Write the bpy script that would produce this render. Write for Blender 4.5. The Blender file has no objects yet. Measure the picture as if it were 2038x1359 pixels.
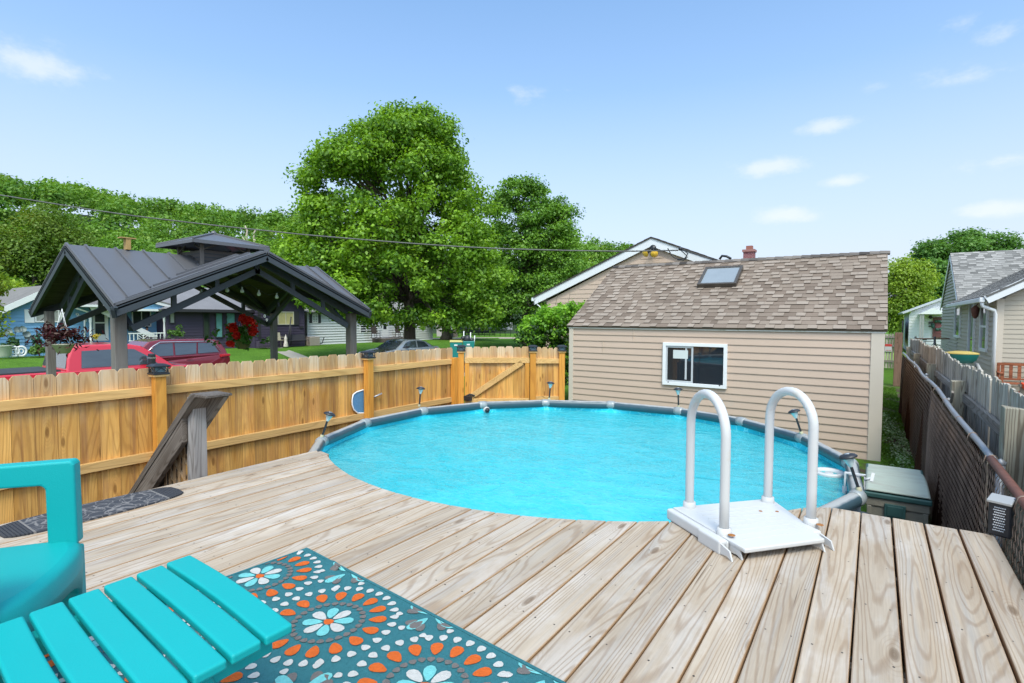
import bpy, bmesh, math, random
import numpy as np
from mathutils import Vector, Matrix
rng = np.random.default_rng(7)
random.seed(11)
R_ = math.radians
# ------------------------------------------------------------------ camera, sky, sun
H = 2.285          # camera height above the yard
DZ = 1.168         # top of the deck boards
F, CX, CY = 1062.0, 1019.0, 679.5
YAW, PITCH, ROLL = math.atan(721/1062.0), R_(-2.52), R_(0.2)
Fw = np.array([-math.sin(YAW)*math.cos(PITCH), math.cos(YAW)*math.cos(PITCH), math.sin(PITCH)])
_r = np.array([math.cos(YAW), math.sin(YAW), 0.0]); _u = np.cross(_r, Fw)
RV = _r*math.cos(ROLL)+_u*math.sin(ROLL); UV = -_r*math.sin(ROLL)+_u*math.cos(ROLL)
CAM = np.array([0, 0, H])
S = bpy.context.scene
C = S.collection
cam_d = bpy.data.cameras.new("camera"); cam = bpy.data.objects.new("camera", cam_d); C.objects.link(cam)
cam_d.sensor_width = 36.0; cam_d.lens = 36.0*F/2038.0; cam_d.clip_end = 3000; cam_d.clip_start = 0.05
cam.matrix_world = Matrix(((RV[0], UV[0], -Fw[0], 0), (RV[1], UV[1], -Fw[1], 0), (RV[2], UV[2], -Fw[2], H), (0, 0, 0, 1)))
S.camera = cam
SUN_EL, SUN_AZ = R_(56), R_(142)       # azimuth clockwise from +Y
w = bpy.data.worlds.new("World"); S.world = w; w.use_nodes = True
SUNDIR = Vector((math.sin(SUN_AZ)*math.cos(SUN_EL), math.cos(SUN_AZ)*math.cos(SUN_EL), math.sin(SUN_EL)))
sd = bpy.data.lights.new("sun", 'SUN'); sd.energy = 2.1; sd.angle = R_(20); sd.color = (1.0, 0.90, 0.74)
so = bpy.data.objects.new("sun", sd); C.objects.link(so); so.rotation_euler = (-SUNDIR).to_track_quat('-Z', 'Y').to_euler()
S.view_settings.view_transform = 'Standard'; S.view_settings.look = 'None'
S.view_settings.exposure = 0.34; S.view_settings.gamma = 1.0
S.cycles.max_bounces = 8; S.cycles.transparent_max_bounces = 12; S.cycles.diffuse_bounces = 3
S.cycles.caustics_reflective = False; S.cycles.caustics_refractive = False
S.cycles.sample_clamp_indirect = 6

def ray(x, y): return Fw+RV*(x-CX)/F-UV*(y-CY)/F
def atz(x, y, z):
    d = ray(x, y); return CAM+d*(z-H)/d[2]
def onx(x, y, X):
    d = ray(x, y); return CAM+d*X/d[0]
def ony(x, y, Y):
    d = ray(x, y); return CAM+d*Y/d[1]
def onp(x, y, p, n):
    d = ray(x, y); return CAM+d*(np.dot(np.array(p)-CAM, n)/np.dot(d, n))
def polar(x, dist, z=0.0):            # ground point straight ahead of picture column x
    d = ray(x, 632.0); h = d[:2]/np.hypot(*d[:2]); return np.array([h[0]*dist, h[1]*dist, z])

# ---- node helper
class NT:
    def __init__(s, nt): s.nt = nt; s.n = nt.nodes; s.l = nt.links
    def new(s, t, **k):
        nd = s.n.new(t)
        for a, b in k.items(): setattr(nd, a, b)
        return nd
    def put(s, sock, v):
        if hasattr(v, 'is_linked') or isinstance(v, bpy.types.NodeSocket): s.l.new(v, sock)
        elif isinstance(v, (tuple, list)) and len(v) == 3 and sock.type == 'RGBA': sock.default_value = (*v, 1)
        else: sock.default_value = v
    def math(s, op, a, b=0.0, c=0.0, clamp=False):
        m = s.new('ShaderNodeMath', operation=op); m.use_clamp = clamp
        s.put(m.inputs[0], a); s.put(m.inputs[1], b); s.put(m.inputs[2], c); return m.outputs[0]
    def vmath(s, op, a, b=(0, 0, 0)):
        m = s.new('ShaderNodeVectorMath', operation=op); s.put(m.inputs[0], a)
        if op == 'SCALE': s.put(m.inputs[3], b)
        else: s.put(m.inputs[1], b)
        return m.outputs[1] if op in ('LENGTH', 'DOT_PRODUCT', 'DISTANCE') else m.outputs[0]
    def mix(s, f, a, b, mode='MIX'):
        m = s.new('ShaderNodeMix', data_type='RGBA', blend_type=mode); s.put(m.inputs[0], f); s.put(m.inputs[6], a); s.put(m.inputs[7], b); return m.outputs[2]
    def noise(s, vec, scale=5.0, detail=3.0, rough=0.5, dist=0.0):
        m = s.new('ShaderNodeTexNoise'); s.put(m.inputs['Vector'], vec); m.inputs['Scale'].default_value = scale
        m.inputs['Detail'].default_value = detail; m.inputs['Roughness'].default_value = rough; m.inputs['Distortion'].default_value = dist; return m.outputs[0]
    def voro(s, vec, scale=5.0, feature='F1'):
        m = s.new('ShaderNodeTexVoronoi', feature=feature); s.put(m.inputs['Vector'], vec); m.inputs['Scale'].default_value = scale; return m
    def ramp(s, f, stops, interp='LINEAR'):
        m = s.new('ShaderNodeValToRGB'); s.put(m.inputs[0], f); e = m.color_ramp.elements; m.color_ramp.interpolation = interp
        while len(e) > 1: e.remove(e[-1])
        e[0].position = stops[0][0]; e[0].color = (*stops[0][1], 1)
        for p, c in stops[1:]:
            q = e.new(p); q.color = (*c, 1)
        return m.outputs[0]
    def rng(s, v, a, b, c=0.0, d=1.0, sm=False):
        m = s.new('ShaderNodeMapRange'); m.interpolation_type = 'SMOOTHSTEP' if sm else 'LINEAR'
        s.put(m.inputs[0], v); s.put(m.inputs[1], a); s.put(m.inputs[2], b); s.put(m.inputs[3], c); s.put(m.inputs[4], d); return m.outputs[0]
    def xyz(s, v):
        m = s.new('ShaderNodeSeparateXYZ'); s.put(m.inputs[0], v); return m.outputs
    def comb(s, x, y, z):
        m = s.new('ShaderNodeCombineXYZ'); s.put(m.inputs[0], x); s.put(m.inputs[1], y); s.put(m.inputs[2], z); return m.outputs[0]

# ---- sky: Nishita air, lifted towards the photograph's pale summer haze, and small fair-weather clouds
def build_world():
    t = NT(w.node_tree); bg = t.n['Background']
    sky = t.new('ShaderNodeTexSky', sky_type='NISHITA'); sky.sun_disc = False
    sky.sun_elevation = SUN_EL; sky.sun_rotation = SUN_AZ; sky.air_density = 1.0; sky.dust_density = 1.2; sky.ozone_density = 1.5
    co = t.new('ShaderNodeTexCoord').outputs['Generated']
    z = t.xyz(co)[2]
    col = t.vmath('MULTIPLY', sky.outputs[0], (1.06, 1.98, 2.36))
    # thin high haze: whitens the air towards the horizon
    hz = t.ramp(z, [(0.0, (0.86, 0.86, 0.86)), (0.10, (0.82, 0.82, 0.82)), (0.22, (0.62, 0.62, 0.62)), (0.38, (0.30, 0.30, 0.30)), (0.6, (0.12, 0.12, 0.12)), (1.0, (0.08, 0.08, 0.08))])
    col = t.mix(hz, col, (6.6, 6.55, 7.35))
    # warm glow added around the sun as soft fill, unseen behind the camera
    dp = t.math('MAXIMUM', t.vmath('DOT_PRODUCT', co, tuple(SUNDIR)), 0.0)
    col = t.vmath('ADD', col, t.vmath('SCALE', (13.5, 12.6, 11.0), t.math('POWER', dp, 3.0)))
    ns = t.noise(t.vmath('MULTIPLY', co, (1, 1, 2.2)), 9.0, 6.0, 0.62)
    ns2 = t.noise(t.vmath('MULTIPLY', co, (1, 1, 1.5)), 22.0, 5.0, 0.6)
    total = None
    for px, py, wx, wy, st in [(75, 126, 92, 40, .9), (1915, 155, 88, 30, 0.6), (1060, 190, 75, 28, .55), (1130, 180, 40, 14, .5), (1642, 252, 62, 20, .85), (1535, 332, 90, 20, .95),
                               (1460, 330, 40, 14, .5), (1673, 360, 45, 13, .9), (1560, 428, 85, 22, .9), (2010, 315, 70, 22, .6), (2000, 415, 70, 18, .95), (1905, 40, 40, 30, .45),
                               (2010, 58, 50, 24, .4), (400, 378, 60, 18, .35), (1755, 172, 35, 16, .35), (1380, 5, 60, 14, .4), (1615, 158, 16, 10, .3), (1780, 292, 26, 8, .25), (-450, 200, 160, 40, .8), (2500, 240, 160, 40, .8)]:
        d = ray(px, py); d = d/np.linalg.norm(d)
        tx = np.cross(d, [0, 0, 1]); tx /= np.linalg.norm(tx); ty = np.cross(tx, d)
        v = t.vmath('SUBTRACT', co, tuple(d))
        a = t.math('DIVIDE', t.vmath('DOT_PRODUCT', v, tuple(tx)), wx/F*1.0); b = t.math('DIVIDE', t.vmath('DOT_PRODUCT', v, tuple(ty)), wy/F*1.0)
        r = t.math('SQRT', t.math('ADD', t.math('MULTIPLY', a, a), t.math('MULTIPLY', b, b)))
        m = t.math('MULTIPLY', t.rng(r, 1.25, 0.0), st)
        total = m if total is None else t.math('MAXIMUM', total, m)
    n3 = t.math('ADD', t.math('MULTIPLY', ns, 0.75), t.math('MULTIPLY', ns2, 0.55))
    m = t.math('SUBTRACT', t.math('ADD', t.math('MULTIPLY', total, .8), t.math('MULTIPLY', n3, 1.25)), 1.02)
    m = t.math('MULTIPLY', t.rng(m, 0.0, 0.5, sm=True), t.rng(total, 0.0, 0.25))
    col = t.mix(t.math('MULTIPLY', m, 0.55), col, (8.0, 8.3, 8.7))
    t.put(bg.inputs[0], col); bg.inputs[1].default_value = 0.10
build_world()

# ------------------------------------------------------------------ mesh builder
WL = {}     # world location of objects / empties
class MB:
    def __init__(s): s.v = []; s.f = []; s.m = []; s.r = []; s.cr = None; s.mi = 0; s.sm = []; s.smooth = False
    def add(s, vs, fs, r=None):
        b = len(s.v); s.v += [tuple(map(float, p)) for p in vs]
        if r is None: r = s.cr if s.cr is not None else random.random()
        for f in fs: s.f.append([b+i for i in f]); s.m.append(s.mi); s.r.append(r); s.sm.append(s.smooth)
        return s
    def box(s, x0, x1, y0, y1, z0, z1, r=None):
        return s.add([(x0, y0, z0), (x1, y0, z0), (x1, y1, z0), (x0, y1, z0), (x0, y0, z1), (x1, y0, z1), (x1, y1, z1), (x0, y1, z1)],
                     [(0, 3, 2, 1), (4, 5, 6, 7), (0, 1, 5, 4), (1, 2, 6, 5), (2, 3, 7, 6), (3, 0, 4, 7)], r)
    def beam(s, p, q, w_, h_, up=(0, 0, 1), r=None):
        p = np.array(p, float); q = np.array(q, float); d = q-p; d /= np.linalg.norm(d); up = np.array(up, float)
        if abs(np.dot(d, up)) > .995: up = np.array([1., 0, 0])
        a = np.cross(d, up); a /= np.linalg.norm(a); b = np.cross(a, d)
        a = a*w_/2; b = b*h_/2
        return s.add([p-a-b, p+a-b, q+a-b, q-a-b, p-a+b, p+a+b, q+a+b, q-a+b],
                     [(0, 3, 2, 1), (4, 5, 6, 7), (0, 1, 5, 4), (1, 2, 6, 5), (2, 3, 7, 6), (3, 0, 4, 7)], r)
    def tube(s, pts, rad, n=10, caps=True, r=None, closed=False):
        pts = [np.array(p, float) for p in pts]; k = len(pts)
        if not hasattr(rad, '__len__'): rad = [rad]*k
        vs = []; prev = None
        for i in range(k):
            if closed: t = pts[(i+1) % k]-pts[i-1]
            else: t = pts[min(i+1, k-1)]-pts[max(i-1, 0)]
            t = t/(np.linalg.norm(t)+1e-9)
            if prev is None:
                a = np.cross(t, [0, 0, 1.]) if abs(t[2]) < .9 else np.cross(t, [1., 0, 0])
            else: a = prev-t*np.dot(prev, t)
            a /= np.linalg.norm(a)+1e-9; prev = a; b = np.cross(t, a)
            for j in range(n):
                g = 2*math.pi*j/n; vs.append(pts[i]+(a*math.cos(g)+b*math.sin(g))*rad[i])
        fs = []
        for i in range(k if closed else k-1):
            i2 = (i+1) % k
            for j in range(n): fs.append((i*n+j, i*n+(j+1) % n, i2*n+(j+1) % n, i2*n+j))
        sv = s.smooth; s.smooth = True; s.add(vs, fs, r); s.smooth = False
        if caps and not closed:
            b = len(s.v)-len(vs)
            for idx in ([b+j for j in range(n)][::-1], [b+(k-1)*n+j for j in range(n)]): s.f.append(idx); s.m.append(s.mi); s.r.append(s.r[-1]); s.sm.append(False)
        s.smooth = sv
        return s
    def lathe(s, prof, c, n=16, axis=(0, 0, 1), r=None):
        ax = np.array(axis, float); ax /= np.linalg.norm(ax); a = np.cross(ax, [0, 0, 1.]) if abs(ax[2]) < .9 else np.cross(ax, [1., 0, 0]); a /= np.linalg.norm(a); b = np.cross(ax, a)
        vs = []; c = np.array(c, float)
        for (rr, h) in prof:
            for j in range(n):
                g = 2*math.pi*j/n; vs.append(c+ax*h+(a*math.cos(g)+b*math.sin(g))*max(rr, 1e-4))
        fs = [(i*n+j, i*n+(j+1) % n, (i+1)*n+(j+1) % n, (i+1)*n+j) for i in range(len(prof)-1) for j in range(n)]
        sv = s.smooth; s.smooth = True; s.add(vs, fs, r); s.smooth = sv; return s
    def extr(s, poly, axis, a, b, r=None):      # poly: 2-D points in the two other axes (order y,z / x,z / x,y)
        n = len(poly); mk = {'x': lambda p, t: (t, p[0], p[1]), 'y': lambda p, t: (p[0], t, p[1]), 'z': lambda p, t: (p[0], p[1], t)}[axis]
        vs = [mk(p, a) for p in poly]+[mk(p, b) for p in poly]
        fs = [list(range(n))[::-1], list(range(n, 2*n))]+[(i, (i+1) % n, n+(i+1) % n, n+i) for i in range(n)]
        return s.add(vs, fs, r)
    def slab(s, pts, th, r=None):               # polygon thickened along -normal
        P = [np.array(p, float) for p in pts]; nn = np.cross(P[1]-P[0], P[2]-P[0]); nn /= np.linalg.norm(nn)
        if nn[2] < 0: P = P[::-1]; nn = -nn
        n = len(P); vs = P+[p-nn*th for p in P]
        return s.add(vs, [list(range(n)), list(range(n, 2*n))[::-1]]+[((i+1) % n, i, n+i, n+(i+1) % n) for i in range(n)], r)
    def poly(s, pts, r=None): return s.add(pts, [list(range(len(pts)))], r)
    def sphere(s, c, rad, n=10, m=6, sq=(1, 1, 1), r=None):
        vs = []; fs = []
        for i in range(m+1):
            t = math.pi*i/m
            for j in range(n):
                g = 2*math.pi*j/n; vs.append((c[0]+rad*sq[0]*max(math.sin(t), 1e-3)*math.cos(g), c[1]+rad*sq[1]*max(math.sin(t), 1e-3)*math.sin(g), c[2]+rad*sq[2]*math.cos(t)))
        for i in range(m):
            for j in range(n): fs.append((i*n+j, (i+1)*n+j, (i+1)*n+(j+1) % n, i*n+(j+1) % n))
        sv = s.smooth; s.smooth = True; s.add(vs, fs, r); s.smooth = sv; return s
    def build(s, name, mats, parent=None, bevel=0.0, loc=None, seg=2, recalc=False):
        V = np.array(s.v)
        if parent is not None and loc is None: loc = WL[parent.name]
        if loc is None: loc = np.array([(V[:, 0].min()+V[:, 0].max())/2, (V[:, 1].min()+V[:, 1].max())/2, V[:, 2].min()])
        loc = np.array(loc, float)
        me = bpy.data.meshes.new(name); me.from_pydata((V-loc).tolist(), [], s.f)
        if not isinstance(mats, (list, tuple)): mats = [mats]
        for m in mats: me.materials.append(m)
        me.polygons.foreach_set('material_index', s.m); me.polygons.foreach_set('use_smooth', s.sm)
        at = me.attributes.new('rnd', 'FLOAT', 'FACE'); at.data.foreach_set('value', s.r)
        me.validate(); me.update()
        o = bpy.data.objects.new(name, me); C.objects.link(o); WL[o.name] = loc
        if parent is not None:
            o.parent = parent; o.location = Vector(loc-WL[parent.name])
        else: o.location = Vector(loc)
        if recalc:
            bm = bmesh.new(); bm.from_mesh(me); bmesh.ops.recalc_face_normals(bm, faces=bm.faces); bm.to_mesh(me); bm.free()
        if bevel > 0:
            b = o.modifiers.new('bevel', 'BEVEL'); b.width = bevel; b.segments = seg; b.limit_method = 'ANGLE'; b.angle_limit = R_(35); b.use_clamp_overlap = True
        return o
def tag(o, label, cat, group=None, kind=None):
    if label: o['label'] = label
    if cat: o['category'] = cat
    if group: o['group'] = group
    if kind: o['kind'] = kind
    return o
def struct(o, label=None):
    o['kind'] = 'structure'
    if label: o['label'] = label
    return o
def thing(name, loc, label, cat, group=None):
    o = bpy.data.objects.new(name, None); C.objects.link(o); o.location = Vector([float(a) for a in loc]); o.empty_display_size = .2; WL[o.name] = np.array(loc, float)
    return tag(o, label, cat, group)

# ------------------------------------------------------------------ materials
MATS = {}
def mat(name, col, rough=0.6, metal=0.0, var=0.12, scale=6.0, bump=0.0, bscale=40.0, spec=0.5, rnd=0.0, stretch=(1, 1, 1), emit=None, coat=0.0, dirt=None, alpha=None):
    if name in MATS: return MATS[name]
    m = bpy.data.materials.new(name); m.use_nodes = True; t = NT(m.node_tree); p = t.n['Principled BSDF']
    co = t.new('ShaderNodeTexCoord').outputs['Object']; v = t.vmath('MULTIPLY', co, stretch)
    at = t.new('ShaderNodeAttribute', attribute_name='rnd').outputs['Fac']
    n = t.noise(v, scale, 4.0, 0.6)
    f = t.math('MULTIPLY_ADD', n, 2*var, 1-var)
    if rnd: f = t.math('MULTIPLY', f, t.math('MULTIPLY_ADD', at, 2*rnd, 1-rnd))
    base = t.vmath('SCALE', tuple(col), f)
    if dirt:
        dn = t.noise(v, dirt[1], 5.0, 0.65); base = t.mix(t.rng(dn, dirt[2], dirt[2]+.15), base, dirt[0])
    t.put(p.inputs['Base Color'], base); p.inputs['Roughness'].default_value = rough; p.inputs['Metallic'].default_value = metal
    p.inputs['Specular IOR Level'].default_value = spec; p.inputs['Coat Weight'].default_value = coat
    if bump:
        b = t.new('ShaderNodeBump'); b.inputs['Strength'].default_value = bump; b.inputs['Distance'].default_value = 0.01
        t.put(b.inputs['Height'], t.noise(v, bscale, 3.0, 0.6)); t.l.new(b.outputs[0], p.inputs['Normal'])
    if emit: p.inputs['Emission Color'].default_value = (*emit[0], 1); p.inputs['Emission Strength'].default_value = emit[1]
    MATS[name] = m; return m
def wood(name, c_lo, c_hi, dark, axis='z', ring=1.0, grey=None, knots=0.5, rough=0.75, rndv=0.18, freq=1.0, lines=0.5, nails=False, streak=None, edge=None, cracks=0.0, blot=None):
    """sawn lumber: long contour grain, fine fibres, sparse knots; each board shifted by its own random number"""
    m = bpy.data.materials.new(name); m.use_nodes = True; t = NT(m.node_tree); p = t.n['Principled BSDF']
    co = t.new('ShaderNodeTexCoord').outputs['Object']
    at = t.new('ShaderNodeAttribute', attribute_name='rnd').outputs['Fac']
    x, y, z = t.xyz(co)
    lon = {'x': x, 'y': y, 'z': z}[axis]; tr = [a for k, a in (('x', x), ('y', y), ('z', z)) if k != axis]
    v = t.comb(t.math('MULTIPLY_ADD', at, 37.0, tr[0]), t.math('MULTIPLY_ADD', at, 91.0, tr[1]), t.math('MULTIPLY_ADD', at, 53.0, lon))
    low = t.noise(t.vmath('MULTIPLY', v, (6*freq, 6*freq, 0.42*freq)), 1.0, 1.2, 0.4)
    wob = t.noise(t.vmath('MULTIPLY', v, (26, 26, 5)), 1.0, 2.0, 0.5)
    rings = t.math('SINE', t.math('MULTIPLY', t.math('ADD', low, t.math('MULTIPLY', wob, 0.022)), 150*ring))
    rings = t.rng(rings, 0.25, 1.0)
    fine = t.noise(t.vmath('MULTIPLY', v, (160, 160, 5)), 1.0, 3.0, 0.6)
    broad = t.noise(t.vmath('MULTIPLY', v, (9, 9, 1.2)), 1.0, 4.0, 0.6)
    base = t.mix(t.rng(broad, 0.3, 0.7), tuple(c_lo), tuple(c_hi))
    if streak: base = t.mix(t.math('MULTIPLY', t.rng(t.noise(t.vmath('MULTIPLY', v, (22, 22, .7)), 1.0, 3.0, .6), .5, .68), streak[1]), base, streak[0])
    base = t.mix(t.math('MULTIPLY', t.rng(t.noise(t.vmath('MULTIPLY', v, (3.2, 3.2, 1.6)), 1.0, 5.0, .65), .50, .66), blot[1]), base, blot[0]) if blot else base
    if grey:
        gz = t.rng(t.math('ADD', z, t.math('MULTIPLY', t.noise(t.vmath('MULTIPLY', v, (12, 12, 3)), 1.0, 3.0), 0.5)), grey[1], grey[2])
        gz = t.math('MULTIPLY', gz, t.math('MULTIPLY_ADD', at, 0.6, 0.45), clamp=True)
        base = t.mix(gz, base, grey[0])
    base = t.mix(t.math('MULTIPLY', rings, lines), base, tuple(dark))
    base = t.vmath('SCALE', base, t.math('MULTIPLY_ADD', fine, 0.35, 0.82))
    if knots:
        vo = t.voro(t.comb(t.math('MULTIPLY', t.math('ADD', t.math('ADD', tr[0], tr[1]), t.math('MULTIPLY', at, 37.0)), 4.6), t.math('MULTIPLY', t.math('MULTIPLY_ADD', at, 53.0, lon), 1.5), 0.0), 1.0); vo.voronoi_dimensions = '2D'
        sep = t.new('ShaderNodeSeparateColor'); t.l.new(vo.outputs['Color'], sep.inputs[0])
        k = t.math('MULTIPLY', t.rng(vo.outputs['Distance'], 0.075, 0.045), t.math('GREATER_THAN', sep.outputs[0], 1-knots*.42))
        kr = t.math('MULTIPLY', t.rng(t.math('SINE', t.math('MULTIPLY', t.math('ADD', vo.outputs['Distance'], t.math('MULTIPLY', wob, .05)), 150.0)), 0.2, 1.0), t.math('MULTIPLY', t.rng(vo.outputs['Distance'], 0.26, 0.07), t.math('GREATER_THAN', sep.outputs[0], 1-knots*.42)))
        base = t.mix(t.math('MULTIPLY', kr, 0.45*lines+.1), base, tuple(dark))
        base = t.mix(t.math('MULTIPLY', k, 0.65), base, tuple(np.array(dark)*.6))
    if cracks:
        ck = t.rng(t.noise(t.vmath('MULTIPLY', v, (75, 75, 1.1)), 1.0, 1.5, .5), .70, .74); ck = t.math('MULTIPLY', ck, t.rng(t.noise(t.vmath('MULTIPLY', v, (5, 5, 2.2)), 1.0, 2.0), .5, .6))
        base = t.mix(t.math('MULTIPLY', ck, cracks), base, tuple(np.array(dark)*.45))
    if edge:
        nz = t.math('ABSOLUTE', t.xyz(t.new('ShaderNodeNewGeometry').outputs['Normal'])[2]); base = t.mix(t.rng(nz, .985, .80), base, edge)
    base = t.vmath('SCALE', base, t.math('MULTIPLY_ADD', at, 2*rndv, 1-rndv))
    t.put(p.inputs['Base Color'], base); p.inputs['Roughness'].default_value = rough; p.inputs['Specular IOR Level'].default_value = 0.3
    b = t.new('ShaderNodeBump'); b.inputs['Strength'].default_value = 0.35; b.inputs['Distance'].default_value = 0.004
    t.put(b.inputs['Height'], t.math('ADD', fine, t.math('MULTIPLY', rings, -0.6))); t.l.new(b.outputs[0], p.inputs['Normal'])
    MATS[name] = m; return m
def foliage(name, dark, light, tr=0.35, yellow=None, rough=0.5):
    m = bpy.data.materials.new(name); m.use_nodes = True; t = NT(m.node_tree); t.n.remove(t.n['Principled BSDF']); out = t.n['Material Output']
    at = t.new('ShaderNodeAttribute', attribute_name='rnd').outputs['Fac']
    co = t.new('ShaderNodeTexCoord').outputs['Object']
    c = t.mix(at, tuple(dark), tuple(light))
    if yellow: c = t.mix(t.math('MULTIPLY', t.rng(t.noise(co, .45, 2.0), .52, .7), .6), c, yellow)
    d = t.new('ShaderNodeBsdfDiffuse'); t.put(d.inputs[0], c)
    tl = t.new('ShaderNodeBsdfTranslucent'); t.put(tl.inputs[0], t.vmath('MULTIPLY', c, (1.25, 1.2, .6)))
    g = t.new('ShaderNodeBsdfGlossy'); g.inputs['Roughness'].default_value = rough; t.put(g.inputs[0], (0.55, 0.6, 0.5))
    ms = t.new('ShaderNodeMixShader'); ms.inputs[0].default_value = tr; t.l.new(d.outputs[0], ms.inputs[1]); t.l.new(tl.outputs[0], ms.inputs[2])
    m2 = t.new('ShaderNodeMixShader'); m2.inputs[0].default_value = 0.05; t.l.new(ms.outputs[0], m2.inputs[1]); t.l.new(g.outputs[0], m2.inputs[2])
    t.l.new(m2.outputs[0], out.inputs[0]); MATS[name] = m; return m
def glass(name, tint, rough=0.03, blend=None):
    """window glass: dark room behind, clear reflection of the sky"""
    m = mat(name, tint, rough, 0, .25, 1.5, spec=.9, coat=.6); return m

# ------------------------------------------------------------------ leaves
def leaf_mesh(name, mats, cen, nrm, size, rnd, parent=None, loc=None, aspect=0.62, mi=None):
    n = len(cen); cen = np.asarray(cen); nrm = nrm/(np.linalg.norm(nrm, axis=1, keepdims=True)+1e-9)
    a = np.cross(nrm, rng.normal(size=(n, 3))); a /= np.linalg.norm(a, axis=1, keepdims=True)+1e-9; b = np.cross(nrm, a)
    s = np.asarray(size).reshape(-1, 1)*np.ones((n, 1))
    v = np.empty((n, 4, 3)); fold = nrm*s*0.18
    v[:, 0] = cen-a*s; v[:, 1] = cen-b*s*aspect+fold+a*s*.15; v[:, 2] = cen+a*s; v[:, 3] = cen+b*s*aspect+fold+a*s*.15
    if loc is None: loc = WL[parent.name] if parent is not None else np.array([cen[:, 0].mean(), cen[:, 1].mean(), cen[:, 2].min()])
    loc = np.array(loc, float)
    me = bpy.data.meshes.new(name); me.vertices.add(4*n); me.vertices.foreach_set('co', (v-loc).reshape(-1)); me.loops.add(4*n); me.polygons.add(n)
    me.loops.foreach_set('vertex_index', np.arange(4*n, dtype=np.int32)); me.polygons.foreach_set('loop_start', np.arange(0, 4*n, 4, dtype=np.int32)); me.polygons.foreach_set('loop_total', np.full(n, 4, dtype=np.int32))
    me.update(calc_edges=True)
    at = me.attributes.new('rnd', 'FLOAT', 'FACE'); at.data.foreach_set('value', np.asarray(rnd, dtype=np.float32))
    for q in (mats if isinstance(mats, (list, tuple)) else [mats]): me.materials.append(q)
    if mi is not None: me.polygons.foreach_set('material_index', np.asarray(mi, dtype=np.int32))
    o = bpy.data.objects.new(name, me); C.objects.link(o); WL[o.name] = loc
    if parent is not None: o.parent = parent; o.location = Vector(loc-WL[parent.name])
    else: o.location = Vector(loc)
    return o
def blob_leaves(centers, radii, per, size, up=0.5, flat=0.75, shell=0.55):
    """leaves filling lumps: returns centres, normals, sizes, random tone (lump tone + leaf tone)"""
    centers = np.asarray(centers, float); k = len(centers); radii = np.asarray(radii, float)*np.ones(k)
    per = np.maximum(1, (np.asarray(per)*np.ones(k)).astype(int)); idx = np.repeat(np.arange(k), per); n = len(idx)
    d = rng.normal(size=(n, 3)); d /= np.linalg.norm(d, axis=1, keepdims=True)
    r = (shell+(1-shell)*rng.random(n))*radii[idx]*(1+.18*rng.normal(size=n))
    p = centers[idx]+d*r[:, None]*np.array([1, 1, flat])
    nr = d*0.7+rng.normal(size=(n, 3))*0.55; nr[:, 2] += up
    tone = rng.random(k)[idx]*0.45+rng.random(n)**1.6*0.55
    return p, nr, size*(0.7+0.6*rng.random(n)), np.clip(tone, 0, 1)
# ================================================================== MATERIAL PALETTE
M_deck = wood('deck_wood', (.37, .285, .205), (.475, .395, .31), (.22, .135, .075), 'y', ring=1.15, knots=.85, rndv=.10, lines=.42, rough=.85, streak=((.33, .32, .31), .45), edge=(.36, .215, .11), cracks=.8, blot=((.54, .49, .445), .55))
M_joist = wood('joist_wood', (.30, .24, .17), (.42, .34, .25), (.2, .14, .09), 'x', knots=.3)
M_cedar = wood('cedar_picket', (.58, .27, .055), (.75, .42, .12), (.30, .12, .025), 'z', ring=.8, knots=.95, rndv=.24, lines=.34, cracks=.6, blot=((.44, .20, .07), .6), grey=((.56, .44, .30), 1.66, 2.1), streak=((.33, .155, .06), .75))
M_cedrail = wood('cedar_rail', (.60, .35, .12), (.72, .45, .18), (.36, .19, .06), 'y', ring=.6, knots=.5, rndv=.12, lines=.35)
M_cedrail2 = wood('cedar_rail_gate', (.60, .35, .12), (.72, .45, .18), (.36, .19, .06), 'x', ring=.6, knots=.5, rndv=.12, lines=.35)
M_cedpost = wood('cedar_post', (.58, .24, .035), (.70, .33, .06), (.34, .12, .02), 'z', ring=.5, knots=.6, rndv=.12, lines=.35)
M_grey = wood('weathered_wood', (.22, .20, .19), (.38, .355, .34), (.09, .075, .065), 'z', ring=.9, knots=.4, rndv=.2, lines=.5)
M_greyx = wood('weathered_rail', (.10, .08, .065), (.215, .185, .16), (.04, .028, .02), 'x', ring=1.2, knots=.4, rndv=.15, lines=.6)
M_oldf = wood('old_fence_wood', (.30, .265, .22), (.58, .53, .46), (.11, .08, .055), 'z', ring=.8, knots=.3, rndv=.25, lines=.5, streak=((.22, .17, .07), .6))
M_oldr = wood('old_rail_wood', (.22, .19, .16), (.36, .33, .29), (.09, .07, .05), 'y', ring=.8, knots=.3, rndv=.2)
M_oldpost = wood('old_post_wood', (.25, .225, .165), (.42, .385, .30), (.10, .065, .04), 'z', ring=1.2, knots=.6, rndv=.1, lines=.7)
M_redpost = wood('brown_post', (.19, .11, .075), (.27, .17, .12), (.09, .05, .03), 'z', ring=.7, knots=.4)
M_black = mat('black_plastic', (.022, .023, .027), .42, var=.2, bump=.1)
M_blackm = mat('black_metal', (.03, .032, .036), .35, .3, var=.2)
M_white = mat('white_plastic', (.575, .57, .56), .42, var=.04, scale=3, bump=.12, bscale=180, dirt=((.55, .51, .43), 9, .63))
M_whitev = mat('white_vinyl', (.80, .81, .82), .45, var=.04, scale=3)
M_steelblue = mat('pool_rail_coat', (.175, .20, .21), .33, .1, var=.15, scale=14, spec=.6, dirt=((.26, .25, .23), 7, .62))
M_poolwall = mat('pool_wall_vinyl', (.13, .17, .21), .5, var=.1)
M_turq = mat('turquoise_plastic', (.003, .345, .35), .48, var=.05, scale=3, bump=.10, bscale=260, spec=.35, dirt=((.03, .42, .42), 22, .70))
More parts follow.
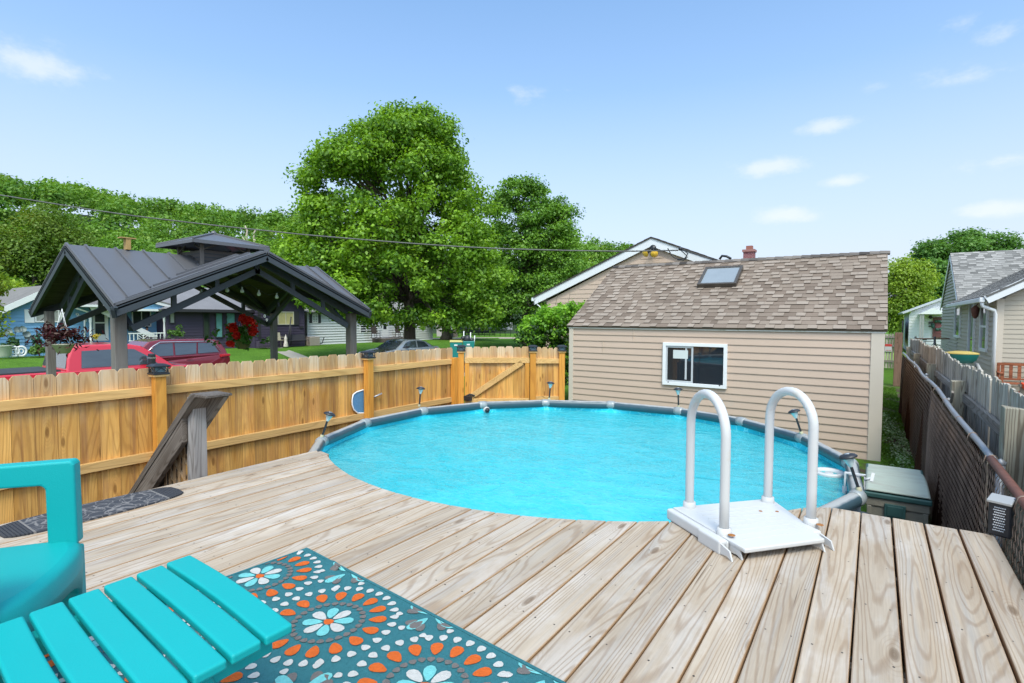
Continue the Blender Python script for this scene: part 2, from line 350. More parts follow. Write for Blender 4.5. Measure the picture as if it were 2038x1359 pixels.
M_siding = mat('tan_vinyl_siding', (.535, .40, .308), .55, var=.05, scale=2.5, rnd=.012, bump=.05, bscale=60, dirt=((.47, .40, .33), 1.1, .66))
M_trim = mat('tan_corner_trim', (.58, .50, .41), .5, var=.03, scale=4, dirt=((.47, .42, .34), 2.2, .6))
M_screw = mat('screw', (.05, .04, .035), .5, .5)
M_clear = mat('clear_lamp_plastic', (.62, .72, .70), .15, var=.1, scale=20, spec=.8)
M_dirt = mat('bare_soil', (.10, .075, .055), .95, var=.35, scale=9, bump=.6, bscale=30)

# ================================================================== GROUND
def ground_z(x, y):
    dip = -0.42*min(1, max(0, (-x-7.5)/7))
    back = 0.42*min(1, max(0, (-x-25)/11))
    return dip+back if x < -7.5 else 0.0
def make_ground():
    xs = np.concatenate([np.linspace(-420, -60, 25), np.linspace(-56, 12, 69), np.linspace(16, 400, 26)]); ys = np.concatenate([np.linspace(-120, -12, 10), np.linspace(-8, 70, 40), np.linspace(80, 700, 30)])
    mb = MB(); vs = [(x, y, ground_z(x, y)) for y in ys for x in xs]; n = len(xs)
    fs = [(j*n+i, j*n+i+1, (j+1)*n+i+1, (j+1)*n+i) for j in range(len(ys)-1) for i in range(n-1)]
    mb.smooth = True; mb.add(vs, fs, .5)
    m = bpy.data.materials.new('lawn_ground'); m.use_nodes = True; t = NT(m.node_tree); p = t.n['Principled BSDF']
    co = t.new('ShaderNodeTexCoord').outputs['Object']
    a = t.noise(co, .35, 4, .6); b = t.noise(co, 7, 5, .65); c = t.noise(co, 55, 3, .7)
    g = t.mix(t.rng(a, .35, .65), (.085, .19, .02), (.15, .30, .035)); g = t.mix(t.rng(b, .3, .7), g, (.06, .14, .015), 'MIX')
    x, y, z = t.xyz(co)
    patch = t.math('ADD', t.noise(co, 1.3, 4, .6), t.math('MULTIPLY', t.rng(x, -.2, .7), .10))
    near = t.math('MULTIPLY', t.rng(y, 24.0, 21.0), t.rng(x, -7.0, -6.0))
    g = t.mix(t.math('MULTIPLY', t.rng(patch, .50, .60), near), g, (.10, .075, .055))
    g = t.vmath('SCALE', g, t.math('MULTIPLY_ADD', c, .9, .55))
    t.put(p.inputs['Base Color'], g); p.inputs['Roughness'].default_value = .95; p.inputs['Specular IOR Level'].default_value = .1
    bp = t.new('ShaderNodeBump'); bp.inputs['Strength'].default_value = .9; bp.inputs['Distance'].default_value = .04; t.put(bp.inputs['Height'], c); t.l.new(bp.outputs[0], p.inputs['Normal'])
    struct(mb.build('ground', m, loc=(0, 0, 0)))
    # soil under the deck and between the two side fences
    mb = MB(); mb.poly([(-5.45, -3, .004), (.62, -3, .004), (.62, 6.0, .004), (-5.45, 6.0, .004)]); mb.poly([(.62, -1, .005), (1.2, -1, .005), (1.2, 17, .005), (.62, 17, .005)])
    struct(mb.build('soil', M_dirt, loc=(0, 0, 0)))
make_ground()
def sheet(name, pts, col, z=.012, **k):
    mb = MB(); mb.poly([(p[0], p[1], ground_z(p[0], p[1])+z) for p in pts]); return struct(mb.build(name, mat(name+'_surface', col, .9, var=.2, bump=.3, **k)))
sheet('road', [(-24, -60), (-15.8, -60), (-15.8, 160), (-24, 160)], (.07, .07, .072), z=.006)
for x0 in (-15.8, -24.15):
    mb = MB(); mb.box(x0, x0+.15, -60, 160, -.45, -.42+.13); struct(mb.build('kerb', mat('kerb_concrete', (.42, .41, .39), .9)))

# ================================================================== DECK
def deck_end(X):
    q = 2.43**2-(X+2.41)**2
    return min(4.80-math.sqrt(q), 3.66) if q > 0 else 3.66
deck = thing('wooden_deck', (-1.65, 1, 0), 'weathered pale wooden deck of long boards cut in a curve around the round pool', 'deck')
mb = MB(); sc = MB(); sc.cr = .5
for k in range(-27, 4):
    x0 = max(-.034+.145*k+.003, -3.86); x1 = -.034+.145*(k+1)-.003
    if k in (0, 1, 2): x1 -= .003
    ya, yb = deck_end(x0), deck_end(x1)
    if x0 < -3.72: ya, yb = 2.76, 2.735
    r = random.random(); dz = random.uniform(-.0015, .0015); e = random.uniform(-.004, .004) if ya > 3.6 else 0
    z1 = DZ+dz; z0 = z1-.030
    s = -2.6
    vs = [(x0, s, z0), (x1, s, z0), (x1, yb+e, z0), (x0, ya+e, z0), (x0, s, z1), (x1, s, z1), (x1, yb+e, z1), (x0, ya+e, z1)]
    mb.add(vs, [(0, 3, 2, 1), (4, 5, 6, 7), (0, 1, 5, 4), (1, 2, 6, 5), (2, 3, 7, 6), (3, 0, 4, 7)], r)
    yj = -2.4
    while yj < 3.7:
        for fx in (.2, .8):
            xx = x0+(x1-x0)*fx+random.uniform(-.006, .006)
            if yj < min(ya, yb)-.03:
                c = (xx, yj+random.uniform(-.01, .01), z1+.0007); rr = random.uniform(.0028, .0042)
                sc.poly([(c[0]+rr*math.cos(a), c[1]+rr*math.sin(a), c[2]) for a in np.linspace(0, 2*math.pi, 7)[:-1]])
        yj += .406
    for fx in (.25, .75): 
        xx = x0+(x1-x0)*fx; sc.poly([(xx+.0035*math.cos(a), deck_end(xx)-.05+.0035*math.sin(a), z1+.0007) for a in np.linspace(0, 2*math.pi, 7)[:-1]])
mb.build('deck_boards', M_deck, deck, bevel=.005)
sc.build('screw_heads', M_screw, deck)
mb = MB(); zt = DZ-.034
yj = -2.4
while yj < 3.6:
    xs_ = [x for x in np.arange(-3.82, .5, .02) if deck_end(x) > yj+.08]
    if yj < 2.2: mb.box(-3.82, .5, yj-.019, yj+.019, zt-.18, zt)
    else:
        L = [x for x in xs_ if x < -2.4]; Rr = [x for x in xs_ if x > -2.4]
        if len(L) > 3 and yj < 2.7: mb.box(-3.82, max(L), yj-.019, yj+.019, zt-.18, zt)
        if len(Rr) > 3: mb.box(min(Rr), .5, yj-.019, yj+.019, zt-.18, zt)
    yj += .406
mb.build('joists', M_joist, deck)
mb = MB(); mb.box(-3.86, -3.822, -2.6, 2.7, zt-.185, zt-.002); mb.box(.502, .54, -2.6, 3.6, zt-.185, zt-.002); mb.box(-.2, .50, 3.60, 3.638, zt-.185, zt-.002)
prev = None
for x in np.linspace(-3.8, -.25, 15):
    q = (x, deck_end(x)-.05, zt-.095)
    if prev: mb.beam(prev, q, .03, .18)
    prev = q
mb.build('rim_joist', M_joist, deck)
for px_, py_ in [(-3.77, 2.6), (-3.77, .2), (.45, 3.5), (.45, .5), (-1.2, 1.9), (-2.6, 1.9), (-.25, 3.45), (-3.77, -2.4), (.45, -2.4)]:
    mb = MB(); mb.box(px_-.045, px_+.045, py_-.045, py_+.045, 0, zt-.182); mb.build('deck_post', M_joist, deck)

# ---- stairs down to the yard, with their railing
st = thing('deck_stairs', (-4.5, 1.35, 0), 'grey weathered stairs going down from the deck beside the slanted handrail', 'stairs')
for i in range(5):
    mb = MB(); z = DZ-.195*(i+1); x = -3.87-.265*i; mb.box(x-.285, x, .88, 1.84, z-.035, z); mb.build('tread', M_greyx, st)
for y in (.90, 1.80):
    mb = MB(); mb.beam((-3.9, y, DZ-.28), (-5.2, y, .10), .038, .23); mb.build('stringer', M_greyx, st)
ra = thing('stair_railing', (-3.9, 1.93, 0), 'dark weathered slanted handrail on a grey post with lattice under it at the deck edge', 'railing')
mb = MB(); mb.box(-3.955, -3.868, 1.79, 1.877, .0, 1.725); mb.build('post', M_grey, ra, bevel=.004)
th_ = math.atan(.8415)
def slanted(name, poly, y0, y1):         # board built level in its own frame, then tilted, so the grain follows it
    P0 = np.array([-4.7, 1.25]); c_, s_ = math.cos(th_), math.sin(th_)
    q = [((x-P0[0])*c_+(z-P0[1])*s_, -(x-P0[0])*s_+(z-P0[1])*c_) for x, z in poly]; mb = MB(); mb.extr(q, 'y', y0-1.9, y1-1.9)
    mb.v = [(x+P0[0], y+1.9, z+P0[1]) for x, y, z in mb.v]; o = mb.build(name, M_greyx, ra, bevel=.003, loc=(P0[0], 1.9, P0[1]), recalc=True); o.rotation_euler = (0, -th_, 0); return o
TL = lambda x: .918+.8415*(x+4.816)
slanted('side_board', [(-5.3, TL(-5.3)-.23), (-3.955, TL(-3.955)-.23), (-3.955, TL(-3.955)-.05), (-5.3, TL(-5.3)-.05)], 1.752, 1.79)
slanted('side_board', [(-5.3, TL(-5.3)-.17), (-3.66, TL(-3.66)-.17), (-3.63, 1.745), (-3.86, 1.745), (-5.3, TL(-5.3)-.05)], 1.878, 1.915)
slanted('handrail', [(-5.34, TL(-5.34)-.048), (-3.75, 1.748), (-3.60, 1.752), (-3.60, 1.768), (-3.81, 1.768), (-5.34, TL(-5.34))], 1.745, 1.92)
mb = MB(); mb.box(-3.995, -3.957, 1.80, 1.865, .0, 1.68); mb.build('post_block', M_grey, ra, bevel=.003)
mb = MB()
for i in range(7):
    x = -3.98-.075*i; zt_ = 1.50-(-3.9-x)*.68; mb.box(x-.016, x+.016, 1.835, 1.843, .25, max(zt_, .3))
for i in range(7):
    x = -3.96-.0; z = 1.42-.15*i; mb.beam((x, 1.848, z-.28), (x-.42, 1.848, z+.0), .008, .032, up=(0, 1, 0)); mb.beam((x, 1.856, z), (x-.5, 1.856, z-.5), .03, .008, up=(0, 1, 0))
mb.build('lattice', mat('lattice_wood', (.33, .20, .10), .8, var=.25, scale=20), ra)

# ================================================================== POOL
PC = np.array([-2.40, 4.50]); PR = 2.36; ZR = 1.098; RT = .052; ZW = 1.0
JA = [-7.5, 15.5, 38.5, 60.3, 81.3, 103.8, 125.9, 147.8, 169.5, 192.6, 215, 237.5, 260, 284, 307, 330]
JP = [np.array([PC[0]+PR*math.cos(R_(a)), PC[1]+PR*math.sin(R_(a)), ZR]) for a in JA]
pool = thing('swimming_pool', (PC[0], PC[1], 0), 'round above ground pool with a grey tube frame and bright cyan water inside', 'swimming pool')
M_collar = mat('pool_joint_coat', (.30, .32, .32), .33, .1, var=.2, scale=20, dirt=((.20, .19, .17), 12, .6))
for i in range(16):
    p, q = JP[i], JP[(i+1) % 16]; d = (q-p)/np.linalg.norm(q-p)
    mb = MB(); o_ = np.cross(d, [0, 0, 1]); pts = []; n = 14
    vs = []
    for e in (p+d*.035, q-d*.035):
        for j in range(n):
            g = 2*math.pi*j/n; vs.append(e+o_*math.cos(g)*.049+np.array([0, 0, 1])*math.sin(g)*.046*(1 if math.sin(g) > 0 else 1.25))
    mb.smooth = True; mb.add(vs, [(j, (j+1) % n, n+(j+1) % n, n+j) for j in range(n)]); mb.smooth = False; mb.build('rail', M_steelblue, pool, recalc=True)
    mb = MB(); d0 = (p-JP[i-1]); d0 /= np.linalg.norm(d0)
    mb.tube([p-d0*.062, p-d0*.02, p+d*.02, p+d*.062], [.050, .0545, .0545, .050], 14)
    mb.build('joint', M_collar, pool)
    mb = MB(); outw = np.array([math.cos(R_(JA[i])), math.sin(R_(JA[i])), 0])
    mb.lathe([(.045, 1.0), (.045, .97), (.033, .95), (.033, .03), (.05, .02), (.05, 0)], p*[1, 1, 0]+outw*.03, 12); mb.build('leg', M_poolwall, pool)
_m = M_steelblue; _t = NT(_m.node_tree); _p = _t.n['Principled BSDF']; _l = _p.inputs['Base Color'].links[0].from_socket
_nz = _t.xyz(_t.new('ShaderNodeNewGeometry').outputs['Normal'])[2]; _dn = _t.noise(_t.new('ShaderNodeTexCoord').outputs['Object'], 9, 4, .6)   # sky light on top and shaded sides painted by normal, with some dust
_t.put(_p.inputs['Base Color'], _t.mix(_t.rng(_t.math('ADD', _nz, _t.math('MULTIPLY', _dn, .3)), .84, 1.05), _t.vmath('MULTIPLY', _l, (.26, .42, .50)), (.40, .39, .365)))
def ringwall(r, z0, z1, n=96):
    vs = []; pts = []
    for k in range(n):
        a = 2*math.pi*k/n; pts.append((PC[0]+r*math.cos(a), PC[1]+r*math.sin(a)))
    vs = [(x, y, z0) for x, y in pts]+[(x, y, z1) for x, y in pts]
    return vs, [(k, (k+1) % n, n+(k+1) % n, n+k) for k in range(n)]
mb = MB(); vs, fs = ringwall(PR-.005, .0, ZR); mb.smooth = True; mb.add(vs, fs, .5); mb.build('outer_wall', M_poolwall, pool)
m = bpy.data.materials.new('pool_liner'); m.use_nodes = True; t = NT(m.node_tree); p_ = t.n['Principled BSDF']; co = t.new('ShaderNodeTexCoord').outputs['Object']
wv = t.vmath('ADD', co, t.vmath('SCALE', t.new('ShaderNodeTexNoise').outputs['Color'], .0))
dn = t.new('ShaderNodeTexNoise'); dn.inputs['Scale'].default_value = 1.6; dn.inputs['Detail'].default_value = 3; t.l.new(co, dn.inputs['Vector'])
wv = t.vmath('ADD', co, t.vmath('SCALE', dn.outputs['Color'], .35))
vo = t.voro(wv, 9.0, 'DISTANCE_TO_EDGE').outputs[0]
c = t.mix(t.rng(vo, 0.07, 0.0, sm=True), (.02, .58, .70), (.22, .86, .92)); c = t.mix(t.rng(t.noise(co, 1.1, 4, .6), .35, .68), c, (.03, .68, .82))  # pale cell-edge network: rippling light on the liner painted into its colour
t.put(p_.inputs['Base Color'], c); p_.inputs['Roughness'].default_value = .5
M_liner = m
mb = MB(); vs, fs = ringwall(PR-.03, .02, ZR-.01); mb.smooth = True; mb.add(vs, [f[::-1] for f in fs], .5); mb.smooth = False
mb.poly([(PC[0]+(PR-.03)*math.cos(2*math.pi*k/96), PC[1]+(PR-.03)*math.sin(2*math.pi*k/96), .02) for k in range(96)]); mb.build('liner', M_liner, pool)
# water: one rippled clear surface over the liner
m = bpy.data.materials.new('pool_water'); m.use_nodes = True; t = NT(m.node_tree); t.n.remove(t.n['Principled BSDF']); out = t.n['Material Output']
co = t.new('ShaderNodeTexCoord').outputs['Object']
h1 = t.noise(t.vmath('MULTIPLY', co, (1.0, 1.5, 1)), 3.6, 3.0, .55, .8); h2 = t.noise(t.vmath('MULTIPLY', co, (1, 1.6, 1)), 20.0, 3.0, .55, .4)
bp = t.new('ShaderNodeBump'); bp.inputs['Strength'].default_value = .33; bp.inputs['Distance'].default_value = .05
t.put(bp.inputs['Height'], t.math('ADD', h1, t.math('MULTIPLY', h2, .28)))
gl = t.new('ShaderNodeBsdfGlossy'); gl.inputs['Roughness'].default_value = .04; t.l.new(bp.outputs[0], gl.inputs['Normal'])
df = t.new('ShaderNodeBsdfDiffuse'); t.put(df.inputs[0], t.mix(t.rng(t.math('ADD', t.math('MULTIPLY', h1, .5), t.math('MULTIPLY', h2, .5)), .40, .64), (.08, .68, .75), (.19, .80, .83))); t.l.new(bp.outputs[0], df.inputs['Normal'])
tr = t.new('ShaderNodeBsdfTransparent'); t.put(tr.inputs[0], (.62, .97, 1.0))
fr = t.new('ShaderNodeFresnel'); fr.inputs[0].default_value = 1.33; t.l.new(bp.outputs[0], fr.inputs['Normal'])
m0 = t.new('ShaderNodeMixShader'); m0.inputs[0].default_value = .42; t.l.new(tr.outputs[0], m0.inputs[1]); t.l.new(df.outputs[0], m0.inputs[2])
ms = t.new('ShaderNodeMixShader'); t.put(ms.inputs[0], t.math('MULTIPLY', fr.outputs[0], .8)); t.l.new(m0.outputs[0], ms.inputs[1]); t.l.new(gl.outputs[0], ms.inputs[2]); t.l.new(ms.outputs[0], out.inputs[0])
mb = MB(); n = 96; vs = [(PC[0], PC[1], ZW)]; rings = 24
for i in range(1, rings+1):
    for k in range(n):
        a = 2*math.pi*k/n; r = (PR-.032)*i/rings; x, y = PC[0]+r*math.cos(a), PC[1]+r*math.sin(a)
        vs.append((x, y, ZW+.004*math.sin(3*x+2*y)+.003*math.sin(7*y-2*x)))
fs = [(0, 1+k, 1+(k+1) % n) for k in range(n)]+[(1+(i-1)*n+k, 1+i*n+k, 1+i*n+(k+1) % n, 1+(i-1)*n+(k+1) % n) for i in range(1, rings) for k in range(n)]
mb.smooth = True; mb.add(vs, fs, .5); struct(mb.build('water', m), 'clear cyan rippled water filling the round pool')

# ---- solar lights on the rim
M_beige = mat('beige_clip', (.50, .46, .30), .5)
def solar(base, top, label):
    base = np.array(base, float); top = np.array(top, float); d = (top-base); L = np.linalg.norm(d); d /= L
    o = thing('solar_light', base, label, 'solar light', 'solar lights clipped around the pool rim')
    mb = MB(); mb.lathe([(.010, 0), (.010, .16)], base, 10, d); mb.build('stem', M_black, o)
    mb = MB(); mb.lathe([(.011, .150), (.018, .165), (.036, .212), (.038, .216)], base, 14, d); mb.build('lens', M_clear, o)
    mb = MB(); mb.lathe([(.036, .214), (.056, .213), (.058, .219), (.045, .232), (.020, .240), (.0, .241)], base, 20, d); h_ = mb.build('hat', M_black, o)
    mb = MB(); mb.lathe([(.0, .2425), (.019, .2425), (.019, .238)], base, 12, d); mb.build('solar_panel', mat('solar_cell', (.30, .33, .36), .2, .3), o)
    mb = MB(); mb.lathe([(.017, -.012), (.019, .0), (.015, .016)], base, 10, d); mb.build('clip', M_beige, o)
for b_, t_, l_ in [((-4.321, 3.151, 1.155), (-4.27, 3.215, 1.392), 'leaning solar light at the left end of the pool rim, just past the deck'),
                   ((-4.82, 4.98, 1.155), (-4.81, 5.0, 1.381), 'solar light on the pool rim in front of the plank fence left of the gate'),
                   ((-3.746, 6.45, 1.155), (-3.735, 6.47, 1.384), 'solar light on the far pool rim in front of the narrow cedar panel'),
                   ((-2.06, 6.86, 1.155), (-2.07, 6.86, 1.382), 'solar light on the far pool rim below the shed window'),
                   ((-.572, 5.96, 1.155), (-.65, 5.96, 1.39), 'tilted solar light seen through the right hoop of the pool ladder'),
                   ((-.057, 4.197, 1.155), (-.13, 4.196, 1.384), 'large near solar light with dark hat on the pool rim by the storage box')]:
    solar(b_, t_, l_)
# skimmer, its bracket, return fitting
sk = thing('pool_skimmer', (*atz(1650, 940, ZW)[:2], ZW-.3), 'white round floating skimmer in the water at the right pool rim', 'skimmer')
c_ = atz(1650, 940, ZW+.01); mb = MB(); mb.lathe([(.115, -.03), (.125, .0), (.12, .012), (.085, .012), (.08, -.01), (.075, -.03)], c_, 28); mb.build('floating_ring', M_white, sk)
mb = MB(); mb.lathe([(.08, -.03), (.07, -.12), (.055, -.24)], c_, 20); mb.lathe([(.0, -.005), (.03, 0), (.03, -.012)], c_, 12); mb.build('basket', M_white, sk)
mb = MB(); e_ = JP[0]+(JP[1]-JP[0])*.42; h_ = e_+np.array([0, 0, .05])
mb.beam(e_+(-.06, 0, -.12), e_+(-.06, 0, .06), .035, .012, up=(1, 0, 0)); mb.beam(e_+(-.065, 0, .06), e_+(.065, 0, .06), .03, .010)
mb.beam(e_+(.06, 0, .062), e_+(.06, 0, -.04), .03, .010, up=(1, 0, 0)); mb.tube([e_+(.06, -.01, 0.03), e_+(.10, -.01, .05)], .009, 8); mb.beam(e_+(.10, -.03, .03), e_+(.11, .0, .085), .012, .02, up=(1, 0, 0)); mb.beam(c_+(.11, 0, -.03), e_+(-.06, 0, -.09), .03, .012)
mb.build('bracket', M_white, sk)
rf = thing('return_fitting', (*atz(948, 811, ZW+.03)[:2], ZW), 'small white and dark round water inlet at the far pool wall near the gate', 'pool fitting')
c_ = np.array([*(PC+(atz(948, 811, ZW)[:2]-PC)/np.linalg.norm(atz(948, 811, ZW)[:2]-PC)*(PR-.06)), ZW+.035]); inw = np.array([*(PC-c_[:2]), 0]); inw /= np.linalg.norm(inw)
mb = MB(); mb.lathe([(.045, -.03), (.045, 0), (.035, .02)], c_, 16, inw); mb.build('flange', M_white, rf); mb = MB(); mb.lathe([(.028, .015), (.028, .035), (.0, .036)], c_, 14, inw); mb.build('nozzle', M_black, rf)

# ================================================================== POOL LADDER
lad = thing('pool_ladder', (-.52, 2.98, DZ), 'white deck mounted pool ladder with two tall hoop handrails and a square platform', 'pool ladder')
zt = DZ+.062
A_, B_, C_, D_ = [atz(x, y, zt)[:2] for x, y in ((1339, 1009), (1483, 1093), (1642, 1072), (1524, 992))]
mb = MB(); mb.slab([(*A_, zt), (*B_, zt), (*C_, zt), (*D_, zt)], .022); mb.build('platform', M_white, lad, bevel=.006)
mb = MB()
for k in range(1, 9):
    q0_ = A_+(B_-A_)*(.08+.84*k/9); q1_ = D_+(C_-D_)*(.08+.84*k/9); e_0 = q0_+(q1_-q0_)*.14; e_1 = q0_+(q1_-q0_)*.86; mb.beam((*e_0, zt+.0008), (*e_1, zt+.0008), .007, .0024)
mb.build('tread_ribs', M_white, lad)
nl, fl, nr, fr_ = [np.array(v) for v in ((-.585, 2.725), (-.833, 3.008), (-.244, 3.119), (-.483, 3.352))]
M_rust = mat('rust', (.30, .12, .03), .9, var=.5, scale=40)
for s_, (n_, f_) in enumerate(((nl, fl), (nr, fr_))):
    pts = []; top = 1.893; rr = np.linalg.norm(n_-f_)/2; mid = (n_+f_)/2; u_ = (n_-f_)/np.linalg.norm(n_-f_)
    pts.append((*n_, DZ+.02)); pts += [(*n_, z) for z in (1.4, 1.6)]
    zc = top-rr*1.0
    for g in np.linspace(0, math.pi, 17): q = mid+u_*rr*math.cos(g); pts.append((*q, zc+(rr)*math.sin(g)))
    pts += [(*f_, z) for z in (1.6, 1.4)]; pts.append((*f_, DZ-.3))
    mb = MB(); mb.tube(pts, .0235, 16); mb.build('handrail', M_white, lad)
    for q in (n_, f_):
        mb = MB(); mb.lathe([(.024, .03), (.033, .028), (.036, .0), (.036, -.02)], (*q, zt), 16); mb.build('flange', M_white, lad)
    # side channel with its two hinge ears
    side = (B_-A_)/np.linalg.norm(B_-A_); w_ = np.array([side[1], -side[0]])*(-1 if s_ else 1)
    P0 = (A_ if s_ == 0 else D_); P1 = (B_ if s_ == 0 else C_); off = (-.012 if s_ == 0 else -.012)
    outn = np.array([-side[1], side[0]])*(-1 if s_ == 0 else 1)
    mb = MB(); a = np.array([*(P0-outn*0+outn*.0-side*.0), zt-.032]); b = np.array([*(P1-side*(.10 if s_ == 0 else .07)), zt-.032])
    o3 = np.array([*(outn*.022), 0]); mb.beam(a+o3, b+o3, .04, .06); mb.beam(b+o3-np.array([*side*.17, 0])+o3*.6, b+o3+o3*.6, .05, .072); mb.build('side_channel', M_white, lad, bevel=.012, seg=3)
    for k in (-1, 1):
        mb = MB(); e = b+o3*1.0+np.array([*(outn*k*.028), 0]); sd3 = np.array([*side, 0]); t3 = np.array([*(outn*.004), 0])
        prof = [e-sd3*.03+(0, 0, .03), e+sd3*.06+(0, 0, .010), e+sd3*.078+(0, 0, -.030), e+sd3*.045+(0, 0, -.018), e-sd3*.03+(0, 0, -.03)]
        mb.add([q+t3 for q in prof]+[q-t3 for q in prof], [(0, 1, 2, 3, 4), (9, 8, 7, 6, 5)]+[(i, 5+i, 5+(i+1) % 5, (i+1) % 5) for i in range(5)]); mb.build('hinge_ear', M_white, lad)
    mb = MB(); q = n_+side*.055; mb.lathe([(.0, .004), (.009, .003), (.016, .0015), (.018, 0)], (*q, zt+.0125 if s_ else zt+.0125), 9); mb.build('rusty_bolt', M_rust, lad)
for q in (A_*.5+B_*.5+(C_-B_)*.25, A_*.3+D_*.7+(B_-A_)*.3, C_*.35+D_*.65-(C_-B_)*.1):
    mb = MB(); mb.lathe([(.0, .003), (.008, .002), (.01, 0)], (*q, zt+.0005), 8); mb.build('bolt', M_rust, lad)

# ================================================================== RUG AND MAT
def rug():
    O = np.array([-2.225, 1.528]); u = np.array([.9958, -.0915]); v = np.array([-.0915, -.9958]); LX, LY = 2.12, 1.52; z = DZ+.008
    mb = MB(); P = lambda a, b, zz=z: (*(O+u*a+v*b), zz)
    na, nb = 26, 20
    def zz(a, b): 
        e = min(a, b, LX-a, LY-b); return z+.0022*math.sin(a*9)*math.sin(b*7)+(.012 if (abs(a-.27) < .05 and b < .03) else 0)*1.0+(.006 if (a < .05 and b < .05) else 0)
    vs = [P(LX*i/na, LY*j/nb, zz(LX*i/na, LY*j/nb)) for j in range(nb+1) for i in range(na+1)]
    mb.add(vs, [(j*(na+1)+i, (j+1)*(na+1)+i, (j+1)*(na+1)+i+1, j*(na+1)+i+1) for j in range(nb) for i in range(na)], .5)
    mb.beam(P(0, 0, DZ+.005), P(LX, 0, DZ+.005), .012, .011); mb.beam(P(0, 0, DZ+.005), P(0, LY, DZ+.005), .012, .011); mb.beam(P(LX, 0, DZ+.005), P(LX, LY, DZ+.005), .012, .011)
    cols = {'w': 1, 'o': 2, 'g': 3, 'a': 4}
    lay = [0]
    def petal(cx, cy, ang, r0, r1, wd, c, tail=.35):
        mb.mi = cols[c]; n = 12; pts = []; lay[0] += 1
        for k in range(n):
            t_ = k/n*2*math.pi; s = (1-math.cos(t_))/2; rr = r0+(r1-r0)*s; ww = wd/2*math.sin(t_)*(.55+.75*s)
            jag = random.uniform(-.0012, .0012)
            a = cx+math.cos(ang)*(rr+jag)-math.sin(ang)*ww; b = cy+math.sin(ang)*(rr+jag)+math.cos(ang)*ww
            a = min(max(a, .012), LX-.012); b = min(max(b, .012), LY-.012); pts.append((a, b))
        if max(p[0] for p in pts)-min(p[0] for p in pts) < .004 or max(p[1] for p in pts)-min(p[1] for p in pts) < .004: return
        mb.add([P(a, b, zz(a, b)+.0032) for a, b in pts], [list(range(n))[::-1]])
    cx0 = .105; cy0 = .275; step = .53
    for j in range(-1, 3):
        for i in range(-1, 4):
            cx = cx0+step*i+.0; cy = cy0+step*j
            ph = random.uniform(0, .3)
            def inside(r): return -r < cx < LX+r and -r < cy < LY+r
            if not inside(.3): continue
            for k in range(8): petal(cx, cy, ph+k*math.pi/4, .020, .092, .042, 'wa'[k % 2])
            petal(cx, cy, 0, -.02, .022, .036, 'o')
            for k in range(26): petal(cx, cy, ph+k*2*math.pi/26, .110, .134, .027, 'g')
            for k in range(16): petal(cx, cy, ph+k*2*math.pi/16, .146, .210, .044, 'o')
            for k in range(30): petal(cx, cy, ph+k*2*math.pi/30, .220, .254, .030, 'w')
    for j in range(-1, 3):
        for i in range(-1, 4):     # little sprays in the gaps between four medallions
            cx = cx0+step*(i+.5); cy = cy0+step*(j+.5)
            if not (-.1 < cx < LX+.1 and -.1 < cy < LY+.1): continue
            for k in range(4): petal(cx, cy, math.pi/4+k*math.pi/2+.8, .02, .115, .042, 'a')
            for k in range(4):
                for q in (-1, 0, 1): petal(cx, cy, k*math.pi/2+q*.33, .045+.012*abs(q), .104, .032, 'g')
            for k in range(8): petal(cx, cy, k*math.pi/4+.2, .110, .136, .028, 'w')
    def yarn(n, c): return mat(n, c, .95, var=.18, scale=60, bump=.9, bscale=330, spec=.1)
    o = mb.build('area_rug', [yarn('rug_teal', (.050, .205, .235)), yarn('rug_white', (.68, .66, .62)), yarn('rug_orange', (.78, .16, .035)), yarn('rug_grey', (.21, .19, .18)), yarn('rug_aqua', (.22, .66, .66))])
    tag(o, 'teal outdoor rug with round flower medallions in orange, white and aqua, lying on the deck', 'rug')
rug()
m = bpy.data.materials.new('doormat_rubber'); m.use_nodes = True; t = NT(m.node_tree); p_ = t.n['Principled BSDF']; co = t.new('ShaderNodeTexCoord').outputs['Object']
dn = t.new('ShaderNodeTexNoise'); dn.inputs['Scale'].default_value = 9; t.l.new(co, dn.inputs['Vector'])
vv = t.vmath('ADD', co, t.vmath('SCALE', dn.outputs['Color'], .14)); e1 = t.voro(vv, 15, 'DISTANCE_TO_EDGE').outputs[0]; e2 = t.voro(t.vmath('ADD', vv, (3, 5, 0)), 9, 'SMOOTH_F1').outputs[0]
x, y, z = t.xyz(co); edge = t.math('LESS_THAN', t.math('ABSOLUTE', y), .31); ln = t.math('MAXIMUM', t.rng(e1, .05, .02), t.rng(t.math('ABSOLUTE', t.math('SUBTRACT', e2, .33)), .03, .01))
bar = t.math('LESS_THAN', t.math('ABSOLUTE', t.math('SUBTRACT', t.math('ABSOLUTE', y), .315)), .006)
c = t.mix(t.math('MAXIMUM', t.math('MULTIPLY', ln, edge), bar), (.04, .042, .05), (.19, .178, .172)); t.put(p_.inputs['Base Color'], c); p_.inputs['Roughness'].default_value = .8
rib = t.math('MULTIPLY', t.math('SINE', t.math('MULTIPLY', y, 420.0)), t.math('SUBTRACT', 1.0, edge)); bp = t.new('ShaderNodeBump'); bp.inputs['Distance'].default_value = .004; t.put(bp.inputs['Height'], rib); t.l.new(bp.outputs[0], p_.inputs['Normal'])
mb = MB(); cx, cy = -3.675, 1.17; pts = []
for k in range(28):
    a = 2*math.pi*k/28; ca, sa = math.cos(a), math.sin(a); px_ = .155*np.sign(ca)*abs(ca)**.4; py_ = .43*np.sign(sa)*abs(sa)**.8; pts.append((cx+px_, cy+py_))
mb.extr(pts, 'z', DZ+.001, DZ+.011); tag(mb.build('doormat', m, loc=(cx, cy, DZ)), 'black rubber doormat with grey scroll pattern and rounded ends at the top of the stairs', 'doormat')

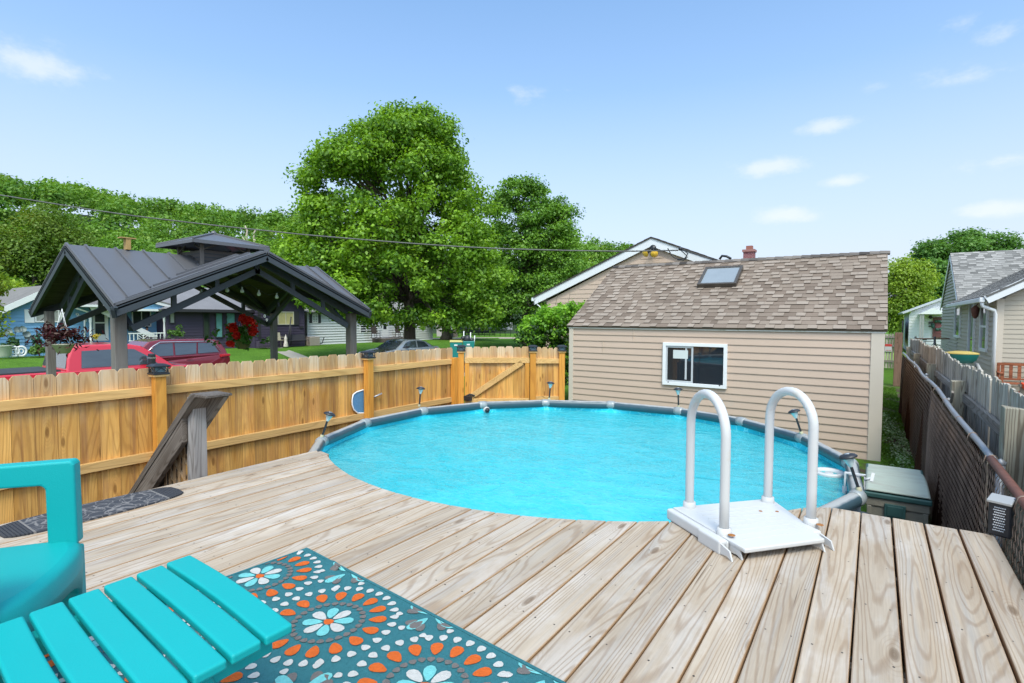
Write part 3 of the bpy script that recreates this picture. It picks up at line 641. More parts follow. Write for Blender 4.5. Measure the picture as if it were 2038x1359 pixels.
# ================================================================== TURQUOISE FURNITURE
fs_ = thing('slatted_footstool', (-1.31, .45, DZ), 'turquoise plastic slatted footstool standing half on the rug in front', 'footstool')
zt = DZ+.45; yaw = math.atan2(-.04, .55)
def T_(a, b): return np.array([-1.575+a*math.cos(yaw)-b*math.sin(yaw)*-1*0, .712+a*math.sin(yaw)-b])
for i in range(8):
    mb = MB(); n = 14; w0, w1 = i*.0712, i*.0712+.0628; bow = .006-.0015*i; th = .022
    vs = []
    for k in range(n+1):
        a = .545*k/n; q = math.sin(math.pi*k/n)*bow; bb = math.sin(math.pi*k/n)*.0015*(i-2)
        for (b, dz) in ((w0+bb, 0), (w1+bb, 0), (w1+bb, -th), (w0+bb, -th)): p = T_(a, b); vs.append((p[0], p[1], zt+q+dz-(i*.0015)))
    fs2 = [(4*k+j, 4*k+(j+1) % 4, 4*k+4+(j+1) % 4, 4*k+4+j) for k in range(n) for j in range(4)]+[(3, 2, 1, 0), (4*n, 4*n+1, 4*n+2, 4*n+3)]
    mb.add(vs, fs2); mb.build('slat', M_turq, fs_, bevel=.006, seg=3, recalc=True)
for a in (.07, .475):
    mb = MB(); p, q = T_(a, .02), T_(a, .56); mb.beam((*p, zt-.05), (*q, zt-.055), .035, .05); mb.build('side_rail', M_turq, fs_, bevel=.004)
for (a, b, a2, b2) in ((.485, .05, .50, .19), (.485, .52, .50, .37), (.06, .05, .05, .19), (.06, .52, .05, .37)):
    mb = MB(); p, q = T_(a, b2), T_(a2, b); mb.beam((*p, zt-.045), (*q, DZ+.0105), .032, .062, up=(0, 1, 0)); mb.build('leg', M_turq, fs_, bevel=.004)
ch = thing('armchair', (-2.0, .25, DZ), 'turquoise molded plastic armchair at the left edge, square arm above a broad seat', 'chair')
cf = np.array([.60, .80]); cl = np.array([-.80, .60])
fc = np.array([-1.86, .475])     # middle of the front edge
def Q(f, l, z): p = fc+cf*f+cl*l; return (p[0], p[1], DZ+z)
SW = .245
def seat_outline(g=0.0):
    pts = []
    for k in range(13):
        s = -1+2*k/12; pts.append((.035*(1-abs(s)**2.2)-.02*abs(s)**6+g, s*(SW+g)))
    pts += [(-.44, SW-.02+g), (-.46, -SW+.02-g)]; return pts
mb = MB(); rings = []
for (z_, g) in ((.30, -.004), (.36, .0), (.405, -.002), (.418, -.012), (.423, -.030)): rings.append([Q(f, l, z_) for f, l in seat_outline(g)])
k = len(rings[0]); vs = [p for r_ in rings for p in r_]; fc2 = [(i*k+j, i*k+(j+1) % k, (i+1)*k+(j+1) % k, (i+1)*k+j) for i in range(1, 4) for j in range(k)]

# front apron: hangs lower at the corners (arched)
mb.smooth = True; mb.add(vs, fc2); mb.smooth = False; mb.add(rings[4], [tuple(range(k))])
ap = []
for j in range(13):
    s = -1+2*j/12; low = .20+.13*(1-abs(s)**2.6); f, l = seat_outline(0)[j]; ap += [Q(f, l, .36), Q(f-.006, l, low), Q(f-.03, l, low), Q(f-.03, l, .36)]
mb.smooth = True; mb.add(ap, [(4*j+a, 4*j+b, 4*j+4+b, 4*j+4+a) for j in range(12) for a, b in ((0, 1), (1, 2), (2, 3))]); mb.smooth = False
mb.build('seat', M_turq, ch)
for sl in (1, -1):
    mb = MB(); 
    def U(f, l, z): return Q(f, sl*l, z)
    # U-section leg running up from the floor, past the seat, into the arm
    for (z0, z1, f0, f1, w0_) in ((0.0, .36, .005, .0, .06), ):
        mb.add([U(-.005, SW+.012, 0), U(-.075, SW+.012, 0), U(-.075, SW-.03, 0), U(-.005, SW-.05, 0), U(-.005, SW, .40), U(-.10, SW, .40), U(-.10, SW-.05, .40), U(-.005, SW-.06, .40)], [(0, 3, 2, 1), (4, 5, 6, 7), (0, 1, 5, 4), (1, 2, 6, 5), (2, 3, 7, 6), (3, 0, 4, 7)])
    mb.build('front_leg', M_turq, ch, bevel=.008, seg=3, recalc=True)
    mb = MB(); mb.add([U(-.40, SW-.01, 0), U(-.46, SW-.01, 0), U(-.46, SW-.05, 0), U(-.40, SW-.05, 0), U(-.36, SW-.03, .40), U(-.44, SW-.03, .40), U(-.44, SW-.08, .40), U(-.36, SW-.08, .40)], [(0, 3, 2, 1), (4, 5, 6, 7), (0, 1, 5, 4), (1, 2, 6, 5), (2, 3, 7, 6), (3, 0, 4, 7)]); mb.build('rear_leg', M_turq, ch, bevel=.008, recalc=True)
    mb = MB(); prof = [(-.01, .41), (-.012, .66), (-.02, .672), (-.46, .665), (-.46, .605), (-.098, .60), (-.088, .59), (-.086, .41)]
    lo, li = SW+.008, SW-.040
    vs = [U(f, lo, z) for f, z in prof]+[U(f, li, z) for f, z in prof]; n = len(prof)
    mb.add(vs, [list(range(n)), list(range(n, 2*n))[::-1]]+[(i, (i+1) % n, n+(i+1) % n, n+i) for i in range(n)]); mb.build('arm', M_turq, ch, bevel=.007, seg=3, recalc=True)
mb = MB(); bk = []
for j in range(9):
    s = -1+2*j/8
    for z_, f in ((.38, -.43), (.6, -.47), (.85, -.53), (.92, -.55)): bk.append(Q(f-.03*(1-s*s), s*(SW-.02), z_-(0.05*s*s if z_ > .9 else 0)))
fs3 = [(j*4+i, j*4+i+1, j*4+5+i, j*4+4+i) for j in range(8) for i in range(3)]; mb.smooth = True; mb.add(bk, fs3); mb.smooth = False
o = mb.build('backrest', M_turq, ch); sm = o.modifiers.new('thick', 'SOLIDIFY'); sm.thickness = .02
# ================================================================== SIDING, SHINGLES
def lap(mb, A, B, z0, z1, out, expo=.13, lip=.012, clip=None):
    """lapped boards on the wall from A to B (plan points), outward normal out; clip(z)->(s0,s1) limits in metres"""
    A = np.array(A, float); B = np.array(B, float); L = np.linalg.norm(B-A); u = (B-A)/L; out = np.array(out, float); z = z0
    def pt(s, z, o): q = A+u*s+out*o; return (q[0], q[1], z)
    while z < z1-1e-4:
        zt = min(z+expo, z1); a0, b0 = clip(z) if clip else (0, L); a1, b1 = clip(zt) if clip else (0, L)
        if b0-a0 > .01:
            if b1 < a1: a1 = b1 = (a0+b0)/2
            zm = z+(zt-z)*.10
            mb.add([pt(a0, z, 0), pt(b0, z, 0), pt(b0, z+.0015, lip), pt(a0, z+.0015, lip), pt(b0, zm, lip), pt(a0, zm, lip), pt(b1, zt, .0015), pt(a1, zt, .0015)],
                   [(0, 1, 2, 3), (3, 2, 4, 5), (5, 4, 6, 7)] if True else [])
        z = zt
def shingle_roof(mb, E0, E1, R0, R1, expo=.127, tab=.23, thick=.006, seed=3, lift=.004):
    """laminated shingles on the plane eave E0-E1 to ridge R0-R1"""
    E0, E1, R0, R1 = [np.array(q, float) for q in (E0, E1, R0, R1)]; rr = random.Random(seed)
    n = np.cross(E1-E0, R0-E0); n /= np.linalg.norm(n); n = n if n[2] > 0 else -n
    L = np.linalg.norm(R0-E0); rows = int(round(L/expo)); st = False
    for i in range(rows):
        t0, t1 = i/rows, min((i+1.06)/rows, 1); a0, b0, a1, b1 = E0+(R0-E0)*t0, E1+(R1-E1)*t0, E0+(R0-E0)*t1, E1+(R1-E1)*t1
        W = np.linalg.norm(b0-a0); s = -rr.random()*tab
        while s < W:
            wd = tab*(rr.choice([.75, .9, 1.05]) if st else rr.choice([.55, .7, .9])); st = (not st) if rr.random() < .88 else st; s0, s1 = max(s, 0)/W, min(s+wd, W)/W
            if s1 > s0+.003:
                th = lift+(thick if st else 0)+rr.random()*.0015; s0 += .0015/W; s1 -= .0015/W
                p = [a0+(b0-a0)*s0, a0+(b0-a0)*s1, a1+(b1-a1)*s1, a1+(b1-a1)*s0]
                up = [p[0]+n*(th+.003), p[1]+n*(th+.003), p[2]+n*th*.25, p[3]+n*th*.25]
                mb.add(up, [(0, 1, 2, 3)], (.50+.45*rr.random()) if th > lift+thick*.5 else (.20+.32*rr.random())); mb.add(up+[p[0], p[1], p[2], p[3]], [(4, 5, 1, 0), (5, 6, 2, 1), (7, 4, 0, 3)], 0.0)  # cut tabs printed darker; edge faces darkened to paint shade under the tabs
            s += wd
def shingle_mat(name, a, b, c):
    m = bpy.data.materials.new(name); m.use_nodes = True; t = NT(m.node_tree); p = t.n['Principled BSDF']
    at = t.new('ShaderNodeAttribute', attribute_name='rnd').outputs['Fac']; co = t.new('ShaderNodeTexCoord').outputs['Object']
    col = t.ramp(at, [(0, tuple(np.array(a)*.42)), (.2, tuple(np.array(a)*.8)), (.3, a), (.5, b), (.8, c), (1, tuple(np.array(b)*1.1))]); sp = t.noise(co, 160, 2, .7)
    col = t.vmath('SCALE', col, t.math('MULTIPLY_ADD', sp, 1.1, .45)); col = t.vmath('SCALE', col, t.math('MULTIPLY_ADD', t.noise(co, .9, 4, .6), .5, .75))
    t.put(p.inputs['Base Color'], col); p.inputs['Roughness'].default_value = .95; p.inputs['Specular IOR Level'].default_value = .15
    bp = t.new('ShaderNodeBump'); bp.inputs['Strength'].default_value = .5; bp.inputs['Distance'].default_value = .004; t.put(bp.inputs['Height'], sp); t.l.new(bp.outputs[0], p.inputs['Normal'])
    MATS[name] = m; return m
M_shg = shingle_mat('brown_shingle', (.195, .15, .118), (.25, .20, .16), (.31, .255, .21))
M_shgg = shingle_mat('grey_shingle', (.185, .18, .17), (.26, .25, .235), (.345, .33, .31))
M_shgd = shingle_mat('dark_ridge_shingle', (.12, .105, .095), (.16, .14, .125), (.20, .175, .155))
M_glass = glass('window_glass_dark', (.020, .026, .034))
M_glassc = glass('curtained_glass', (.20, .21, .19))
def window_y(parent, x0, x1, z0, z1, Y, fw=.05, frame=None, slider=True, glassm=None, depth=.03, sash=None):
    """window in a wall facing -Y"""
    frame = frame or M_whitev; mb = MB(); y0, y1 = Y-depth, Y+.02
    mb.box(x0, x1, y0, y1, z1-fw, z1); mb.box(x0, x1, y0, y1, z0, z0+fw); mb.box(x0, x0+fw, y0, y1, z0+fw, z1-fw); mb.box(x1-fw, x1, y0, y1, z0+fw, z1-fw)
    wnd = mb.build('window', frame, parent, bevel=.003)
    mb = MB(); mb.poly([(x0+fw, Y+.0, z0+fw), (x1-fw, Y+.0, z0+fw), (x1-fw, Y+.0, z1-fw), (x0+fw, Y+.0, z1-fw)]); mb.build('pane', glassm or M_glass, wnd)
    if slider:
        xm = x0+(x1-x0)*.47; mb = MB(); s = .035; ys = Y-.012
        a, b = x0+fw+.002, xm+.02
        mb.box(a, b, ys, ys+.01, z1-fw-s, z1-fw-.002); mb.box(a, b, ys, ys+.01, z0+fw+.002, z0+fw+s); mb.box(a, a+s*.8, ys, ys+.01, z0+fw+s, z1-fw-s); mb.box(b-s, b, ys, ys+.01, z0+fw+s, z1-fw-s)
        mb.build('sash', sash or mat('grey_sash', (.52, .54, .56), .4), wnd, bevel=.002)
    return wnd

# ================================================================== SHED
SY = 10.36; SX0, SX1 = -5.50, .125; SE = 2.115; RY, RZ = 12.80, 3.60
shed = thing('garden_shed', ((SX0+SX1)/2, SY+2.4, 0), 'tan vinyl sided shed with brown shingle roof and a skylight behind the pool', 'shed')
mb = MB(); mb.box(SX0+.02, SX1-.02, SY+.02, RY*2-SY-.02, 0, SE-.02, .5)
mb.extr([(SY+.02, SE-.02), (RY*2-SY-.02, SE-.02), (RY, RZ-.06)], 'x', SX0+.02, SX1-.02); mb.cr = .5
nc = 16
lap(mb, (SX0+.09, SY), (SX1-.16, SY), SE-.05-.129*nc, SE-.05, (0, -1), .129, .017)
for X, o in ((SX0, (-1, 0)), (SX1, (1, 0))):
    lap(mb, (X, SY+.1), (X, RY*2-SY-.1), .05, RZ-.1, o, .129, .012, lambda z: (0, 2*(RY-SY)-.2) if z < SE else ((z-SE)*(RY-SY)/(RZ-SE), 2*(RY-SY)-.2-(z-SE)*(RY-SY)/(RZ-SE)))
for (x, za, zb) in ((-3.88, 5, 7), (-4.72, 3, 5), (-.95, 12, 14)): pass
mb.build('wall', M_siding, shed)
mb = MB(); mb.cr = .5
for (x, k0) in ((-4.05, 0), (-4.72, 2), (-1.02, 10)):
    z1 = SE-.05-.129*k0; mb.box(x, x+.003, SY-.0225, SY-.006, z1-.258, z1-.002)
mb.build('siding_seams', M_trim, shed)
mb = MB(); mb.box(SX0-.012, SX0+.092, SY-.028, SY+.09, 0, SE-.03); mb.build('corner_trim', M_trim, shed, bevel=.006)
mb = MB(); mb.box(SX1-.165, SX1+.016, SY-.028, SY+.10, 0, SE-.03); mb.build('corner_trim', M_trim, shed, bevel=.006)
mb = MB(); mb.box(SX0-.03, SX0+1.3, SY-.038, SY-.002, SE-.048, SE-.006); mb.box(SX0+1.3, SX1+.03, SY-.034, SY-.002, SE-.052, SE-.010); mb.build('eave_trim', mat('eave_trim_paint', (.60, .58, .53), .5, var=.1, dirt=((.40, .38, .28), 5, .55)), shed, bevel=.004)
mb = MB(); ov = .055
mb.slab([(SX0-.05, SY-ov, SE-.003), (SX1+.05, SY-ov, SE-.003), (SX1+.05, RY, RZ), (SX0-.05, RY, RZ)], .03, .3); mb.slab([(SX0-.05, 2*RY-SY+ov, SE-.003), (SX1+.05, 2*RY-SY+ov, SE-.003), (SX1+.05, RY, RZ-.002), (SX0-.05, RY, RZ-.002)], .03, .3)
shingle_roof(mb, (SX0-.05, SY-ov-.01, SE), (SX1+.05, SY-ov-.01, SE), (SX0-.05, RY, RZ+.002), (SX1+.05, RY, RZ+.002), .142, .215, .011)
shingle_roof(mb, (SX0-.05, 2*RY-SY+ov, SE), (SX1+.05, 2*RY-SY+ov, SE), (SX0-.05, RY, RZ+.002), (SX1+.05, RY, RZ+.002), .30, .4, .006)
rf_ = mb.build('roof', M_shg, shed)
mb = MB(); x = SX0-.06
while x < SX1+.05:
    x2 = min(x+.17, SX1+.06); s = random.random(); mb.slab([(x, RY-.11, RZ-.028), (x2+.03, RY-.11, RZ-.040), (x2+.03, RY, RZ+.022), (x, RY, RZ+.034)], .012, s); mb.slab([(x, RY+.11, RZ-.028), (x2+.03, RY+.11, RZ-.040), (x2+.03, RY, RZ+.022), (x, RY, RZ+.034)], .012, s); x += .17
mb.build('ridge_cap', M_shgd, rf_)
# skylight on the roof slope
sn = np.array([0, -(RZ-SE), RY-SY]); sn = sn/np.linalg.norm(sn); su = np.array([0, RY-SY, RZ-SE]); su /= np.linalg.norm(su)
sp = np.array([0, SY, SE+.0])
k_ = [onp(x, y, sp, sn) for x, y in ((1389, 575), (1466, 573), (1480, 537), (1405, 540))]
bx0, bx1 = (k_[0][0]+k_[3][0])/2, (k_[1][0]+k_[2][0])/2; t0 = np.dot(k_[0]-sp, su); t1 = np.dot(k_[2]-sp, su)
def SP(x, t, h): q = sp+su*t+sn*h; return (x, q[1], q[2])
mb = MB()
fw = .055
for (xa, xb, ta, tb) in ((bx0, bx1, t0, t0+fw), (bx0, bx1, t1-fw, t1), (bx0, bx0+fw, t0+fw, t1-fw), (bx1-fw, bx1, t0+fw, t1-fw)):
    v = [SP(xa, ta, -.02), SP(xb, ta, -.02), SP(xb, tb, -.02), SP(xa, tb, -.02), SP(xa, ta, .115), SP(xb, ta, .115), SP(xb, tb, .115), SP(xa, tb, .115)]
    mb.add(v, [(0, 3, 2, 1), (4, 5, 6, 7), (0, 1, 5, 4), (1, 2, 6, 5), (2, 3, 7, 6), (3, 0, 4, 7)])
sl_ = mb.build('skylight', mat('bronze_flashing', (.10, .085, .07), .4, .4), shed, bevel=.006)
mb = MB(); mb.poly([SP(bx0+fw, t0+fw, .095), SP(bx1-fw, t0+fw, .095), SP(bx1-fw, t1-fw, .095), SP(bx0+fw, t1-fw, .095)]); mb.build('pane', mat('skylight_pane', (.24, .27, .29), .12, var=.15, scale=2, spec=.8), sl_)
# window with a paper in it
a, b = ony(1321, 681, SY), ony(1447, 771, SY)
wn = window_y(shed, a[0], b[0], ony(1321, 764, SY)[2]-.005, a[2], SY-.028, .062)
mb = MB(); pa, pb = ony(1341, 696, SY), ony(1370, 714, SY); mb.box(pa[0], pb[0], SY-.0345, SY-.034, pb[2], pa[2]); mb.build('paper_notice', mat('paper', (.62, .66, .64), .8, var=.08), wn)
mb = MB(); xx = a[0]+.43; mb.box(xx, xx+.035, SY-.0335, SY-.029, b[2]+.10, a[2]-.07); mb.build('inner_bar', mat('grey_sash', (.5, .5, .5)), wn)
mb = MB()
for fx in (.1, .9): 
    q = a[0]+(b[0]-a[0])*fx; mb.box(q-.012, q+.012, SY-.060, SY-.0585, b[2]+.022, b[2]+.04)
mb.build('frame_clips', M_screw, wn)

# ================================================================== HOUSE WITH WHITE GABLE BEHIND THE SHED
GY = 17.0
pk, le = ony(1298, 474, GY), ony(1066, 592, GY); hw = pk[0]-le[0]; sl = (pk[2]-le[2])/hw; re = pk[0]+hw
gh = thing('gable_house', (pk[0], GY+4, 0), 'tan sided house with wide white gable trim rising behind the shed roof', 'house')
mb = MB(); mb.cr = .5; ez = le[2]-.25; xw0, xw1 = le[0]+.45, re-.45
mb.box(xw0+.02, xw1-.02, GY+.02, GY+9, 0, ez+.1); mb.extr([(xw0+.02, ez+.1), (xw1-.02, ez+.1), (pk[0], pk[2]-.25)], 'y', GY+.02, GY+9)
lap(mb, (xw0, GY), (xw1, GY), ez-2.6, pk[2]-.2, (0, -1), .155, .014, lambda z: (max(0, (z-ez+.1)/sl-.1), (xw1-xw0)-max(0, (z-ez+.1)/sl-.1)))
mb.build('wall', M_siding, gh)
M_alu = mat('white_fascia', (.74, .75, .76), .45, var=.06, scale=2, dirt=((.50, .50, .48), 2.5, .66))
for s in (-1, 1):
    e = np.array([pk[0]+s*hw, 0, le[2]]); p_ = np.array([pk[0], 0, pk[2]])
    mb = MB(); d = e-p_; nrm_ = np.array([0, 0, 1])
    v = []
    for yy in (GY-.10, GY-.06):
        for q, h in ((p_, .0), (e, .0), (e, -.27), (p_, -.27)): v.append((q[0], yy, q[2]+h))
    mb.add(v, [(0, 1, 2, 3), (7, 6, 5, 4), (0, 4, 5, 1), (1, 5, 6, 2), (2, 6, 7, 3), (3, 7, 4, 0)]); mb.build('gable_trim', M_alu, gh)
    mb = MB(); v = [(p_[0], GY-.07, p_[2]-.25), (e[0], GY-.07, e[2]-.25), (e[0], GY+.0, e[2]-.25), (p_[0], GY+.0, p_[2]-.25)]; mb.poly(v); mb.build('soffit', mat('soffit_paint', (.52, .53, .52), .6), gh)
    mb = MB(); mb.slab([(p_[0], GY-.13, p_[2]+.03), (e[0]+s*.04, GY-.13, e[2]+.015), (e[0]+s*.04, GY+9.3, e[2]+.015), (p_[0], GY+9.3, p_[2]+.03)], .035, .1)
    a_, b_ = (e[0]+s*.04, GY-.13, e[2]+.02), (e[0]+s*.04, GY+9.3, e[2]+.02); shingle_roof(mb, a_, b_, (p_[0], GY-.13, p_[2]+.035), (p_[0], GY+9.3, p_[2]+.035), .25, .4, .006); mb.build('roof', M_shgd, gh)
g0 = np.array([pk[0]-hw-.03, GY-.3, le[2]-.12]); mb = MB(); mb.box(g0[0]-.10, g0[0]+.02, GY-.10, GY+9.2, g0[2]-.02, g0[2]+.11); mb.build('gutter', M_alu, gh, bevel=.02)
mb = MB(); mb.tube([(g0[0]-.03, GY-.05, g0[2]), (g0[0]+.34, GY-.05, g0[2]-.3), (g0[0]+.42, GY-.05, .0)], .028, 8); mb.build('downspout', M_alu, gh)
# service mast, cables, flood light, chimney
ins = ony(1352, 500, GY-.4)
sv = thing('service_cables', ins, 'black looping power cables and insulator on the white gable trim', 'cables')
mb = MB(); L = [ony(x, y, GY-.42) for x, y in ((1329, 494), (1335, 505), (1342, 513), (1352, 516), (1363, 514), (1369, 505), (1362, 498), (1354, 495))]; mb.tube(L, .018, 6); L = [ony(x, y, GY-.45) for x, y in ((1354, 497), (1366, 508), (1368, 512), (1360, 518), (1348, 517))]; mb.tube(L, .016, 6)
mb.tube([ony(x, y, GY-.42) for x, y in ((1354, 496), (1372, 502), (1400, 511), (1424, 518))], .02, 6); mb.build('cable', M_black, sv)
mb = MB(); mb.tube([ony(x, y, GY-.6) for x, y in ((1432, 516), (1437, 509), (1446, 510), (1455, 515))], .035, 8); mb.build('conduit', M_blackm, sv)
mb = MB(); mb.sphere(ony(1354, 495, GY-.42), .06); mb.build('insulator', M_blackm, sv)
fl_ = thing('flood_light', ony(1298, 500, GY-.05), 'twin yellow flood lights under the peak of the white trimmed gable', 'flood light')
M_yel = mat('amber_lamp_glass', (.85, .52, .06), .2, var=.15, spec=.8)
c_ = ony(1300, 494, GY-.08); mb = MB(); mb.lathe([(.11, 0), (.11, .04), (.0, .06)], c_, 12, (0, -1, 0)); mb.build('mount', M_blackm, fl_)
for sx, (x, y) in ((-1, (1286, 503)), (1, (1302, 504))):
    q = ony(x, y, GY-.32); ax = np.array([sx*.35, -.75, -.45]); mb = MB(); mb.lathe([(.0, -.14), (.05, -.13), (.06, -.05), (.125, .05)], q, 14, ax); mb.tube([c_+(0, -.05, 0), q-ax*.1], .02, 6); mb.build('lamp_housing', M_blackm, fl_)
    mb = MB(); mb.lathe([(.12, .048), (.10, .07), (.0, .085)], q, 14, ax); mb.build('lens', M_yel, fl_)
chy = GY+5; c0, c1 = ony(1477, 520, chy), ony(1502, 500, chy)
chm = thing('chimney', (c0[0]/2+c1[0]/2, chy, 2.8), 'small red brick chimney with cap showing above the shed ridge', 'chimney')
m = bpy.data.materials.new('red_brick'); m.use_nodes = True; t = NT(m.node_tree); p_ = t.n['Principled BSDF']; bt = t.new('ShaderNodeTexBrick'); bt.inputs['Scale'].default_value = 5; co = t.new('ShaderNodeTexCoord').outputs['Object']
x, y, z = t.xyz(co); t.l.new(t.comb(t.math('ADD', x, y), z, 0.0), bt.inputs['Vector']); bt.inputs['Color1'].default_value = (.20, .05, .06, 1); bt.inputs['Color2'].default_value = (.28, .08, .08, 1); bt.inputs['Mortar'].default_value = (.35, .28, .27, 1)
t.l.new(bt.outputs[0], p_.inputs['Base Color']); p_.inputs['Roughness'].default_value = .9
cw = (c1[0]-c0[0])/2; mx = (c0[0]+c1[0])/2; mb = MB(); mb.box(mx-cw*.85, mx+cw*.85, chy, chy+cw*1.7, 2.8, c1[2]); mb.build('stack', m, chm)
mb = MB(); mb.box(mx-cw, mx+cw, chy-.05, chy+cw*2, c1[2], c1[2]+.09); mb.build('cap', mat('chimney_cap', (.33, .16, .14), .9), chm); mb = MB(); mb.box(mx-cw*.5, mx+cw*.5, chy+.1, chy+.1+cw, c1[2]+.09, c1[2]+.24); mb.build('flue', mat('flue_clay', (.30, .12, .09), .9), chm)

# ================================================================== CEDAR FENCE
FX = -5.5
def pickets(mb, A, B, top=1.82, bot=.04, w_=.1395, th=.016, nrm=None, jitter=.006):
    A = np.array(A, float); B = np.array(B, float); L = np.linalg.norm(B-A); u = (B-A)/L; nrm = np.array([u[1], -u[0]]) if nrm is None else np.array(nrm, float)
    n = int(round(L/w_)); w2 = L/n
    for i in range(n):
        s0, s1 = i*w2+.0012, (i+1)*w2-.0012; t_ = top+random.uniform(-jitter, jitter)*1.4; c = .028; off = random.uniform(0, .004); r = random.random()
        prof = [(s0, bot), (s1, bot), (s1, t_-c), (s1-c*.75, t_), (s0+c*.75, t_), (s0, t_-c)]
        f = [(*(A+u*s+nrm*off), z) for s, z in prof]; b = [(*(A+u*s+nrm*(off-th)), z) for s, z in prof]
        mb.add(f+b, [tuple(range(6)), tuple(range(11, 5, -1))]+[(i_, 6+i_, 6+(i_+1) % 6, (i_+1) % 6) for i_ in range(6)], r)
def cap_light(c, z, yaw, parent, s=1.0):
    """solar post cap: wooden collar, bars, lantern and a low pyramid hat; a sub-part of its post"""
    Rz = np.array([[math.cos(yaw), -math.sin(yaw)], [math.sin(yaw), math.cos(yaw)]])
    def sq(mb, h0, z0, h1, z1):
        v = [(*(np.array(c)+Rz@np.array([sx*h0, sy*h0])), z0) for sx, sy in ((-1, -1), (1, -1), (1, 1), (-1, 1))]+[(*(np.array(c)+Rz@np.array([sx*h1, sy*h1])), z1) for sx, sy in ((-1, -1), (1, -1), (1, 1), (-1, 1))]
        mb.add(v, [(0, 3, 2, 1), (4, 5, 6, 7), (0, 1, 5, 4), (1, 2, 6, 5), (2, 3, 7, 6), (3, 0, 4, 7)])
    mb = MB(); sq(mb, .060, z-.004, .062, z+.014); mb.build('wood_collar', M_cedrail, parent)
    mb = MB(); sq(mb, .068, z+.015, .068, z+.03); sq(mb, .052, z+.03, .05, z+.035); sq(mb, .073, z+.082, .075, z+.094); sq(mb, .073, z+.095, .040, z+.112)
    for sx in (-1, 1):
        for sy in (-1, 1):
            q = np.array(c)+Rz@np.array([sx*.055, sy*.055]); mb.beam((*q, z+.03), (*q, z+.083), .009, .009)
    for k in range(4):
        a1 = yaw+math.pi/2*k; R2 = np.array([[math.cos(a1), -math.sin(a1)], [math.sin(a1), math.cos(a1)]])
        p = [np.array(c)+R2@np.array(v) for v in ((.057, -.052), (.057, 0), (.057, .052))]
        mb.beam((*p[0], z+.035), (*p[1], z+.078), .006, .006); mb.beam((*p[2], z+.035), (*p[1], z+.078), .006, .006)
    mb.build('cap_lantern', M_black, parent, bevel=.003)
    mb = MB(); sq(mb, .040, z+.036, .044, z+.081); mb.build('lamp_glass', mat('smoky_lamp_glass', (.16, .19, .21), .15, var=.3, scale=30, spec=.8), parent)
fence = thing('cedar_fence', (FX, 2, 0), 'honey coloured cedar picket fence running along the whole left side', 'fence', 'cedar fencing')
ys = [-2.66, -.22, 2.21, 4.66, 6.43]
for i in range(4):
    mb = MB(); pickets(mb, (FX, ys[i]), (FX, ys[i+1]), nrm=(1, 0)); mb.build('picket_panel', M_cedar, fence)
    for z in (1.565, .965, .25):
        mb = MB(); mb.box(FX+.005, FX+.045, ys[i]+.03, ys[i+1]-.03, z-.002, z+.078+.0); mb.build('rail', M_cedrail, fence, bevel=.003)
for y in ys[1:4]:
    mb = MB(); mb.box(FX+.046, FX+.136, y-.045, y+.045, 0, 1.745, random.random()); po = mb.build('post', M_cedpost, fence, bevel=.004); cap_light((FX+.091, y), 1.745, 0, po)
GA = np.array([-5.36, 6.50]); GB = np.array([-4.10, 7.47]); gu = (GB-GA)/np.linalg.norm(GB-GA); gn = np.array([gu[1], -gu[0]]); gyaw = math.atan2(gu[1], gu[0])
mb = MB(); mb.box(FX+.02, FX+.11, 6.36, 6.45, 0, 1.66); mb.build('post', M_cedpost, fence, bevel=.004)
def gpost(s, label=None, parent=None, top=1.745):
    q = GA+gu*s; mb = MB(); Rm = lambda a, b: q+gu*a+gn*b
    mb.add([(*Rm(a, b), z) for z in (0, top) for a, b in ((-.045, -.045), (.045, -.045), (.045, .045), (-.045, .045))], [(0, 3, 2, 1), (4, 5, 6, 7), (0, 1, 5, 4), (1, 2, 6, 5), (2, 3, 7, 6), (3, 0, 4, 7)])
    po = mb.build('post', M_cedpost, parent, bevel=.004, recalc=True); cap_light(q, top, gyaw, po); return q
LG = np.linalg.norm(GB-GA)
pg = []
for x in (918, 1060.5, 1118):
    r_ = ray(x, 720)[:2]; A2 = np.array([[gu[0], -r_[0]], [gu[1], -r_[1]]]); s_, _ = np.linalg.solve(A2, -GA); pg.append(s_)
for s in pg[:2]: gpost(s, parent=fence)
sp_ = thing('narrow_cedar_panel', (*(GA+gu*(pg[1]+pg[2])/2), 0), 'narrow cedar fence panel of four planks between the gate and the shed', 'fence', 'cedar fencing')
gpost(pg[2], parent=sp_)
q0, q1 = GA+gu*(pg[1]+.05)-gn*.03, GA+gu*(pg[2]-.03)-gn*.03
mb = MB(); pickets(mb, q0, q1, nrm=gn, w_=.10); mb.build('picket_panel', M_cedar, sp_)
for z in (1.565, .965, .25):
    mb = MB(); a, b = q0+gn*.022, q1+gn*.022; mb.beam((*a, z+.038), (*b, z+.038), .038, .078); mb.build('rail', M_cedrail2, sp_, bevel=.003)
gate = thing('cedar_gate', (*(GA+gu*(pg[0]+pg[1])/2), 0), 'cedar gate with a long diagonal brace and black hinge, beyond the pool', 'gate')
q0, q1 = GA+gu*(pg[0]+.055)-gn*.02, GA+gu*(pg[1]-.055)-gn*.02
mb = MB(); pickets(mb, q0, q1, nrm=gn, w_=.121, bot=.06, top=1.83); mb.build('picket_panel', M_cedar, gate)
for z in (1.575, .93, .2):
    mb = MB(); a, b = q0+gn*.024, q1+gn*.024; mb.beam((*a, z+.040), (*b, z+.040), .038, .085); mb.build('rail', M_cedrail2, gate, bevel=.003)
mb = MB(); a, b = q0+gu*.08+gn*.026, q1-gu*.12+gn*.026; mb.beam((*a, 1.03), (*b, 1.585), .034, .085, up=(0, 0, 1)); mb.build('brace', M_cedrail2, gate, bevel=.003)
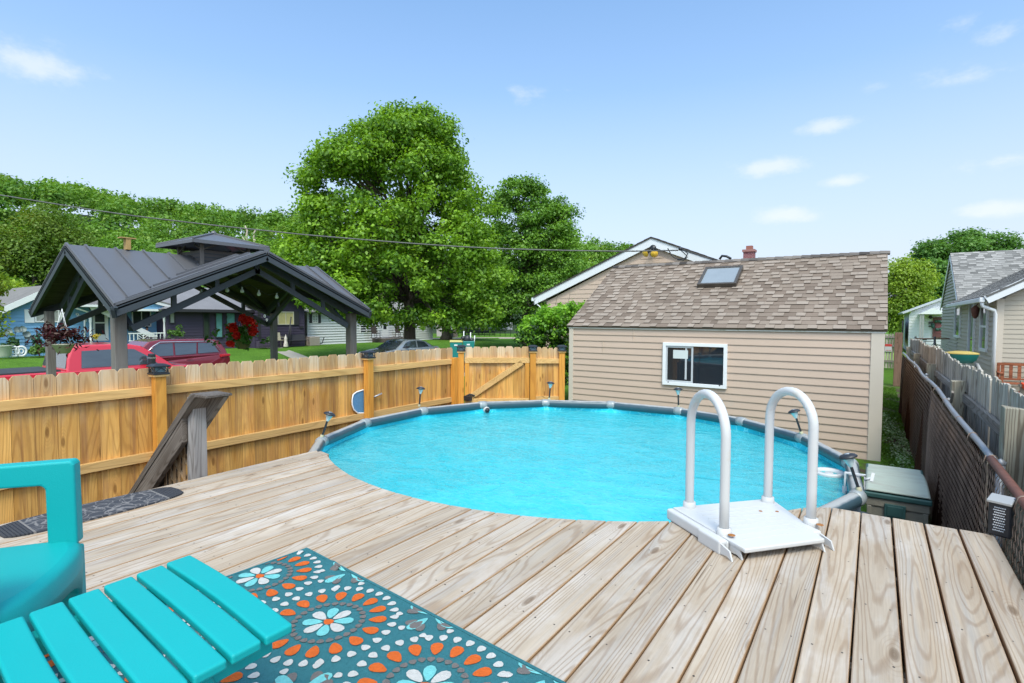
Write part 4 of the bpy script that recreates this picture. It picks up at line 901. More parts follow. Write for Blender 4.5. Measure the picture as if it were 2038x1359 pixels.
for q in (q0+gu*.035, q1-gu*.035):
    q = q+gn*.024; mb = MB(); mb.add([(*(q+gu*a+gn*b), z) for z in (.06, 1.57) for a, b in ((-.035, -.016), (.035, -.016), (.035, .016), (-.035, .016))], [(0, 3, 2, 1), (4, 5, 6, 7), (0, 1, 5, 4), (1, 2, 6, 5), (2, 3, 7, 6), (3, 0, 4, 7)]); mb.build('stile', M_cedpost, gate, recalc=True)
mb = MB(); q = q0+gn*.06+gu*.01; mb.box(q[0]-.05, q[0]+.10, q[1]-.02, q[1]+.05, .985, 1.06); mb.tube([(*(q+gu*.0), 1.05), (*(q+gu*.07), 1.085), (*(q+gu*.15), 1.06)], .014, 6); mb.build('latch', M_black, gate, bevel=.008)
# blue pool net hanging behind the fence post
nt_ = thing('pool_net', (FX+.03, 4.66, 1.0), 'blue leaf skimmer net hanging on the fence behind a cedar post', 'pool net')
cN = [onx(x, y, FX+.028) for x, y in ((701, 795), (703, 785), (710, 780), (722, 776), (736, 778), (742, 790), (742, 803), (738, 815), (728, 822), (712, 822), (704, 815), (701, 805))]
mb = MB(); mb.tube(cN, .009, 6, closed=True); mb.build('frame', M_whitev, nt_)
mb = MB(); mb.poly(cN); mb.build('net', mat('blue_net', (.09, .24, .42), .8, var=.3, scale=40), nt_)
mb = MB(); mb.tube([onx(742, 791, FX+.03), onx(760, 783, FX+.05)], .012, 8); mb.build('handle', mat('aluminium_pole', (.6, .58, .57), .3, .6), nt_)

# ================================================================== STORAGE BOX
M_box = mat('khaki_box_plastic', (.20, .19, .155), .65, var=.12, scale=5, bump=.2, dirt=((.27, .25, .20), 4, .55)); M_lid = mat('grey_green_lid', (.37, .42, .36), .8, var=.14, scale=4, stretch=(1, 3, 1), bump=.15, dirt=((.34, .36, .31), 3, .5)); M_dkgreen = mat('dark_green_plastic', (.03, .09, .085), .55, var=.3, scale=9)
sb = thing('storage_box', (.235, 6.65, 0), 'weathered khaki and grey green plastic storage box beside the pool rim', 'storage box')
x0, x1, y0, y1 = -.035, .495, 6.34, 7.62; mb = MB(); mb.box(x0+.02, x1-.02, y0+.03, y1-.02, 0, .52); mb.box(x0+.01, x1-.01, y0+.018, y1-.02, .43, .52); mb.box(x0+.02, x1-.02, y0+.012, y0+.03, .24, .28)
mb.box(x0+.02, x0+.06, y0+.014, y0+.03, 0, .43); mb.box(x1-.06, x1-.02, y0+.014, y0+.03, 0, .43); mb.build('body', M_box, sb, bevel=.008)
mb = MB(); mb.box(x0-.004, x1+.004, y0, y1, .515, .565); mb.build('lid_rim', M_dkgreen, sb, bevel=.012, seg=3)
mb = MB(); n = 8; vs = []
for j in range(n+1):
    t_ = j/n; yy = y0+.02+(y1-y0-.04)*t_; zz = .568+.062*math.sin(math.pi*min(1, t_*1.1+.08))**.6
    for xx, dz in ((x0+.0, -.02), (x0+.02, 0), (x1-.02, 0), (x1-.0, -.02)): vs.append((xx, yy, zz+dz))
mb.add(vs, [(4*j+a, 4*j+a+1, 4*j+5+a, 4*j+4+a) for j in range(n) for a in range(3)]+[(0, 3, 2, 1), (4*n, 4*n+1, 4*n+2, 4*n+3)]+[(4*j+3, 4*j, 4*j+4, 4*j+7) for j in range(n)]); mb.build('lid', M_lid, sb, bevel=.01, recalc=True)
mb = MB(); mb.box(.13, .30, y0+.000, y0+.02, .335, .475); mb.box(.15, .28, y0-.008, y0+.002, .36, .46); mb.build('handle_plate', M_dkgreen, sb, bevel=.006)

# ================================================================== CHAIN LINK FENCE
CXF = .64
def rail_z(y): return 1.345+.012*min(y, 9)-.004*max(0, y-9)
cl_ = thing('chain_link_fence', (CXF, 8, 0), 'chain link fence with dark brown screening and a bent grey top rail on the right', 'fence')
M_galv = mat('galvanised_pipe', (.27, .285, .31), .45, .4, var=.2, scale=6, dirt=((.30, .29, .28), 9, .6)); M_rpipe = mat('rusty_pipe', (.20, .085, .06), .75, .3, var=.4, scale=20)
M_wire = mat('fence_wire', (.34, .24, .18), .45, .3, var=.7, scale=3)
yl = np.linspace(4.5, 17, 26); mb = MB(); mb.tube([(CXF+.012*math.sin(y*1.7), y, rail_z(y)+.01*math.sin(y*1.1)) for y in yl], .0215, 12); mb.build('top_rail', M_galv, cl_)
mb = MB(); mb.tube([(CXF, y, rail_z(y)-.005) for y in np.linspace(.2, 4.52, 8)], .024, 12); mb.build('top_rail', M_rpipe, cl_)
for y in (1.6, 4.5, 7.4, 10.4, 13.4):
    mb = MB(); mb.tube([(CXF+.045, y, 0), (CXF+.045, y, rail_z(y)-.03)], .024, 10); mb.lathe([(.026, 0), (.03, .02), (.0, .04)], (CXF+.045, y, rail_z(y)-.03), 10); mb.build('post', M_galv, cl_)
for y in (2.6, 3.6, 4.55, 5.3, 6.0, 7.1, 8.2, 9.5, 11.5): mb = MB(); mb.lathe([(.0235, -.006), (.0262, -.006), (.0262, .006), (.0235, .006)], (CXF+.012*math.sin(y*1.7) if y > 4.5 else CXF, y, rail_z(y)+(.01*math.sin(y*1.1) if y > 4.5 else -.005)), 12, (0, 1, 0)); mb.tube([(CXF-.02, y, rail_z(y)+.01), (CXF-.034, y+.02, rail_z(y)-.06), (CXF-.02, y+.03, rail_z(y)-.09)], .003, 4); mb.build('wire_tie', M_wire, cl_)
def zig_wires():
    vs = []; fs = []; rv = []; d = .029; b0 = 0; pitch = .058
    y = .3; i = 0
    while y < 17:
        near = y < 8.5; ns = 4 if near else 3; rr = .0023 if near else .0019
        ztop = rail_z(y)-.012; steps = int(ztop/d); pts = []
        for k in range(steps+1):
            z = ztop-k*d; yy = y+(pitch*.5 if k % 2 else -pitch*.5)*1.04; bul = .045*math.sin(min(1, (ztop-z)/1.2)*math.pi*.55)*(.4+.6*math.sin(y*.9+1)**2)
            pts.append((CXF-.026-bul+(.0022 if k % 2 else -.0022), yy, z))
        pts = np.array(pts); n = len(pts)
        for k in range(ns):
            g = 2*math.pi*k/ns+.6; vs.append(pts+np.array([math.cos(g)*rr, math.sin(g)*rr*.7, math.sin(g)*rr*.7]))
        for k in range(ns):
            k2 = (k+1) % ns
            for j in range(n-1): fs.append((b0+k*n+j, b0+k2*n+j, b0+k2*n+j+1, b0+k*n+j+1))
        b0 += ns*n; y += pitch; i += 1
    V = np.concatenate(vs); mb = MB(); mb.v = [tuple(p) for p in V.tolist()]; mb.f = fs; mb.m = [0]*len(fs); mb.r = [.5]*len(fs); mb.sm = [True]*len(fs); return mb
zig_wires().build('wire_mesh', M_wire, cl_)
mb = MB(); vs = []; ny = 150; nz = 10
for j in range(ny+1):
    y = 4.9+(16.9-4.9)*j/ny
    for k in range(nz+1):
        z = .02+(rail_z(y)-.09)*k/nz; f = 1-k/nz
        vs.append((CXF+.012+.016*math.sin(y*7+k*.2)+.012*math.sin(y*17)-f*.05*(1+math.sin(y*2.1)), y+.01*math.sin(k), z))
mb.smooth = True; mb.add(vs, [(j*(nz+1)+k, (j+1)*(nz+1)+k, (j+1)*(nz+1)+k+1, j*(nz+1)+k+1) for j in range(ny) for k in range(nz)], .5)
mb.build('privacy_screen', mat('brown_screen_cloth', (.050, .026, .018), 1.0, var=.7, scale=5, stretch=(1, 3, .4), bump=.6, bscale=120, spec=.0, dirt=((.10, .06, .045), 3, .6)), cl_)
# leaf litter and dark slatted panel seen through the near mesh
bp_ = thing('brown_gate_post', (.62, 17.2, 0), 'thick brown wooden post at the far end of the chain link fence', 'post')
q = atz(1785, 768, 0); mb = MB(); w0 = .11; mb.box(q[0]-w0, q[0]+w0, q[1]-w0, q[1]+w0, 0, 1.83); WL[bp_.name] = np.array([q[0], q[1], 0]); bp_.location = Vector((q[0], q[1], 0)); mb.build('timber', M_redpost, bp_, bevel=.01)
mb = MB()
for z in (1.65, 1.5, 1.2, .8): mb.lathe([(.012, 0), (.012, .006), (0, .007)], (q[0]-.03, q[1]-w0, z), 8, (0, -1, 0))
mb.build('bolts', M_screw, bp_)
# motion light on the mesh by the deck corner
ml = thing('solar_wall_light', (.60, 4.0, .95), 'black solar wall light with many small lamps hung on the chain link fence', 'solar light')
mc = onx(1987, 1068, .555); mt = np.array([mc[0], mc[1], 1.20]); mfn = np.array([-.42, -.91, 0]); mfn /= np.linalg.norm(mfn); mfr = np.array([-mfn[1], mfn[0], 0]); mz0, mz1 = mc[2], onp(1987, 994, mc, np.array([mc[0], mc[1], 0]))[2]; hwm = .046
WL[ml.name] = np.array([mc[0], mc[1], mz0]); ml.location = Vector((mc[0], mc[1], mz0)); base_ = np.array([mc[0], mc[1], 0])
def mbox(mb, a0, a1, d0, d1, z0, z1, tilt=0): mb.add([base_+mfr*a+mfn*d+np.array([0, 0, z+(tilt*(-d) if z > z0 else tilt*(-d))]) for z in (z0, z1) for a, d in ((a0, d0), (a1, d0), (a1, d1), (a0, d1))], [(0, 3, 2, 1), (4, 5, 6, 7), (0, 1, 5, 4), (1, 2, 6, 5), (2, 3, 7, 6), (3, 0, 4, 7)])
mb = MB(); mbox(mb, -hwm, hwm, -.05, 0, mz0, mz1-.02); mb.build('housing', M_black, ml, bevel=.008, recalc=True)
mb = MB(); mbox(mb, -hwm-.004, hwm+.004, -.055, .012, mz1-.018, mz1-.004, .35); mb.build('solar_panel', mat('solar_glass', (.42, .42, .41), .25, .2), ml, bevel=.003, recalc=True)
mb = MB(); hh = mz1-mz0-.06
for i in range(6):
    for k in range(10): mb.lathe([(.0045, 0), (.003, .003), (.0, .0035)], base_+mfr*(-hwm+.024+(hwm*2-.048)*(i+(.5 if k % 2 else 0))/5.6)+mfn*.0005+np.array([0, 0, mz0+.03+hh*k/10]), 6, mfn)
mb.build('lamp_dots', mat('led_lens', (.45, .46, .48), .2, .2), ml)

# ================================================================== OLD GREY WOOD FENCE, RIGHT
of = thing('old_wood_fence', (.86, 11, 0), 'old grey weathered plank fence with crooked tops beside the neighbouring house', 'fence')
WX = .86; y = .5; k = 0; mb = MB(); pan = 0
def wtop(y): return 1.79+.025*math.sin(y*1.3)+.02*math.sin(y*.5+2)
while y < 19:
    w_ = random.uniform(.115, .145); g = random.choice([.002, .003, .004, .012]); tl = random.uniform(-.012, .012); t_ = wtop(y)+random.uniform(-.025, .02); c1, c2 = random.uniform(.0, .03), random.uniform(.0, .03); x0_ = WX+random.uniform(-.006, .006)
    prof = [(y, .02), (y+w_, .02), (y+w_+tl, t_-c2), (y+w_*.72+tl, t_), (y+w_*.3+tl, t_-.004), (y+tl, t_-c1)]
    f = [(x0_, a, z) for a, z in prof]; b = [(x0_+.017, a, z) for a, z in prof]
    mb.add(f+b, [tuple(range(5, -1, -1)), tuple(range(6, 12))]+[(i_, (i_+1) % 6, 6+(i_+1) % 6, 6+i_) for i_ in range(6)]); y += w_+g; k += 1
    if y > 2.95+2.4*pan: mb.build('plank_panel', M_oldf, of); mb = MB(); pan += 1
if mb.v: mb.build('plank_panel', M_oldf, of)
pys = [onx(x, yq, .74)[1] for x, yq in ((2013, 800), (1898, 760), (1848, 724), (1821, 703), (1806, 690))]; pzs = [onx(x, yq, .74)[2] for x, yq in ((2013, 798), (1898, 758), (1848, 724), (1821, 703), (1806, 690))]
for i, (py, pz) in enumerate(zip(pys, pzs)):
    py = float(py); sw = .058 if i else .078; pz = min(pz, 1.72)
    mb = MB(); n = 8
    vs = []
    for j in range(7):
        z = pz*j/6
        for (a, b) in ((-1, -1), (1, -1), (1, 1), (-1, 1)): vs.append((.775+a*sw*(1+random.uniform(-.05, .05)), py+b*sw*(1+random.uniform(-.05, .05)), z+(random.uniform(-.015, .015) if j == 6 else 0)))
    mb.add(vs, [(4*j+a, 4*j+(a+1) % 4, 4*j+4+(a+1) % 4, 4*j+4+a) for j in range(6) for a in range(4)]+[(24, 25, 26, 27)]); mb.build('post', M_oldpost, of, bevel=.006)
pp = [.6, 2.2]+sorted(float(v) for v in pys)+[19]
for i in range(len(pp)-1):
    for z0 in (1.42, .45):
        a, b = pp[i]+.03, pp[i+1]-.03; mb = MB(); za = z0+random.uniform(-.03, .03); zb = z0+random.uniform(-.03, .03)
        mb.beam((WX-.028, a, za), (WX-.028, b, zb), .036, .088); mb.build('rail', M_oldr, of, bevel=.004)
mb = MB(); q = onx(1893, 800, .70); mb.beam(q, q+np.array([0, -.10, .12]), .02, .035); mb.build('broken_brace', M_oldr, of)
# far little picket gate between shed and post
fg = atz(1768, 736, 0); Yg = fg[1]; fgt = thing('grey_picket_gate', (fg[0], Yg, 0), 'dark grey wooden picket gate between the shed corner and the brown post', 'gate')
mb = MB(); xa, xb = ony(1752, 700, Yg)[0]-.9, ony(1780, 700, Yg)[0]
x = xa
while x < xb: mb.box(x, x+.075, Yg, Yg+.02, .08, 1.62+random.uniform(-.02, .02)); x += .10
mb.build('pickets', M_oldf, fgt)
for z in (1.45, 1.05, .35):
    mb = MB(); mb.box(xa, xb, Yg-.04, Yg-.002, z, z+.09); mb.build('rail', M_oldr, fgt)
sg = ony(1768, 692, Yg-.06); mb = MB(); mb.box(sg[0]-.13, sg[0]+.13, Yg-.055, Yg-.045, sg[2]-.17, sg[2]+.17); so_ = mb.build('warning_sign', M_white, loc=(sg[0], Yg-.05, sg[2]-.17)); tag(so_, 'small red and white warning sign on the grey picket gate', 'sign')
mb = MB(); mb.box(sg[0]-.128, sg[0]+.128, Yg-.058, Yg-.0555, sg[2]+.06, sg[2]+.168); mb.box(sg[0]-.10, sg[0]+.10, Yg-.058, Yg-.0555, sg[2]-.12, sg[2]-.10); mb.build('red_band', mat('sign_red', (.55, .05, .04), .5), so_)
# ================================================================== PAVILION
PX0, PX1, PY0, PY1, PE, PR_ = -10.86, -7.70, 2.664, 6.70, 2.415, 3.285
pcx, pcy = (PX0+PX1)/2, (PY0+PY1)/2
M_seam = mat('charcoal_roof_metal', (.135, .135, .145), .42, .25, var=.06, scale=3); M_beam = mat('charcoal_beam', (.045, .055, .065), .6, var=.12, scale=8)
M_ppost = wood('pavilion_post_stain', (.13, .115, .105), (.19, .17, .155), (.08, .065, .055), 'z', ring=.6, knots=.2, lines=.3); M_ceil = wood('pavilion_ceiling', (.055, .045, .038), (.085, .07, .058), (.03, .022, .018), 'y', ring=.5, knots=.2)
pav = thing('pavilion', (pcx, pcy, -.1), 'charcoal cross gabled garden pavilion with metal roof and small cupola behind the fence', 'pavilion')
cor = {'se': (PX1, PY0), 'ne': (PX1, PY1), 'nw': (PX0, PY1), 'sw': (PX0, PY0)}
mids = {'e': (PX1, pcy), 'n': (pcx, PY1), 'w': (PX0, pcy), 's': (pcx, PY0)}
for k_, (c1, c2) in {'e': ('se', 'ne'), 'n': ('ne', 'nw'), 'w': ('nw', 'sw'), 's': ('sw', 'se')}.items():
    M3 = np.array([*mids[k_], PR_]); C3 = np.array([pcx, pcy, PR_])
    for cc in (c1, c2):
        K3 = np.array([*cor[cc], PE]); mb = MB(); mb.slab([C3, M3, K3], .022, .5)
        n = np.cross(M3-C3, K3-C3); n /= np.linalg.norm(n); n = n if n[2] > 0 else -n
        L = np.linalg.norm(M3-C3); ns = int(L/.36); dn = (K3-M3)
        for i in range(1, ns+2):
            s = min(i*.36-.02, L-.02)/L; a = C3+(M3-C3)*s; f = s; b = a+dn*f; mb.beam(a+n*.012, b+n*.012, .022, .030, up=n)
        mb.build('roof_panel', M_seam, pav)
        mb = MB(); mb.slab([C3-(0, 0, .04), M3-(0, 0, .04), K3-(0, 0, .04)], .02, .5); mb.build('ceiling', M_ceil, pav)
        mb = MB(); inn = (C3-M3)/L*.02; mb.beam(M3-(0, 0, .075)+inn, K3-(0, 0, .075)+inn, .04, .125); mb.build('fascia', M_beam, pav)
        mb = MB(); mb.beam(C3-(0, 0, .10), K3-(0, 0, .10), .05, .10); mb.build('valley_beam', M_beam, pav)
    # arched truss inside each gable
    A3, B3 = np.array([*cor[c1], 0]), np.array([*cor[c2], 0]); inn = (C3-M3)/L*.30; zl, zh = 2.13, 3.01; mid = (A3+B3)/2+inn; mid[2] = zh; u = (B3-A3)/np.linalg.norm(B3-A3); W2 = np.linalg.norm(B3-A3)/2
    for s in (-1, 1):
        e = (A3+B3)/2+inn+u*s*(W2-.30); e[2] = zl; mb = MB(); mb.beam(mid, e, .05, .085); mb.build('truss_chord', M_beam, pav)
        top = mid*1; top[2] = PR_-.10; ee = e*1; ee[2] = PE-.02; mb = MB(); mb.beam(top, ee, .05, .11); mb.build('rafter', M_beam, pav)
        for q in (.36, .70):
            p = mid+(e-mid)*q; t_ = top+(ee-top)*q; mb = MB(); mb.beam(p, t_, .045, .06, up=u); mb.build('strut', M_beam, pav)
    mb = MB(); mb.beam(mid-(0, 0, .05), (*mid[:2], PR_-.06), .05, .08, up=u); mb.build('king_post', M_beam, pav)
for (x, y, pw) in ((-8.08, 2.85, .07), (-8.08, 6.555, .07), (-10.50, 6.50, .055), (-10.62, 2.83, .052)):
    mb = MB(); mb.box(x-pw, x+pw, y-pw, y+pw, -.12, PE-.05); mb.build('post', M_ppost, pav, bevel=.006)
cup = MB(); h = .36; cup.box(pcx-h, pcx+h, pcy-h, pcy+h, 3.02, 3.36); cup.build('cupola_wall', mat('cupola_siding', (.10, .088, .082), .7, var=.1), pav)
mb = MB()
for z in (3.12, 3.18, 3.24, 3.30): mb.box(pcx-h-.008, pcx+h+.008, pcy-h-.008, pcy+h+.008, z, z+.012)
mb.build('cupola_siding_lines', M_beam, pav)
for sx in (-1, 1):
    for sy in (-1, 1):
        mb = MB(); mb.box(pcx+sx*.38-.022, pcx+sx*.38+.022, pcy+sy*.38-.022, pcy+sy*.38+.022, 3.08, 3.46); mb.build('cupola_post', mat('cupola_post_stain', (.16, .14, .125), .7), pav)
        mb = MB(); mb.beam((pcx+sx*.38, pcy+sy*.38, 3.36), (pcx+sx*.16, pcy+sy*.38, 3.45), .02, .02); mb.beam((pcx+sx*.38, pcy+sy*.38, 3.36), (pcx+sx*.38, pcy+sy*.16, 3.45), .02, .02); mb.build('cupola_brace', M_ppost, pav)
e = .62; ap = np.array([pcx, pcy, 3.69]); q4 = [np.array([pcx+a*e, pcy+b*e, 3.485]) for a, b in ((-1, -1), (1, -1), (1, 1), (-1, 1))]; mb = MB()
for i in range(4): mb.slab([q4[i], q4[(i+1) % 4], ap], .02, .5); mb.beam(q4[i]+(0, 0, .01), ap+(0, 0, .012), .03, .02); mb.beam(q4[i]-(0, 0, .03), q4[(i+1) % 4]-(0, 0, .03), .03, .05)
mb.sphere(ap, .05, 8, 4); mb.build('cupola_roof', M_seam, pav)
mb = MB(); q = np.array([pcx, PY0+.75, PR_]); mb.beam(q, q+np.array([0, 0, .17]), .06, .10); mb.slab([q+(-.06, -.1, .18), q+(.06, -.1, .18), q+(.06, .1, .18), q+(-.06, .1, .18)], .015); bh = mb.build('ridge_ornament', mat('tan_wood_ornament', (.42, .27, .10), .8, var=.2)); tag(bh, 'little tan wooden ornament standing on the pavilion ridge', 'ornament')
# string lights
sl_ = thing('string_lights', (-8.6, 4, 2.9), 'string of small glass bulbs hanging under the pavilion roof', 'string lights')
pts = []; bul = []
for k in range(13):
    t_ = k/12; p = np.array([-8.3-.3*math.sin(t_*3), 3.9+1.5*t_, 2.86-.12*math.sin(t_*math.pi*3)**2-.25*abs(t_-.5)]); pts.append(p); bul.append(p)
mb = MB(); mb.tube(pts, .006, 5); mb.build('cable', M_black, sl_)
for p in bul[1::2]:
    mb = MB(); mb.lathe([(.012, 0), (.014, -.03), (.032, -.06), (.026, -.09), (0, -.10)], p, 8); mb.build('bulb', M_clear, sl_)
# hanging baskets
def hang(x, y, ztop, zb, label, r, leafmat, kind, potc):
    o = thing('hanging_basket', (x, y, zb), label, 'hanging basket')
    mb = MB(); mb.lathe([(.0, 0), (r*.55, 0), (r, r*.95), (r*1.06, r*.97), (r*1.06, r*1.08), (r*.95, r*1.08)], (x, y, zb), 16); mb.build('pot', mat('pot_'+kind, potc, .7, var=.15, scale=12), o)
    mb = MB()
    for k in range(3): a = k*2.09+.4; mb.tube([(x+r*math.cos(a), y+r*math.sin(a), zb+r), (x, y, ztop)], .0035, 4)
    mb.build('hanger', M_whitev, o)
    return o
HY1 = float(onx(126, 690, -9.35)[1]); HY2 = float(onx(484, 680, -9.9)[1])
HZ1 = float(onx(126, 703, -9.35)[2]); HZ2 = float(onx(484, 694, -9.9)[2])
b1 = hang(-9.35, HY1, HZ1+.62, HZ1, 'hanging basket of dark burgundy trailing leaves beside the left pavilion post', .125, None, 'cream', (.50, .48, .38))
k = 70; cs = np.array([-9.35, HY1, HZ1+.27])+rng.normal(size=(k, 3))*np.array([.10, .13, .07]); p, nr, s_, tn = blob_leaves(cs, .07, 9, .034, .2)
M_burg = foliage('burgundy_leaves', (.025, .004, .008), (.10, .015, .025), .15); leaf_mesh('foliage', M_burg, p, nr, s_, tn, b1, aspect=.35)
p = np.array([-9.35, HY1, HZ1+.20])+rng.normal(size=(160, 3))*np.array([.10, .19, .085]); leaf_mesh('trailing_leaves', M_burg, p, rng.normal(size=(160, 3)), .042, rng.random(160), b1, aspect=.25)
b2 = hang(-9.9, HY2, 2.35, HZ2, 'hanging basket of bright red geraniums by the middle pavilion post', .15, None, 'brown', (.20, .155, .11))
k = 40; cs = np.array([-9.9, HY2, HZ2+.25])+rng.normal(size=(k, 3))*np.array([.16, .24, .10]); p, nr, s_, tn = blob_leaves(cs, .08, 12, .035, .4)
leaf_mesh('foliage', foliage('geranium_leaves', (.03, .09, .015), (.10, .24, .04)), p, nr, s_, tn, b2, aspect=.8)
M_red = foliage('red_petals', (.50, .006, .004), (.85, .03, .015), .25)
for (dy, dz, r) in ((-.08, .40, .07), (.07, .30, .10), (-.28, .24, .085), (.10, .18, .085), (-.20, .09, .06), (-.32, -.06, .055), (.0, .36, .08)):
    c = np.array([[-9.75, HY2+dy, HZ2+.17+dz]]); p, nr, s_, tn = blob_leaves(c, r, 170, .030, .3, 1, .6); leaf_mesh('flower_head', M_red, p, nr, s_, tn, b2, aspect=.9)
    mb = MB(); mb.tube([(-9.88, HY2+dy*.4, HZ2+.17), (-9.75, HY2+dy, HZ2+.15+dz)], .006, 4); mb.build('stalk', mat('stalk_green', (.08, .16, .04)), b2)

# ================================================================== VEHICLES
M_tyre = mat('tyre_rubber', (.02, .02, .02), .85); M_rim = mat('alloy_rim', (.45, .46, .48), .3, .8); M_cglass = mat('car_glass', (.045, .055, .065), .06, 0, var=.5, scale=1.3, spec=.9, coat=.8, stretch=(1, 1, 4)); M_lampr = mat('tail_lamp', (.5, .02, .03), .2); M_lampw = mat('head_lamp', (.7, .72, .74), .1, .2); M_blk = mat('car_trim', (.018, .018, .02), .45)
def vehicle(name, label, cat, paint, X, Yr, s, zg, W, body, cab, wins, shield, rear, wheels, wr, extra=None, taper=.80):
    Xc = X-W/2; zb = min(z for u, z in cab); zr = max(z for u, z in cab)
    def hw(z): return W/2*(.93 if z < .35 else (1.0 if z < .85 else 1.0-.10*(z-.85)))
    def hc(z): return W/2*(.955-(.955-taper)*(z-zb)/(zr-zb))
    Lm = max(u for u, z in body)
    def P(u, w_, z): return (Xc+w_*(1-.10*max(0, (u-(Lm-.9))/.9)**2-.07*max(0, (.6-u)/.6)**2), Yr+s*u, zg+z)
    o = thing(name, (Xc, Yr+s*Lm/2, zg), label, cat)
    def shell(poly, f):
        mb = MB(); n = len(poly); vs = [P(u, f(z), z) for u, z in poly]+[P(u, -f(z), z) for u, z in poly]
        mb.add(vs, [tuple(range(n)), tuple(range(2*n-1, n-1, -1))]+[(i, n+i, n+(i+1) % n, (i+1) % n) for i in range(n)]); return mb
    def arch(poly):       # wheel openings along the sill
        out = []
        for u, z in poly: out.append((u, z))
        sill = []
        for wu in sorted(wheels): sill += [(wu-wr*1.13*math.cos(a), .30+max(0, wr*1.13*math.sin(a))+(wr-.36)) for a in np.linspace(0.02, math.pi-.02, 9)]
        return out, sill
    top, sill = arch(body); shell(sill+top, hw).build('body', paint, o, bevel=.035, seg=3, recalc=True)
    shell(cab, hc).build('cabin', paint, o, bevel=.045, seg=3, recalc=True)
    for wn_ in wins:
        for sd_ in (1, -1):
            mb = MB(); mb.add([P(u, sd_*(hc(z)+.012), z) for u, z in wn_], [tuple(range(len(wn_)))]); mb.build('side_window', M_cglass, o)
    for nm, (a, b) in (('windshield', shield), ('rear_window', rear)):
        d_ = .014 if nm == 'windshield' else -.014
        mb = MB(); mb.add([P(a[0]+d_, hc(a[1])*.93, a[1]+.012), P(a[0]+d_, -hc(a[1])*.93, a[1]+.012), P(b[0]+d_, -hc(b[1])*.90, b[1]+.012), P(b[0]+d_, hc(b[1])*.90, b[1]+.012)], [(0, 1, 2, 3)]); mb.build(nm, M_cglass, o)
    for wu in wheels:
        for sd_ in (1, -1):
            c = P(wu, sd_*(W/2-.12), wr); mb = MB(); mb.lathe([(wr*.62, -.11), (wr*.97, -.11), (wr, -.06), (wr, .06), (wr*.97, .11), (wr*.62, .11)], c, 24, (1, 0, 0)); t_ = mb.build('wheel', M_tyre, o)
            mb = MB(); mb.lathe([(wr*.62, -.08), (wr*.55, .06*sd_), (.0, .07*sd_)], c, 12, (1, 0, 0)); mb.build('rim', M_rim, t_)
    return o, P, hc, hw
M_red1 = mat('red_truck_paint', (.60, .020, .040), .28, 0, var=.03, scale=2, coat=.7); M_red2 = mat('maroon_paint', (.20, .012, .022), .24, .3, var=.05, scale=2, coat=.9); M_silv = mat('silver_paint', (.42, .45, .48), .28, .45, var=.04, coat=.8)
Yc = onx(131, 700, -17)[1]
tr_, P, hc, hw = vehicle('pickup_truck', 'bright red crew cab pickup truck parked beyond the pavilion posts', 'pickup truck', M_red1, -17, Yc-1.85, 1, -.42, 2.04,
    [(5.85, .45), (5.88, .95), (5.75, 1.12), (4.9, 1.24), (4.15, 1.30), (1.8, 1.30), (.02, 1.30), (0, 1.2), (0, .45)],
    [(1.86, 1.24), (1.92, 1.62), (2.02, 1.88), (2.3, 1.955), (3.25, 1.955), (3.6, 1.88), (4.05, 1.56), (4.45, 1.24)],
    [[(2.18, 1.36), (2.22, 1.80), (2.98, 1.82), (3.03, 1.36)], [(3.12, 1.36), (3.09, 1.82), (3.42, 1.80), (3.80, 1.55), (3.98, 1.36)]], ((4.33, 1.32), (3.62, 1.86)), ((1.88, 1.36), (1.97, 1.80)), (1.15, 4.9), .41)
mb = MB(); mb.box(*sorted((P(0, .93, 0)[0], P(0, -.93, 0)[0])), P(.05, 0, 0)[1], P(1.78, 0, 0)[1], -.42+1.295, -.42+1.335); mb.build('tonneau_cover', mat('black_vinyl', (.035, .036, .04), .6), tr_)
for sd_ in (1, -1):
    mb = MB(); c = np.array(P(3.72, sd_*1.20, 1.50)); mb.box(c[0]-.11, c[0]+.11, c[1]-.06, c[1]+.07, c[2]-.16, c[2]+.17); mb.beam(c+(0, .0, -.12), P(3.72, sd_*.95, 1.34), .08, .07); m_ = mb.build('mirror', M_black, tr_, bevel=.03)
    mb = MB(); mb.box(c[0]-.112, c[0]+.112, c[1]-.062, c[1]+.072, c[2]+.03, c[2]+.075); mb.build('chrome_strip', mat('chrome', (.7, .7, .72), .15, .9), m_)
mb = MB(); mb.beam(P(4.55, .98, 1.20), P(4.95, .97, 1.17), .02, .05, up=(0, 0, 1)); mb.build('fender_vent', M_blk, tr_)
mb = MB(); mb.add([P(4.35, .8, 1.325), P(4.35, -.8, 1.325), P(4.62, -.75, 1.315), P(4.62, .75, 1.315)], [(0, 1, 2, 3)]); mb.build('cowl', M_blk, tr_)
mb = MB(); mb.beam(P(3.07, .965, 1.34), P(3.055, .86, 1.86), .03, .10, up=(0, 1, 0)); mb.build('door_pillar', M_blk, tr_)
Yr_ = onx(461, 700, -22.3)[1]
sv_, P, hc, hw = vehicle('parked_suv', 'dark maroon parked suv with long tinted side windows in front of the purple house', 'suv', M_red2, -22.3, Yr_, -1, -.42, 1.98,
    [(5.0, .45), (5.05, .85), (4.85, 1.02), (4.0, 1.14), (3.5, 1.18), (.12, 1.20), (.02, 1.0), (0, .5)],
    [(.10, 1.10), (.16, 1.35), (.42, 1.74), (.9, 1.82), (2.6, 1.83), (3.0, 1.76), (3.75, 1.12)],
    [[(.48, 1.27), (.68, 1.64), (1.25, 1.68), (1.32, 1.25)], [(1.38, 1.25), (1.31, 1.68), (2.12, 1.70), (2.15, 1.22)], [(2.22, 1.22), (2.19, 1.70), (2.72, 1.68), (3.20, 1.22)]], ((3.66, 1.18), (2.98, 1.75)), ((.14, 1.28), (.36, 1.66)), (1.0, 4.0), .37, taper=.76)
